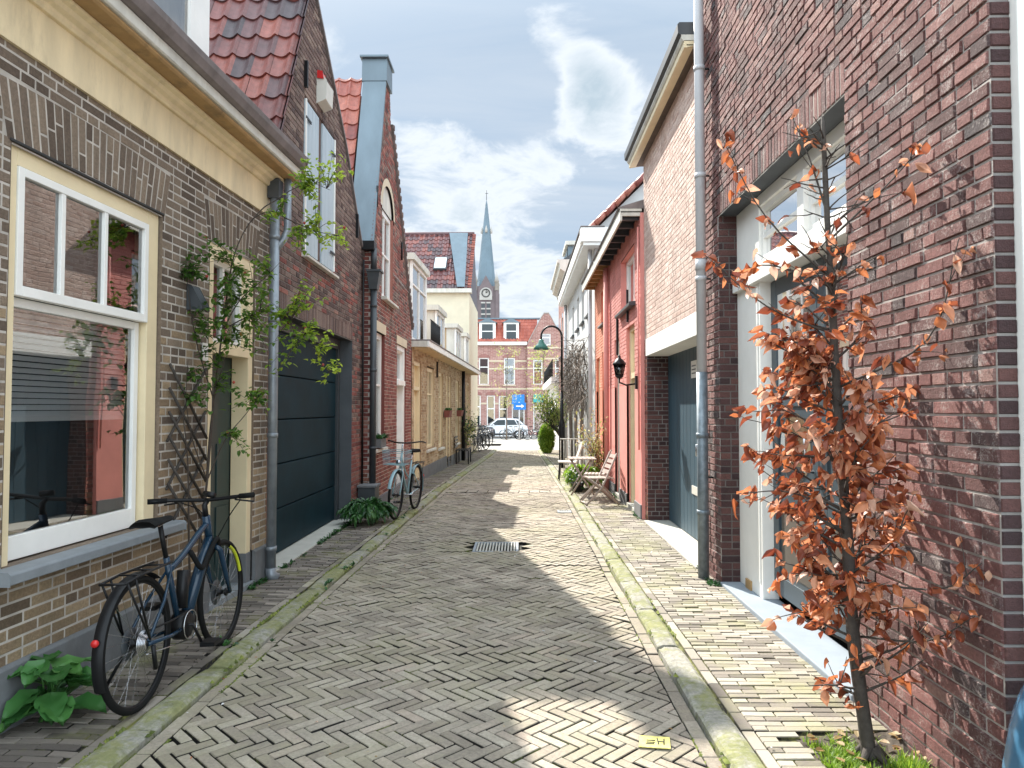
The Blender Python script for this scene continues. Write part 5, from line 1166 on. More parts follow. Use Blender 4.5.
def ebike():
    r = thing('bicycle', 'dark blue electric bicycle with black saddle and rear rack, standing beside the large sash window', 'bicycle')
    m = MB(); f = 'bicycle_blue'
    m.tube(catrom([(.905, 0, .83), (.86, 0, .84), (.74, 0, .795), (.54, 0, .71), (.36, 0, .655)], 4), [.020] * 17, f, 10)
    m.tube([(.875, 0, .90), (.93, 0, .70)], .026, f, 12)
    m.tube([(.915, 0, .76), (.80, 0, .62), (.56, 0, .335)], [.026, .036, .036], f, 12)
    m.tube([(.335, 0, .74), (.47, 0, .29)], .018, f, 12)
    for s in (-1, 1):
        m.tube([(.36, s * .012, .655), (.20, s * .05, .52), (.0, s * .062, .36)], .009, f, 8); m.tube([(.45, s * .03, .29), (.25, s * .055, .31), (.0, s * .062, .345)], .011, f, 8)
    m.build('frame', r)
    m = MB(); m.tube([(.545, 0, .62), (.50, 0, .40)], .036, 'black_metal', 10); m.lathe([(.07, -.045), (.085, -.03), (.085, .03), (.07, .045)], (.50, 0, .30), 'black_metal', 20, 'y'); m.build('battery', r)
    m = MB()
    for s in (-1, 1): m.tube([(.93, s * .02, .70), (.955, s * .055, .66), (1.03, s * .058, .48), (1.09, s * .058, .35)], [.016, .020, .017, .012], f, 8)
    m.build('fork', r)
    wheel(r, 0, .35, .35, cassette=True); wheel(r, 1.09, .35, .35, yellow=True)
    m = MB(); m.tube([(.875, 0, .90), (.862, 0, .97), (.90, 0, .995)], .018, 'black_metal', 10)
    m.tube(catrom([(.80, .33, 1.015), (.87, .18, 1.01), (.905, 0, 1.0), (.88, -.18, 1.015), (.82, -.33, 1.03)], 5), .0125, 'black_metal', 8)
    hb_ = m.build('handlebar', r)
    for s in (-1, 1):
        m = MB(); m.tube([(.85, s * .24, 1.012 + (.01 if s < 0 else 0)), (.80, s * .345, 1.02 + (.012 if s < 0 else -.005))], .018, 'black_rubber', 10); m.build('grip', hb_)
        m = MB(); m.tube([(.87, s * .20, 1.0), (.95, s * .21, .985), (.93, s * .30, .975)], .006, 'black_metal', 6); m.build('brake_lever', hb_)
    m = MB(); m.tube([(.90, -.05, 1.03), (.93, .03, 1.04)], .02, 'black_metal', 8); m.build('display', hb_)
    m = MB(); m.tube(catrom([(.95, -.2, .985), (1.02, -.1, .88), (.98, -.03, .74)], 5), .004, 'black_rubber', 5); m.tube(catrom([(.95, .2, .985), (1.04, .1, .9), (.97, .03, .7)], 5), .004, 'black_rubber', 5); m.build('cable', hb_)
    m = MB(); m.tube([(.345, 0, .70), (.275, 0, .935)], .0145, 'black_metal', 10); m.build('seat_post', r)
    m = MB(); ring = []; sec = [(.08, .078, .965, .035), (.12, .085, .975, .035), (.20, .070, .972, .03), (.30, .035, .965, .028), (.38, .024, .965, .024), (.42, .015, .955, .018)]
    n = 12
    for x, hw_, z_, th in sec:
        for k in range(n): a = 2 * math.pi * k / n; ring.append((x, hw_ * math.cos(a), z_ + th * .5 * math.sin(a) - (.012 if abs(math.cos(a)) > .8 else 0)))
    m.add(ring, [(i * n + k, i * n + (k + 1) % n, (i + 1) * n + (k + 1) % n, (i + 1) * n + k) for i in range(len(sec) - 1) for k in range(n)] + [tuple(range(n)), tuple(range((len(sec) - 1) * n, len(sec) * n))], 'black_rubber', .5, True)
    for s in (-1, 1): m.tube([(.14, s * .022, .955), (.22, s * .022, .935), (.34, s * .015, .95)], .0035, 'chrome', 6)
    m.build('saddle', r)
    m = MB(); 
    for s in (-1, 1): m.tube([(.30, s * .055, .72), (-.02, s * .065, .725), (-.22, s * .065, .715)], .007, 'black_metal', 6); m.tube([(-.12, s * .065, .72), (-.0, s * .07, .37)], .006, 'black_metal', 6); m.tube([(-.20, s * .065, .715), (-.0, s * .07, .37)], .006, 'black_metal', 6)
    m.tube([(-.22, -.065, .715), (-.22, .065, .715)], .007, 'black_metal', 6)
    for x in (-.05, .08, .2): m.tube([(x, -.06, .724), (x, .06, .724)], .005, 'black_metal', 6)
    m.build('rack', r)
    def mud(cx_, a0, a1, nm):
        q = MB(); n = 24; vs = []
        for i in range(n + 1):
            a = math.radians(a0 + (a1 - a0) * i / n)
            for k in range(5): b = -1 + k / 2; rr = .378 - .010 * b * b; vs.append((cx_ + rr * math.cos(a), b * .028, .35 + rr * math.sin(a)))
        q.add(vs, [(i * 5 + k, i * 5 + k + 1, i * 5 + 6 + k, i * 5 + 5 + k) for i in range(n) for k in range(4)], 'black_metal', .5, True); q.build(nm, r)
    mud(0, 50, 200, 'mudguard'); mud(1.09, 95, 150, 'mudguard')
    m = MB(); m.lathe([(.014, 0), (.019, .010), (.017, .022)], (-.392, 0, .47), 'red_plastic', 12, 'x')
    for v in range(0): pass
    m.build('rear_light', r)
    m = MB(); m.torus((.50, -.055, .30), .085, .004, 'chrome', 'y', 32, 5); m.tube([(.40, .075, .44), (.50, .07, .30), (.50, -.07, .30), (.60, -.075, .16)], .010, 'black_metal', 8)
    m.build('crankset', r)
    for q_ in ((.56, .66, -.17, -.08, .145, .17), (.35, .45, .08, .17, .43, .455)): m = MB(); m.box(*q_, 'black_metal'); m.build('pedal', r)
    m = MB(); m.tube([(.50, -.052, .385), (.25, -.05, .39), (.0, -.048, .41)], .006, 'black_metal', 5); m.tube([(.50, -.052, .215), (.25, -.05, .25), (.0, -.048, .29)], .004, 'chrome', 5); m.tube([(.02, -.075, .33), (.04, -.075, .20)], .012, 'black_metal', 6); m.build('chain', r)
    m = MB(); m.tube([(.02, .06, .33), (.06, .26, .02)], .009, 'black_metal', 6); m.build('kickstand', r)
    m = MB(); m.tube(catrom([(.60, -.02, .72), (.68, -.05, .60), (.78, -.05, .66), (.93, -.045, .74), (1.0, -.03, .66)], 5), .016, 'black_rubber', 8); m.build('lock', r)
    return r
eb = ebike(); eb.location = (-2.03, 3.87, -.002); eb.rotation_euler = (math.radians(-2.5), 0, math.radians(90))
for o in list(bpy.data.objects):
    if o.parent is eb and o.name.startswith('mudguard'): o.data.materials[0] = MATS['black_metal']

def citybike(fm, basket=True):
    r = thing('bicycle', 'x', 'bicycle'); m = MB()
    m.tube(catrom([(.90, 0, .80), (.72, 0, .55), (.48, 0, .30)], 4), .017, fm, 8); m.tube(catrom([(.88, 0, .88), (.66, 0, .66), (.42, 0, .52)], 4), .013, fm, 8)
    m.tube([(.87, 0, .95), (.93, 0, .72)], .019, fm, 8); m.tube([(.33, 0, .80), (.48, 0, .29)], .015, fm, 8)
    for s in (-1, 1): m.tube([(.36, s * .012, .70), (.0, s * .06, .35)], .008, fm, 6); m.tube([(.47, s * .03, .29), (.0, s * .06, .35)], .009, fm, 6)
    m.build('frame', r)
    m = MB()
    for s in (-1, 1): m.tube([(.93, s * .02, .72), (.95, s * .05, .66), (1.04, s * .055, .46), (1.10, s * .055, .35)], .011, fm, 6)
    m.build('fork', r); wheel(r, 0, .35, .35, rotor=False); wheel(r, 1.10, .35, .35, rotor=False)
    m = MB(); m.tube([(.87, 0, .95), (.85, 0, 1.08)], .013, 'chrome', 8); m.tube(catrom([(.62, .29, 1.10), (.74, .25, 1.12), (.87, .10, 1.10), (.87, -.10, 1.10), (.74, -.25, 1.12), (.62, -.29, 1.10)], 4), .011, 'black_metal', 8); m.build('handlebar', r)
    m = MB(); m.tube([(.34, 0, .76), (.30, 0, .92)], .013, 'chrome', 8); m.build('seat_post', r)
    m = MB(); m.hexa([(.10, -.09, .92), (.30, -.05, .92), (.30, .05, .92), (.10, .09, .92), (.10, -.08, .97), (.38, -.018, .955), (.38, .018, .955), (.10, .08, .97)], 'black_rubber'); m.build('saddle', r, bevel=.012)
    m = MB()
    for s in (-1, 1): m.tube([(.32, s * .055, .74), (-.26, s * .06, .74)], .007, 'black_metal', 6); m.tube([(-.18, s * .06, .74), (0, s * .065, .36)], .006, 'black_metal', 6)
    for x in (-.25, -.1, .05, .2): m.tube([(x, -.06, .74), (x, .06, .74)], .005, 'black_metal', 6)
    m.build('rack', r)
    def mud(cx_, a0, a1):
        q = MB(); n = 20; vs = []
        for i in range(n + 1):
            a = math.radians(a0 + (a1 - a0) * i / n)
            for k in range(5): b = -1 + k / 2; rr = .380 - .012 * b * b; vs.append((cx_ + rr * math.cos(a), b * .026, .35 + rr * math.sin(a)))
        q.add(vs, [(i * 5 + k, i * 5 + k + 1, i * 5 + 6 + k, i * 5 + 5 + k) for i in range(n) for k in range(4)], fm, .5, True); q.build('mudguard', r)
    mud(0, 40, 195); mud(1.10, 20, 160)
    m = MB(); m.torus((.49, -.05, .29), .085, .004, 'chrome', 'y', 24, 5); m.tube([(.36, .075, .39), (.49, .07, .29), (.49, -.07, .29), (.62, -.075, .19)], .010, 'chrome', 6); m.build('crankset', r)
    for q_ in ((.58, .67, -.17, -.08, .17, .195), (.31, .40, .08, .17, .38, .405)): m = MB(); m.box(*q_, 'black_rubber'); m.build('pedal', r)
    m = MB(); m.lathe([(.03, 0), (.04, .05), (.035, .06)], (1.0, 0, .82), 'chrome', 12, 'x'); m.build('headlight', r)
    m = MB(); m.lathe([(.024, 0), (.026, .012), (.016, .026)], (-.40, 0, .5), 'red_plastic', 10, 'x'); m.build('rear_light', r)
    if basket:
        m = MB()
        for z_, g in ((.80, .0), (.88, .01), (.97, .02), (1.0, .02)):
            q = [(.97 - g, -.15 - g), (1.28 + g, -.15 - g), (1.28 + g, .15 + g), (.97 - g, .15 + g)]
            for a, b in zip(q, q[1:] + q[:1]): m.tube([(a[0], a[1], z_), (b[0], b[1], z_)], .004, fm, 5)
        for k in range(7): x = .98 + k * .05; m.tube([(x, -.17, 1.0), (x, -.15, .80), (x, .15, .80), (x, .17, 1.0)], .003, fm, 5)
        m.build('basket', r)
    return r
b2 = citybike('bicycle_teal'); b2['label'] = 'pale teal city bicycle with front carrier parked by the red brick house, facing the viewer'
b2.location = (-1.68, 11.58, 0); b2.rotation_euler = (math.radians(-2), 0, math.radians(-97))
b3 = citybike('bicycle_dark', False)
LB = 'bicycles parked beyond the yellow house'
for i, (x, y, a) in enumerate([(-2.05, 30.6, 75), (-2.1, 32.5, 62), (-1.95, 34.6, 80), (-2.2, 36.6, 58), (-2.0, 38.8, 70)]):
    lab = ['nearest', 'second', 'third', 'fourth', 'farthest'][i] + ' of the dark bicycles parked past the yellow house on the left'
    if i == 0: o = b3; o['label'] = lab; o['group'] = LB; o.location = (x, y, GZ(y)); o.rotation_euler = (0, 0, math.radians(a))
    else: dup(b3, (x, y, GZ(y)), math.radians(a), lab, LB)
for i, (x, y, a) in enumerate([(.55, 52, 15), (1.0, 53, -160), (1.5, 51.5, 30), (-.9, 53.5, 10), (-.1, 52.8, 170)]):
    dup(b3, (x, y, GZ(y)), math.radians(a), ['bicycle just right of the blue sign pole in front of the white car', 'bicycle in the rack between blue sign and green bush', 'bicycle close to the green bush at the street end', 'bicycle left of the thin tree before the white car', 'bicycle between the thin tree and the blue sign'][i], 'bicycles parked at the end of the street')

# cars
def car(name, label, mat, loc, rz, suv=True):
    r = thing(name, label, 'car'); L_ = 4.3; H = 1.62 if suv else 1.48; gl = 'car_glass'
    body = [(-2.12, .35), (-2.15, .62), (-2.10, .80), (-1.95, .92), (-1.0, 1.02), (1.75, 1.05), (2.08, .98), (2.15, .70), (2.12, .35)]
    n = len(body)
    m = MB(); secs = [(-.88, .93, .0), (-.86, 1, .05), (.86, 1, .05), (.88, .93, .0)]
    # lower body with wheel arches
    def outline():
        pts = list(body)
        arch = lambda c: [(c + .37 * math.cos(t), .34 + .37 * math.sin(t)) for t in [math.pi * k / 10 for k in range(11)]]
        return pts + arch(1.35)[0:] + [(0.9, .25), (-.9, .25)] + arch(-1.35)
    o_ = outline()
    m.prism([(x, -.88, z_) for x, z_ in o_], (0, 1.76, 0), mat); m.build('body', r, bevel=.05)
    m = MB(); gh = [(-1.05, 1.02), (-.35, H - .06), (.1, H), (1.35, H - .05), (2.0, 1.05)]
    vs = [(x, -.80 if z_ < 1.1 else -.62, z_) for x, z_ in gh] + [(x, .80 if z_ < 1.1 else .62, z_) for x, z_ in gh]; k = len(gh)
    m.add(vs, [tuple(range(k)), tuple(range(2 * k - 1, k - 1, -1))] + [(i, i + 1, k + i + 1, k + i) for i in range(k - 1)], mat); rf = m.build('roof', r, bevel=.03)
    for s in (-1, 1):
        def sp(x, z_, o=.012): t = (z_ - 1.05) / (H - 1.05); return (x, s * (.80 - .18 * t + o), z_)
        for P in ([(-.86, 1.08), (-.30, H - .12), (.32, H - .09), (.34, 1.08)], [(.42, 1.08), (.40, H - .09), (1.10, H - .11), (1.35, 1.08)], [(1.42, 1.08), (1.2, H - .13), (1.4, H - .17), (1.72, 1.10)]):
            m = MB(); m.add([sp(*q) for q in P], [(0, 1, 2, 3)], gl); m.build('side_window', r)
    m = MB(); m.add([(-1.03, -.70, 1.07), (-.40, -.56, H - .09), (-.40, .56, H - .09), (-1.03, .70, 1.07)], [(0, 1, 2, 3)], gl); o = m.build('windscreen', r); o.location = (-.03, 0, .02)
    m = MB(); m.add([(1.98, -.68, 1.10), (1.42, -.56, H - .10), (1.42, .56, H - .10), (1.98, .68, 1.10)], [(0, 1, 2, 3)], gl); o = m.build('rear_window', r); o.location = (.03, 0, .02)
    for x in (-1.35, 1.35):
        for s in (-1, 1):
            m = MB(); m.lathe([(.20, -.10), (.34, -.10), (.345, 0), (.34, .10), (.20, .10)], (x, s * .80, .34), 'black_rubber', 24, 'y'); wo = m.build('wheel', r)
            m = MB(); m.lathe([(.03, s * .105 - .004), (.22, s * .095 - .004), (.22, s * .09), (.03, s * .10)], (x, s * .80, .34), 'chrome', 12, 'y'); m.build('rim', wo)
    m = MB(); m.box(-1.9, 1.9, -.886, .886, .26, .42, 'black_paint') if suv else m.box(-.9, .9, -.87, .87, .25, .34, 'black_paint'); m.build('skirt', r)
    for s in (-1, 1):
        m = MB(); m.box(-2.13, -1.88, s * .62 - .2, s * .62 + .2, .74, .86, 'chrome'); m.build('headlight', r); m = MB(); m.box(1.98, 2.15, s * .68 - .16, s * .68 + .16, .80, .96, 'red_plastic'); m.build('tail_light', r)
        m = MB(); m.box(-.72, -.58, s * .98 - .1, s * .98 + .1, 1.05, 1.17, mat); m.build('mirror', r)
    m = MB(); m.box(-2.17, -2.12, -.5, .5, .45, .62, 'black_paint'); m.build('grille', r)
    r.location = loc; r.rotation_euler = (0, 0, rz); return r
car('parked_car', 'white hatchback SUV parked across the end of the street before the brick terrace', 'car_white', (-1.60, 60, -.81), math.radians(4))
car('parked_car', 'dark blue-black car nose showing on the left before the white car', 'car_dark', (-4.05, 50.5, GZ(50.5) - .06), math.radians(172), False)

# street lamp
lp = thing('street_lamp', 'black swan-neck street lamp with a green bell shade by the grey house', 'street lamp', (1.22, 21, GZ(21)))
gz_ = GZ(21); m = MB(); m.lathe([(.09, 0), (.09, 1.3), (.07, 1.34), (.055, 1.4), (.045, 2.2)], (1.22, 21, gz_), 'black_metal', 14)
arc = [(1.22 - .30 + .30 * math.cos(t), 21, 3.72 + .30 * math.sin(t)) for t in [math.pi * k / 12 for k in range(13)]]
m.tube([(1.22, 21, 2.0), (1.22, 21, 3.6)] + arc + [(.62, 21, 3.62)], .030, 'black_metal', 10); m.build('post', lp)
m = MB(); m.lathe([(.03, .30), (.07, .28), (.085, .20), (.16, .12), (.235, .0), (.22, .0), (.14, .11), (.02, .2)], (.62, 21, 3.34), 'lamp_green', 20); m.build('shade', lp)
m = MB(); m.lathe([(.02, .12), (.06, .08), (.07, .02), (.03, -.03)], (.62, 21, 3.34), 'pale_plastic', 12); m.build('bulb', lp)
# wall lantern on the red house
wl = thing('wall_lantern', 'black carriage lantern on an arm beside the cream door of the red house', 'wall lamp', (1.76, 10.85, 2.0))
m = MB(); m.box(1.735, 1.77, 10.80, 10.90, 1.90, 2.10, 'black_metal'); m.tube([(1.74, 10.85, 1.98), (1.60, 10.86, 1.96), (1.50, 10.87, 2.0), (1.50, 10.87, 2.08)], .013, 'black_metal', 8); m.build('bracket', wl)
m = MB(); m.lathe([(.055, 0), (.085, .17), (.085, .17), (.052, .003)], (1.50, 10.87, 2.10), 'clear_glass', 6); m.build('glass', wl)
m = MB(); m.lathe([(.03, -.04), (.062, -.01), (.062, .005), (.03, .005)], (1.50, 10.87, 2.10), 'black_metal', 6); m.lathe([(.105, .17), (.10, .19), (.05, .25), (.02, .27), (.02, .30), (.005, .32)], (1.50, 10.87, 2.10), 'black_metal', 6)
for k in range(6): a = math.pi * k / 3; m.tube([(1.5 + .056 * math.cos(a), 10.87 + .056 * math.sin(a), 2.10), (1.5 + .088 * math.cos(a), 10.87 + .088 * math.sin(a), 2.27)], .005, 'black_metal', 4)
m.build('cage', wl)
m = MB(); m.lathe([(.02, 0), (.025, .05), (.012, .09)], (1.50, 10.87, 2.12), 'pale_plastic', 10); m.build('bulb', wl)
# hood lamp on the grey-brown wall
hd = thing('wall_lamp', 'small dark wedge-shaped down-light on the grey-brown brick wall behind the rose', 'wall lamp', F1.p(5.42, .01, 2.4))
m = MB(); m.fprism(F1, [(.01, 2.35), (.01, 2.54), (.04, 2.53), (.12, 2.38), (.12, 2.35)], 5.36, 5.48, 'dark_grey_paint'); m.build('hood', hd, bevel=.004)
m = MB(); m.fbox(F1, 5.38, 5.46, .03, .10, 2.34, 2.349, 'pale_plastic'); m.build('lens', hd)
pq = MB(); pq.fbox(F1, 5.60, 5.69, .010, .018, 1.98, 2.12, 'white_paint'); q = pq.build('house_plaque'); tag(q, 'small white enamel plaque on the brick left of the dark green door', 'plaque')
# trellis
tr = thing('trellis', 'dark wooden diamond trellis on the brick between the window and the green door', 'trellis', F1.p(5.38, .02, .5))
m = MB(); u0, u1 = 5.10, 5.66
for k in range(-4, 12):
    for dirn, o_ in ((-1, .024), (1, .012)):
        zc = .35 + k * .17; a, b = (u0, zc + .55), (u1, zc)
        if dirn > 0: a, b = (u0, zc), (u1, zc + .55)
        if dirn > 0 and k % 2: continue
        pts = [a, b]
        if min(a[1], b[1]) < .42 or max(a[1], b[1]) > 2.0: continue
        m.tube([F1.p(a[0], o_ + .006, a[1]), F1.p(b[0], o_ + .006, b[1])], .011, 'bark_dark', 5)
m.build('lattice', tr)

# ---- folding chairs and table on the right pavement
def fchair(loc, rz, label, grp):
    r = thing('folding_chair', label, 'chair', (0, 0, 0), 0, grp); t = 'teak_weathered'
    for s in (-1, 1):
        m = MB(); y = s * .22; m.tube([(-.26, y, 0), (.02, y, .30), (.27, y, .86)], .017, t, 6); m.build('leg', r)
        m = MB(); y = s * .19; m.tube([(.32, y, 0), (.05, y, .26), (-.20, y, .44)], .016, t, 6); m.build('leg', r)
    m = MB()
    for k in range(7): x = -.20 + k * .062; m.box(x, x + .048, -.20, .20, .435, .452, t)
    m.build('seat', r)
    m = MB()
    for k in range(4): z_ = .52 + k * .085; x = .115 + k * .042; m.hexa([(x, -.21, z_), (x + .014, -.21, z_ - .005), (x + .014, .21, z_ - .005), (x, .21, z_), (x + .028, -.21, z_ + .06), (x + .042, -.21, z_ + .055), (x + .042, .21, z_ + .055), (x + .028, .21, z_ + .06)], t)
    m.build('backrest', r)
    m = MB(); m.tube([(-.24, -.22, .02), (-.24, .22, .02)], .012, t, 6); m.tube([(.30, -.19, .03), (.30, .19, .03)], .012, t, 6); m.build('stretcher', r)
    r.location = loc; r.rotation_euler = (0, 0, rz); return r
fc = fchair((1.32, 12.25, 0), math.radians(8), 'weathered wooden folding chair by the red wall, the nearer of the pair', 'wooden folding chairs')
dup(fc, (1.36, 12.95, 0), math.radians(-10), 'weathered wooden folding chair right behind the nearer one, beside the table', 'wooden folding chairs')
ft = thing('folding_table', 'small pale slatted wooden table among plants behind the folding chairs', 'table', (1.18, 13.7, 0))
m = MB()
for k in range(6): x = .92 + k * .085; m.box(x, x + .07, 13.4, 14.0, .66, .68, 'teak_weathered')
m.build('tabletop', ft)
for s in (-1, 1):
    m = MB(); m.tube([(.95, 13.7 + s * .24, 0), (1.38, 13.7 + s * .24, .66)], .016, 'teak_weathered', 6); m.tube([(1.38, 13.7 + s * .22, 0), (.95, 13.7 + s * .22, .66)], .016, 'teak_weathered', 6); m.build('leg', ft)
fn = thing('metal_railing', 'white metal bar railing standing across the right pavement behind the plants', 'railing', (1.36, 17.4, GZ(17.4)))
m = MB(); 
for k in range(11): x = .98 + k * .078; m.tube([(x, 17.4, -.04), (x, 17.4, .88)], .008, 'white_weathered', 6)
m.tube([(.96, 17.4, .88), (1.78, 17.4, .88)], .014, 'white_weathered', 6); m.tube([(.96, 17.4, .08), (1.78, 17.4, .08)], .012, 'white_weathered', 6); m.build('bars', fn)
mc = thing('garden_chair', 'pinkish metal garden chair standing in front of the white railing', 'chair', (1.2, 16.6, GZ(16.6)))
m = MB(); m.hexa([(.88, 16.4, .38), (1.3, 16.4, .36), (1.3, 16.85, .36), (.88, 16.85, .38), (.88, 16.4, .41), (1.3, 16.4, .39), (1.3, 16.85, .39), (.88, 16.85, .41)], 'pale_plastic'); m.build('seat', mc)
m = MB(); m.hexa([(1.27, 16.4, .40), (1.30, 16.4, .40), (1.30, 16.85, .40), (1.27, 16.85, .40), (1.42, 16.4, .84), (1.45, 16.4, .84), (1.45, 16.85, .84), (1.42, 16.85, .84)], 'pale_plastic'); m.build('backrest', mc)
for x, y in ((.92, 16.42), (1.26, 16.42), (.92, 16.82), (1.26, 16.82)): m = MB(); m.tube([(x - .03, y, -.03), (x, y, .37)], .012, 'black_metal', 6); m.build('leg', mc)
# small bench on the left by the black pipe
bn = thing('garden_bench', 'small dark metal bench against the yellow house by the black downpipe', 'bench', (-1.85, 23, GZ(23)))
zb = GZ(23); m = MB()
for k in range(5): x = -2.02 + k * .085; m.box(x, x + .06, 22.6, 23.7, zb + .42, zb + .445, 'black_metal')
m.build('seat', bn); m = MB()
for k in range(4): m.box(-2.06, -2.04, 22.6, 23.7, zb + .5 + k * .1, zb + .56 + k * .1, 'black_metal')
m.build('backrest', bn)
for y in (22.65, 23.65):
    for x in (-2.0, -1.62): m = MB(); m.tube([(x, y, zb), (x, y, zb + .42)], .02, 'black_metal', 6); m.build('leg', bn)
# sign post at the far end
sg = thing('traffic_sign', 'blue traffic sign with a white arrow on a grey pole at the street end', 'sign', (-.05, 51, GZ(51)))
m = MB(); m.tube([(-.05, 51, GZ(51)), (-.05, 51, 2.1)], .05, 'grey_plastic', 8); m.build('pole', sg)
m = MB(); m.prism([(-.45, 50.94, 1.55), (.42, 50.94, 1.55), (.42, 50.94, 2.05), (-.45, 50.94, 2.05)], (0, .03, 0), 'awning_blue'); pn = m.build('panel', sg)
m = MB(); m.box(-.28, .12, 50.925, 50.938, 1.76, 1.84, 'white_paint'); m.prism([(.10, 50.925, 1.66), (.30, 50.925, 1.80), (.10, 50.925, 1.94)], (0, .013, 0), 'white_paint'); m.build('arrow', pn)

# ================================================================== PLANTS
def tree_leaf_cluster(mb, c, r, n, mat, L, W, tb=(0, 1), lim=None, down=0.3):
    for _ in range(n):
        v = Vector((random.gauss(0, 1), random.gauss(0, 1), random.gauss(0, 1))) * r * .5; q = Vector(c) + v
        if lim and not lim(q): continue
        dr = Vector((U(-1, 1), U(-1, 1), U(-1, .6) - down)); s_ = U(.7, 1.25)
        mb.leaf(q, dr, (U(-.6, .6), U(-.6, .6), 1), L * s_, W * s_, mat, U(.1, .6), U(0, .5), tb[0] + R() * (tb[1] - tb[0]))
# copper beech by the right wall
bt = thing('beech_tree', 'slim young beech with dry copper leaves growing against the purple brick wall', 'tree', (1.63, 3.36, 0))
tp = catrom([(1.60, 3.36, -.02), (1.57, 3.365, .22), (1.535, 3.38, .6), (1.525, 3.40, 1.05), (1.50, 3.41, 1.5), (1.485, 3.42, 2.0), (1.465, 3.42, 2.5), (1.45, 3.42, 3.0)], 5)
m = MB(); n = len(tp); m.tube(tp, [.028 * (1 - i / n) ** .7 * (1.18 if i < 2 else 1) + .006 + U(-.0015, .0015) for i in range(n)], 'bark_dark', 10)
for a in (0.4, 2.2, 3.8, 5.2): m.tube([(1.60 + .02 * math.cos(a), 3.36 + .02 * math.sin(a), .06), (1.605 + .11 * math.cos(a), 3.36 + .10 * math.sin(a), -.02)], [.022, .008], 'bark_dark', 6)
m.build('trunk', bt)
br = MB(); lf = MB(); WX = 1.815
def trunk_at(z): 
    for a, b in zip(tp, tp[1:]):
        if a.z <= z <= b.z: return a.lerp(b, (z - a.z) / (b.z - a.z + 1e-9))
    return tp[-1]
def okx(v): v.x = min(v.x, WX); return v
def curl_leaf(mb, p, dr, up, L, W, mat, fold, droop, tone=None):
    p = Vector(p); dr = Vector(dr).normalized(); up = Vector(up); sd = dr.cross(up); sd = sd.normalized() if sd.length > 1e-5 else Vector((1, 0, 0)); nn = sd.cross(dr).normalized()
    wv = (0.04, 0.36, 0.50, 0.34, 0.03); vs = []; tw = U(-.5, .5); rip = U(0, 6)
    for i in range(5):
        t = i / 4
        for k in (-1, -.5, 0, .5, 1):
            z = fold * .42 * abs(k) ** 1.2 * W * (1.2 - t) * 2 - droop * L * t * t + tw * k * t * W * .6 + .04 * W * math.sin(rip + i * 2 + k * 3)
            vs.append(p + dr * L * t * (1 - .18 * abs(droop) * t) + sd * (W * wv[i] * k * (1 - .25 * fold)) + nn * z)
    mb.add(vs, [(i * 5 + k, i * 5 + k + 1, i * 5 + k + 6, i * 5 + k + 5) for i in range(4) for k in range(4)], mat, tone, smooth=True)
def put_leaf(q, dr, t=None):
    s_ = U(.5, 1.25); 
    curl_leaf(lf, q, (dr.x + U(-.7, .7), dr.y + U(-.7, .7), dr.z * .3 + U(-1.1, .35)), (U(-1, 1), U(-1, 1), U(.2, 1)), .060 * s_, .043 * s_, 'leaf_copper', U(.1, 1.1), U(-.2, .9), t if t is not None else R() ** 1.2)
def twig(p0, dr, L_, r0, nl):
    pts = [Vector(p0)]; d_ = Vector(dr).normalized(); k = 5
    for i in range(k):
        d_ = (d_ + Vector((U(-.22, .22), U(-.22, .22), U(-.16, .20)))).normalized(); pts.append(okx(pts[-1] + d_ * L_ / k))
    br.tube(pts, [r0 * (1 - i / (k + 1)) + .0008 for i in range(k + 1)], 'bark_dark', 5)
    for i in range(nl):
        t = U(.25, 1.02) * k; j = min(int(t), k - 1); put_leaf(pts[j].lerp(pts[j + 1], min(1, t - j)) + Vector((U(-.015, .015), U(-.015, .015), U(-.02, .01))), d_)
    return pts
def dens_z(z): return 1.0 if .5 < z < 1.9 else (.5 if .25 < z < 2.2 else .10)
for i in range(104):
    z = .26 + (i / 104) ** .92 * 2.66 + U(-.02, .02); base = trunk_at(z)
    az = U(0, 2 * math.pi)
    d_ = Vector((math.cos(az), math.sin(az) * 1.15, U(.15, .75)))
    if d_.x > 0: d_.x *= .55; d_.y *= 1.05
    if d_.y < 0 and z > .9: d_.y *= .6
    Lm = (.37 if z < 1.6 else .30 if z < 2.3 else .20) * U(.6, 1.15)
    de = dens_z(z)
    if z > 2.3 : d_.z = U(.1, .5)
    P_ = twig(base, d_, Lm, .0065 if z < 2.2 else .004, int(6 * de))
    for j in (1, 2, 3, 4):
        if R() < (.85 if de > .5 else .3 if z < 2.2 else .12): twig(P_[j], (P_[j] - P_[j - 1]) + Vector((U(-.08, .08), U(-.08, .08), U(-.04, .05))), U(.10, .24), .0028, int(U(4, 8.5) * de + (.9 if R() < .4 else 0)))
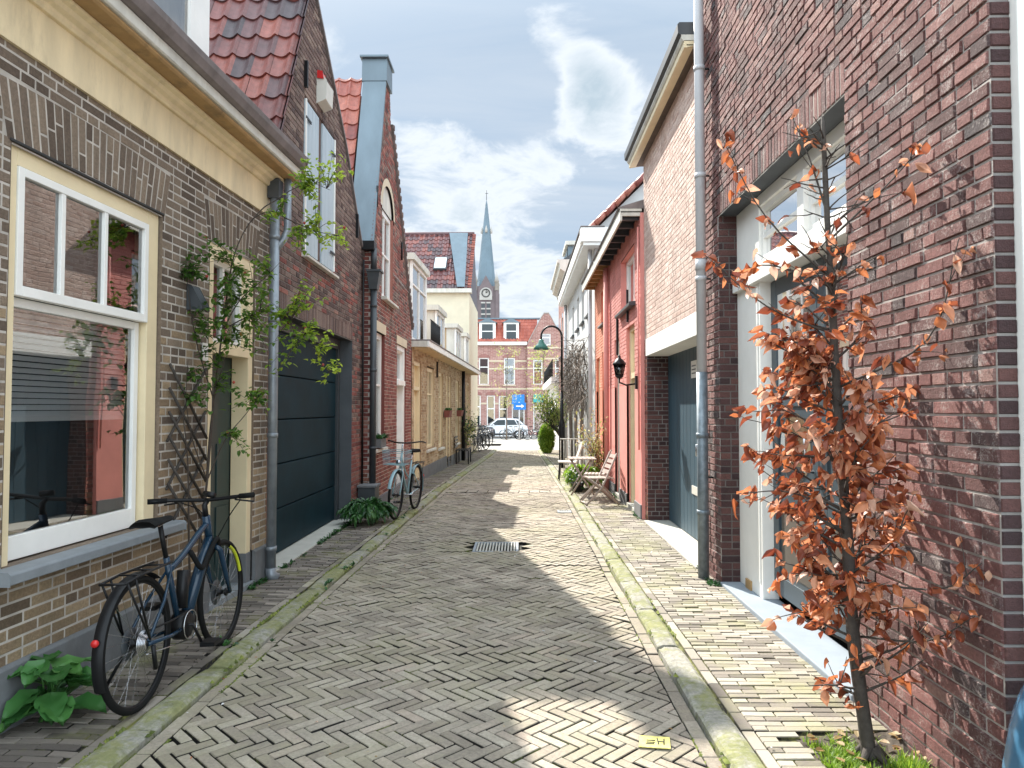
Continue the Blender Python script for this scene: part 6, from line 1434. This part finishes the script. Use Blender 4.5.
# a few long bare shoots with tip leaves
for a, b, c in (((1.50, 3.42, 2.20), (1.22, 3.55, 2.55), (1.02, 3.62, 2.98)), ((1.50, 3.42, 1.95), (1.2, 3.5, 2.1), (.92, 3.6, 2.38)), ((1.47, 3.42, 2.4), (1.68, 3.3, 2.62), (1.79, 3.15, 2.78)), ((1.5, 3.41, 1.7), (1.75, 3.1, 1.9), (1.80, 2.95, 2.3)), ((1.56, 3.38, .8), (1.75, 3.05, .85), (1.8, 2.85, 1.0)), ((1.57, 3.38, .55), (1.72, 3.1, .62), (1.80, 2.9, .78)), ((1.53, 3.4, 1.1), (1.3, 3.5, 1.2), (1.08, 3.6, 1.18)), ((1.47, 3.42, 2.2), (1.25, 3.6, 2.32), (1.12, 3.7, 2.3)), ((1.46, 3.42, 2.55), (1.4, 3.45, 2.8), (1.33, 3.5, 3.05))):
    P_ = catrom([a, b, c], 5); br.tube(P_, [.006 - .0045 * i / len(P_) for i in range(len(P_))], 'bark_dark', 5)
    for j in range(3, len(P_)):
        for _ in range(random.choice((0, 1, 2, 3))): put_leaf(P_[j] + Vector((U(-.03, .03), U(-.03, .03), U(-.03, .02))), P_[j] - P_[j - 1])
    for j in (4, 6, 8): twig(P_[j], (P_[j] - P_[j - 1]) + Vector((U(-.05, .05), U(-.05, .05), U(-.05, .03))), U(.08, .18), .002, 2)
br.build('branches', bt); lf.build('crown', bt)
# fallen leaves, grass of the pit
m = MB()
for _ in range(60):
    x, y = U(1.4, 1.82), U(2.5, 3.6); m.leaf((x, y, .02 + U(0, .01)), (U(-1, 1), U(-1, 1), 0), (U(-.3, .3), U(-.3, .3), 1), .05, .035, 'leaf_dry', U(0, .5), U(-.2, .3))
o = m.build('fallen_leaves'); tag(o, 'dry fallen leaves scattered on the soil round the beech trunk', 'leaf litter', kind='stuff')
m = MB()
def blade(mb, x, y, z, h, lean, mat, wv=.004):
    a = U(0, 6.28); dx, dy = math.cos(a) * lean, math.sin(a) * lean; px, py_ = -math.sin(a) * wv, math.cos(a) * wv
    mb.add([(x - px, y - py_, z), (x + px, y + py_, z), (x + dx * .4 + px * .8, y + dy * .4 + py_ * .8, z + h * .6), (x + dx * .4 - px * .8, y + dy * .4 - py_ * .8, z + h * .6), (x + dx, y + dy, z + h)], [(0, 1, 2, 3), (3, 2, 4)], mat)
for _ in range(2600):
    x = random.gauss(1.50, .10); y = random.gauss(3.33, .13)
    if x > 1.80 or x < 1.37 or y > 3.60 or noise.noise(Vector((x * 12, y * 12, 0))) < -.12: continue
    blade(m, x, y, -.01, U(.015, .05), U(.01, .05), 'leaf_bright')
for _ in range(500):
    x = random.gauss(1.72, .04); y = random.gauss(3.22, .05); blade(m, x, y, -.01, U(.03, .09), U(.01, .05), 'leaf_bright')
o = m.build('grass'); tag(o, 'bright green grass tuft round the foot of the beech', 'grass', kind='stuff')
# moss and weeds in joints near walls and kerbs
m = MB()
for (x0, x1, y0_, y1_, n_) in ((-2.50, -2.36, 6.4, 7.1, 120), (-2.6, -2.5, 5.0, 5.4, 60), (-2.42, -2.36, 7.1, 10.4, 220), (-2.35, -2.25, 11.2, 15, 160), (1.70, 1.80, 10.6, 17, 160), (1.72, 1.82, 6.5, 7.4, 60), (-1.78, -1.70, 5, 12, 100), (-2.30, -2.16, 19.5, 22.5, 260), (-2.2, -1.9, 4.9, 5.1, 50)):
    for _ in range(n_):
        x, y = U(x0, x1), U(y0_, y1_)
        if noise.noise(Vector((x * 3, y * 2.2, 4))) < .02: continue
        for k in range(4): m.leaf((x, y, GZ(y) - .005), (U(-1, 1), U(-1, 1), U(.3, 1.4)), (0, 0, 1), U(.02, .06), U(.012, .03), 'leaf_dark', .2, .3)
o = m.build('weeds'); tag(o, 'small green weeds sprouting along the wall feet and joints', 'weeds', kind='stuff')
leaf_mat('moss', [(0.0, (0.06, 0.08, 0.015)), (0.5, (0.13, 0.16, 0.03)), (1.0, (0.26, 0.29, 0.06))], 0.2, .9)
m = MB()
for _ in range(9000):
    y = 1.5 + 14 * R() ** 1.5; side = random.choice((-1, -1, 1)); f = kL if side < 0 else kR
    o_ = random.choice((-.008, -.004, KW + .006, -EW - .004)) + random.gauss(0, .006)
    if noise.noise(Vector((side * 5 + o_ * 3, y * 1.4, 2))) + .4 * noise.noise(Vector((side, y * 9, 2))) < (.05 if o_ < 0 else .12): continue
    x = f(y) + side * o_; z = -.012 if o_ > 0 else camber(x, y) - .012
    a = U(0, 6.28); h = U(.008, .02); w_ = U(.006, .014)
    m.add([(x - w_, y - w_, z), (x + w_, y - w_, z), (x + w_, y + w_, z), (x - w_, y + w_, z), (x + U(-.004, .004), y, z + h)], [(0, 1, 4), (1, 2, 4), (2, 3, 4), (3, 0, 4)], 'moss', None, True)
o = m.build('moss'); tag(o, 'yellow-green moss growing in the gaps along both kerbs', 'moss', kind='stuff')
m = MB()
for _ in range(150):
    y = 2.6 + 12 * R() ** 1.6; x = U(-2.4, 1.7)
    if kL(y) - KW < x < kR(y) + KW: z = camber(x, y) + .004
    else: z = .004
    m.leaf((x, y, z), (U(-1, 1), U(-1, 1), .05), (U(-.3, .3), U(-.3, .3), 1), U(.010, .032), U(.006, .016), random.choice(('leaf_dry', 'leaf_dry', 'leaf_copper', 'white_flower')), U(0, .5), U(-.2, .3))
o = m.build('litter'); tag(o, 'tiny leaf scraps and pale petals scattered over road and pavement', 'litter', kind='stuff')
# broad-leaved plant bottom left
def hosta(name, label, c, r, n, L, W, mat='leaf_dark', up=.9, droop=.45, zt=.16):
    t = thing(name, label, 'plant', c); lm = MB(); sm = MB()
    for i in range(n):
        a = i * 2.399 + U(-.3, .3); q = i / n; rr = r * (.15 + .85 * (1 - q)); h = zt * (.35 + .9 * q) * U(.8, 1.2)
        s0 = Vector(c) + Vector((U(-.03, .03), U(-.03, .03), 0)); s1 = Vector(c) + Vector((math.cos(a) * rr * .55, math.sin(a) * rr * .55, h))
        if s1.x < wallL(s1.y) + .12 and c[0] < 0: s1.x = wallL(s1.y) + .12 + U(0, .05)
        sm.tube([s0, s0.lerp(s1, .6) + Vector((0, 0, h * .2)), s1], [.005, .0035, .003], mat, 5)
        big_leaf(lm, s1, Vector((math.cos(a), math.sin(a), U(-.25, .45) * up)), L * U(.75, 1.15), W * U(.8, 1.15), mat, droop)
    sm.build('stem', t); lm.build('leaves', t); return t
def big_leaf(mb, p, dr, L, W, mat, droop):
    dr = dr.normalized(); sd = dr.cross(Vector((0, 0, 1))).normalized(); nn = sd.cross(dr).normalized(); nL, nW = 8, 6; vs = []; tn = R()
    for i in range(nL + 1):
        t = i / nL; wv = W * .5 * (math.sin(math.pi * min(1, t * 1.0) ** .75) ** .8 if 0 < t < 1 else 0.02)
        for k in range(nW + 1):
            s_ = -1 + 2 * k / nW; zz = .22 * W * abs(s_) ** 1.3 * (1 - t * .5) - droop * L * t * t + .010 * math.sin(t * 16 + abs(s_) * 4) * abs(s_)
            vs.append(p + dr * L * t * (1 - .12 * droop * t) + sd * wv * s_ + nn * zz)
    mb.add(vs, [(i * (nW + 1) + k, i * (nW + 1) + k + 1, (i + 1) * (nW + 1) + k + 1, (i + 1) * (nW + 1) + k) for i in range(nL) for k in range(nW)], mat, tn, True)
hosta('broadleaf_plant', 'dark green broad-leaved plant at the foot of the grey plinth beside the blue bicycle', (-2.43, 3.74, 0), .21, 26, .185, .16, 'leaf_mid', droop=.34, zt=.22)
def fern(name, label, c, r, n, h, mat, cat='plant', W=.035):
    t = thing(name, label, cat, c); m = MB()
    for i in range(n):
        a = U(0, 6.28); rr = U(.3, 1) * r; P_ = catrom([Vector(c), Vector(c) + Vector((math.cos(a) * rr * .5, math.sin(a) * rr * .5, h * U(.6, 1.1))), Vector(c) + Vector((math.cos(a) * rr, math.sin(a) * rr, h * U(.25, .8)))], 5)
        for q, nx_ in zip(P_[2:], P_[3:]):
            for s in (-1, 1):
                d_ = (nx_ - q).normalized(); sd = d_.cross(Vector((0, 0, 1))) * s; m.leaf(q, d_ + sd * .8 + Vector((0, 0, U(-.2, .3))), (0, 0, 1), U(.8, 1.3) * W * 2.4, W, mat, .2, .3)
    m.build('leaves', t); return t
fern('leafy_plant', 'bushy dark green leafy plant at the foot of the garage pier under the black downpipe', (-2.12, 10.05, 0), .42, 95, .30, 'leaf_dark', W=.045)
fern('potted_greens', 'bright green bushy plants beneath the small wooden table', (1.28, 14.5, 0), .42, 110, .42, 'leaf_bright', W=.05)
m = thing('flower_pot', 'dark plant pot with white flowers beside the bright green plants', 'plant pot', (1.12, 14.0, 0)); q = MB(); q.lathe([(.09, 0), (.13, .18), (.14, .18), (.12, .17)], (1.12, 14.05, 0), 'black_paint', 16); q.build('pot', m)
q = MB(); tree_leaf_cluster(q, (1.12, 14.05, .26), .22, 90, 'leaf_dark', .06, .03); tree_leaf_cluster(q, (1.12, 14.05, .3), .24, 40, 'white_flower', .04, .035); q.build('leaves', m)
# window box on the red gable house
wb = thing('window_box', 'leafy green plant in a small box on the sill of the red brick house', 'planter', F3.p(12.0, .0, .97)); q = MB(); q.fbox(F3, 11.55, 12.0, -.04, .10, .975, 1.12, 'grey_plinth'); q.build('trough', wb); q = MB()
for _ in range(70): q.leaf(F3.p(U(11.55, 12.0), U(-.02, .10), 1.11), (U(-.6, .8), U(-.6, .6), U(.3, 1)), (0, 0, 1), .11, .05, 'leaf_dark', .2, .4)
q.build('plant', wb)
# climbing rose on the left
rs = thing('climbing_rose', 'climbing rose with arching stems and fresh yellow-green leaves between window and downpipe', 'climbing plant', (-2.43, 5.45, 0))
def cx1(v): v = Vector(v); v.x = max(v.x, wallL(v.y) + .03); return v
ST = [[(-2.44, 5.45, 0), (-2.43, 5.45, .46), (-2.37, 5.45, 1.06), (-2.35, 5.5, 1.67), (-2.31, 5.55, 2.21), (-2.28, 5.6, 2.65), (-2.24, 5.65, 2.9), (-2.15, 5.7, 3.11), (-2.02, 5.75, 3.2), (-1.92, 5.8, 3.16)],
 [(-2.15, 5.7, 3.11), (-2.07, 5.75, 3.23), (-1.98, 5.8, 3.31), (-1.86, 5.8, 3.39), (-1.7, 5.8, 3.44), (-1.56, 5.85, 3.4)], [(-2.31, 5.55, 2.21), (-2.16, 5.6, 2.31), (-1.98, 5.65, 2.37), (-1.79, 5.7, 2.27), (-1.61, 5.7, 2.07), (-1.51, 5.7, 1.89)],
 [(-2.35, 5.5, 1.67), (-2.43, 5.4, 2.05), (-2.47, 5.35, 2.34), (-2.48, 5.3, 2.6)], [(-2.37, 5.45, 1.06), (-2.44, 5.35, 1.37), (-2.47, 5.3, 1.67), (-2.46, 5.3, 1.96)], [(-2.31, 5.55, 2.21), (-2.2, 5.6, 2.45), (-2.04, 5.65, 2.62), (-1.92, 5.7, 2.77)],
 [(-2.37, 5.45, 1.06), (-2.26, 5.5, 1.36), (-2.11, 5.5, 1.55), (-2.01, 5.5, 1.68)], [(-1.92, 5.8, 3.16), (-1.79, 5.8, 3.1), (-1.63, 5.8, 3.04), (-1.48, 5.8, 3.01)],
 [(-2.44, 5.50, 0), (-2.41, 5.52, .5), (-2.42, 5.55, 1.0), (-2.38, 5.55, 1.6), (-2.30, 5.58, 2.0)], [(-2.45, 5.4, 0), (-2.46, 5.36, .6), (-2.45, 5.30, 1.2), (-2.46, 5.22, 1.6)]]
m = MB()
for i, s_ in enumerate(ST):
    P_ = catrom([cx1(v) for v in s_], 5); r0 = .011 if i in (0, 8, 9) else .006; m.tube(P_, [r0 * (1 - .75 * k / len(P_)) for k in range(len(P_))], 'bark_rose', 6)
CL = [(-1.8, 5.8, 3.49), (-1.65, 5.8, 3.55), (-1.54, 5.9, 3.63), (-1.75, 5.8, 3.3), (-1.61, 5.8, 3.18), (-1.48, 5.8, 2.99), (-1.71, 5.8, 3.02), (-1.84, 5.7, 2.95), (-1.96, 5.7, 3.15), (-1.76, 5.7, 2.47), (-1.59, 5.7, 2.11), (-1.51, 5.7, 1.89), (-1.71, 5.7, 2.19), (-1.68, 5.7, 2.55), (-1.86, 5.65, 2.38), (-2.12, 5.6, 2.3), (-2.22, 5.55, 2.45), (-2.31, 5.4, 2.5), (-2.4, 5.35, 2.66), (-2.26, 5.45, 2.74), (-2.47, 5.3, 2.62), (-2.34, 5.4, 2.2), (-2.15, 5.5, 2.09), (-2.02, 5.6, 2.14), (-1.92, 5.6, 1.98), (-2.39, 5.35, 1.82), (-2.26, 5.5, 1.78), (-2.09, 5.5, 1.67), (-2.44, 5.3, 1.67), (-2.18, 5.5, 1.36), (-2.01, 5.5, 1.71), (-2.35, 5.5, 2.36), (-2.39, 5.4, 2.84), (-2.16, 5.6, 2.65), (-2.03, 5.6, 2.75), (-2.3, 5.5, 2.6), (-2.2, 5.5, 2.2), (-2.05, 5.6, 2.45), (-1.9, 5.65, 2.2), (-2.3, 5.45, 2.0), (-2.42, 5.35, 2.3)]
allp = [Vector(v) for s_ in ST for v in catrom([cx1(q) for q in s_], 5)]; lm = MB(); hp = MB()
for c in CL:
    c = Vector(c); near = min(allp, key=lambda v: (v - c).length); dirn = (c - near)
    for k in range(6):
        e = cx1(c + Vector((U(-.14, .14), U(-.14, .14), U(-.13, .13)))); mid = near.lerp(e, .5) + Vector((0, 0, .02)); P_ = catrom([near, mid, e], 4); m.tube(P_, [.0028, .0026, .0024, .0022, .002, .0018, .0016, .0014, .0012][:len(P_)], 'bark_rose', 4)
        for j in range(2, len(P_)):
            for s in (-1, 1):
                if R() < .75: lm.leaf(P_[j] + Vector((U(-.02, .02), U(-.02, .02), U(-.02, .02))), (U(-1, 1), U(-1, 1), U(-.6, .5)), (U(-.3, .3), U(-.3, .3), 1), U(.032, .060), U(.024, .040), 'leaf_rose', .2, .25, min(1, max(0, (c.x + 2.5) * .8 + .12 + U(-.25, .3))))  # tone climbs toward the street: sunlight on outer leaves put into their colour
    if R() < .35: e = cx1(c + Vector((U(-.08, .08), U(-.08, .08), U(.02, .1)))); lm.lathe([(.003, -.012), (.011, -.004), (.012, .005), (.004, .013)], e, 'rose_hip', 8)
m.build('stems', rs); lm.build('leaves', rs)
# bare wisteria on the grey house
ws = thing('bare_wisteria', 'tangle of bare brown wisteria stems hanging over the front of the grey house', 'climbing plant', (1.7, 20, GZ(20)))
m = MB()
for s_ in ([(1.7, 19.4, GZ(20)), (1.66, 19.5, 1), (1.68, 19.4, 2), (1.6, 19.8, 2.9)], [(1.68, 21.3, GZ(20)), (1.64, 21.2, 1.2), (1.68, 21.3, 2.2), (1.62, 21, 3)], [(1.7, 23.8, -.2), (1.66, 23.7, 1.4), (1.62, 23.4, 2.8)]):
    m.tube(catrom(s_, 5), [.06 - .002 * k for k in range(len(catrom(s_, 5)))], 'bark_pale', 7)
m.build('stem', ws); m = MB()
for _ in range(620):
    y = U(17.6, 25.5); ztop = 3.45 - .0 * y - abs(y - 20) * .05; z = U(1.7, ztop); x = 1.75 - U(.0, .38) * (1 if z > 2.3 else .6)
    a = Vector((x, y, z)); P_ = [a]
    d_ = Vector((U(-.4, .2), U(-1, 1), U(-.9, .4))).normalized()
    for k in range(4): d_ = (d_ + Vector((U(-.3, .3), U(-.5, .5), U(-.5, .2)))).normalized(); v = P_[-1] + d_ * U(.10, .22); v.x = min(v.x, 1.76); P_.append(v)
    m.tube(P_, [.010, .008, .006, .005, .003], 'bark_pale' if R() < .6 else 'bark_rose', 4)
m.build('twigs', ws)
# dry rose bush by coral house
db = thing('dry_rose_bush', 'straggly thorny bush with pale dry leaves against the coral wall behind the folding chairs', 'shrub', (1.55, 14.8, 0)); m = MB(); lm = MB()
for i in range(26):
    P_ = catrom([(1.58, 14.8, 0), (1.58 + U(-.15, .1), 14.8 + U(-.4, .4), U(.4, .8)), (1.45 + U(-.4, .2), 14.6 + U(-1.1, .8), U(.9, 1.6))], 5); P_ = [Vector((min(v.x, 1.74), v.y, v.z)) for v in P_]
    m.tube(P_, [.008 - .0006 * k for k in range(len(P_))], 'bark_rose', 5)
    for q in P_[4:]:
        for _ in range(3): lm.leaf(q + Vector((U(-.06, .06), U(-.06, .06), U(-.06, .06))), (U(-1, 1), U(-1, 1), U(-1, .5)), (0, 0, 1), U(.04, .08), .035, 'leaf_dry' if R() < .65 else 'leaf_yellow_green', .3, .3)
m.build('stems', db); lm.build('leaves', db)
# clipped bright bush
bs = thing('round_bush', 'rounded bright yellow-green bush on the right near the end of the street', 'shrub', (1.13, 30.5, GZ(30))); lm = MB()
for _ in range(7500):
    a, b = U(0, 6.28), math.acos(U(-1, 1)); r_ = U(.3, 1) ** .5; k = 1 + .12 * noise.noise(Vector((math.cos(a) * 2, math.sin(a) * 2, math.cos(b) * 3)))
    v = Vector((1.13 + .36 * r_ * k * math.sin(b) * math.cos(a), 30.5 + .42 * r_ * k * math.sin(b) * math.sin(a), GZ(30) + .60 + .62 * r_ * k * math.cos(b)))
    lm.leaf(v, (v - Vector((1.13, 30.5, .3))) + Vector((U(-.3, .3), U(-.3, .3), U(-.3, .3))), (0, 0, 1), .055, .045, 'leaf_bright', .2, .2)
m = MB(); m.lathe([(.02, 0), (.26, .05), (.31, .5), (.28, .95), (.02, 1.1)], (1.13, 30.5, GZ(30)), 'leaf_dark', 12); m.build('core', bs) if False else None
lm.lathe([(.02, .10), (.22, .15), (.28, .5), (.24, .95), (.02, 1.08)], (1.13, 30.5, GZ(30)), 'leaf_bright', 12, tone=0.0); lm.build('foliage', bs); m = MB(); m.tube([(1.13, 30.5, GZ(30) - .02), (1.13, 30.5, .3)], .05, 'bark_dark', 6); m.build('trunk', bs)
# small gnarled tree on the right
gt = thing('small_tree', 'small gnarled tree with curved trunk and sparse yellow-green leaves in front of the white building', 'tree', (1.45, 25, GZ(25))); m = MB(); lm = MB(); g0 = GZ(25)
P_ = catrom([(1.47, 25, g0), (1.46, 25, .45), (1.32, 25, .78), (1.15, 25, .95), (1.02, 25, 1.2)], 5); m.tube(P_, [.065 - .0016 * k for k in range(len(P_))], 'bark_dark', 7); m.build('trunk', gt); m = MB()
for i in range(34):
    st = P_[random.randint(8, len(P_) - 1)]; e = Vector((U(.5, 1.65), 25 + U(-.7, .7), U(1.3, 2.25))); c_ = st.lerp(e, .5) + Vector((U(-.15, .15), U(-.15, .15), U(-.1, .1))); Q = catrom([st, c_, e], 4)
    m.tube(Q, [.022 - .0022 * k for k in range(len(Q))], 'bark_dark', 5)
    for q in Q[3:]: tree_leaf_cluster(lm, q, .26, 9, 'leaf_yellow_green' if R() < .6 else 'leaf_rose', .07, .05)
m.build('branches', gt); lm.build('crown', gt)
def thin_tree(name, label, x, y, h, rr, n, mat, z0f=.3, grp=None):
    t = thing(name, label, 'tree', (x, y, GZ(y)), 0, grp); m = MB(); g0 = GZ(y); P_ = catrom([(x, y, g0), (x + U(-.05, .05), y, g0 + h * .4), (x + U(-.08, .08), y, g0 + h)], 6); m.tube(P_, [.06 * (1 - .8 * k / len(P_)) for k in range(len(P_))], 'bark_pale', 6); m.build('trunk', t); m = MB(); lm = MB()
    for i in range(n):
        z = g0 + h * (z0f + (1 - z0f) * R()); q = 1 - abs((z - g0) / h - .65) * 1.2; a = U(0, 6.28); s_ = Vector((x, y, z)); e = s_ + Vector((math.cos(a) * rr * q, math.sin(a) * rr * q, U(.2, .6) * rr)); m.tube([s_, s_.lerp(e, .5) + Vector((0, 0, .05)), e], [.014, .009, .004], 'bark_pale', 4)
        tree_leaf_cluster(lm, e, .55 * rr, 14, mat, .11, .08); tree_leaf_cluster(lm, s_.lerp(e, .6), .4 * rr, 8, mat, .10, .07)
    m.build('branches', t); lm.build('crown', t)
thin_tree('young_tree', 'slender young tree with sparse yellow-green leaves before the pointed brick gable', 1.55, 46, 5.9, .85, 40, 'leaf_yellow_green', .30)
thin_tree('young_tree', 'thin nearly bare young tree standing in front of the white car', -.97, 52, 6.5, .9, 16, 'leaf_yellow_green', .35)
# bush on the yellow house
fb = thing('wall_shrub', 'thin leafy climber by the black downpipe of the yellow house', 'shrub', (-1.95, 25.2, GZ(25))); m = MB(); lm = MB()
for i in range(12):
    P_ = catrom([(-1.98, 25.3, GZ(25)), (-1.95 + U(-.05, .15), 25.3 + U(-.4, .4), .7), (-1.80 + U(-.2, .25), 25.3 + U(-.7, .7), U(.9, 1.8))], 4); m.tube(P_, .012, 'bark_pale', 4)
    for q in P_[3:]: tree_leaf_cluster(lm, q, .22, 7, 'leaf_dark' if R() < .6 else 'leaf_yellow_green', .07, .05)
m.build('stems', fb); lm.build('leaves', fb)
# blue sheeted thing at the near right corner
bsx = thing('covered_object', 'object wrapped in shiny blue plastic sheet at the near right brick corner', 'covered object', (1.85, 2.25, 0))
m = MB(); nU, nV = 28, 16; vs = []
for j in range(nV + 1):
    t = j / nV
    for i in range(nU):
        a = 2 * math.pi * i / nU; rr = (1 - t ** 3.2) ** .5; k = 1 + .05 * math.sin(a * 7 + 3 * t) + .03 * math.sin(a * 13); vs.append((1.86 + .33 * rr * k * math.cos(a), 2.26 + .33 * rr * k * math.sin(a), .90 * t + .01 * math.sin(a * 5)))
m.add(vs, [(j * nU + i, j * nU + (i + 1) % nU, (j + 1) * nU + (i + 1) % nU, (j + 1) * nU + i) for j in range(nV) for i in range(nU)], 'blue_sheet', .5, True); m.build('sheet', bsx)
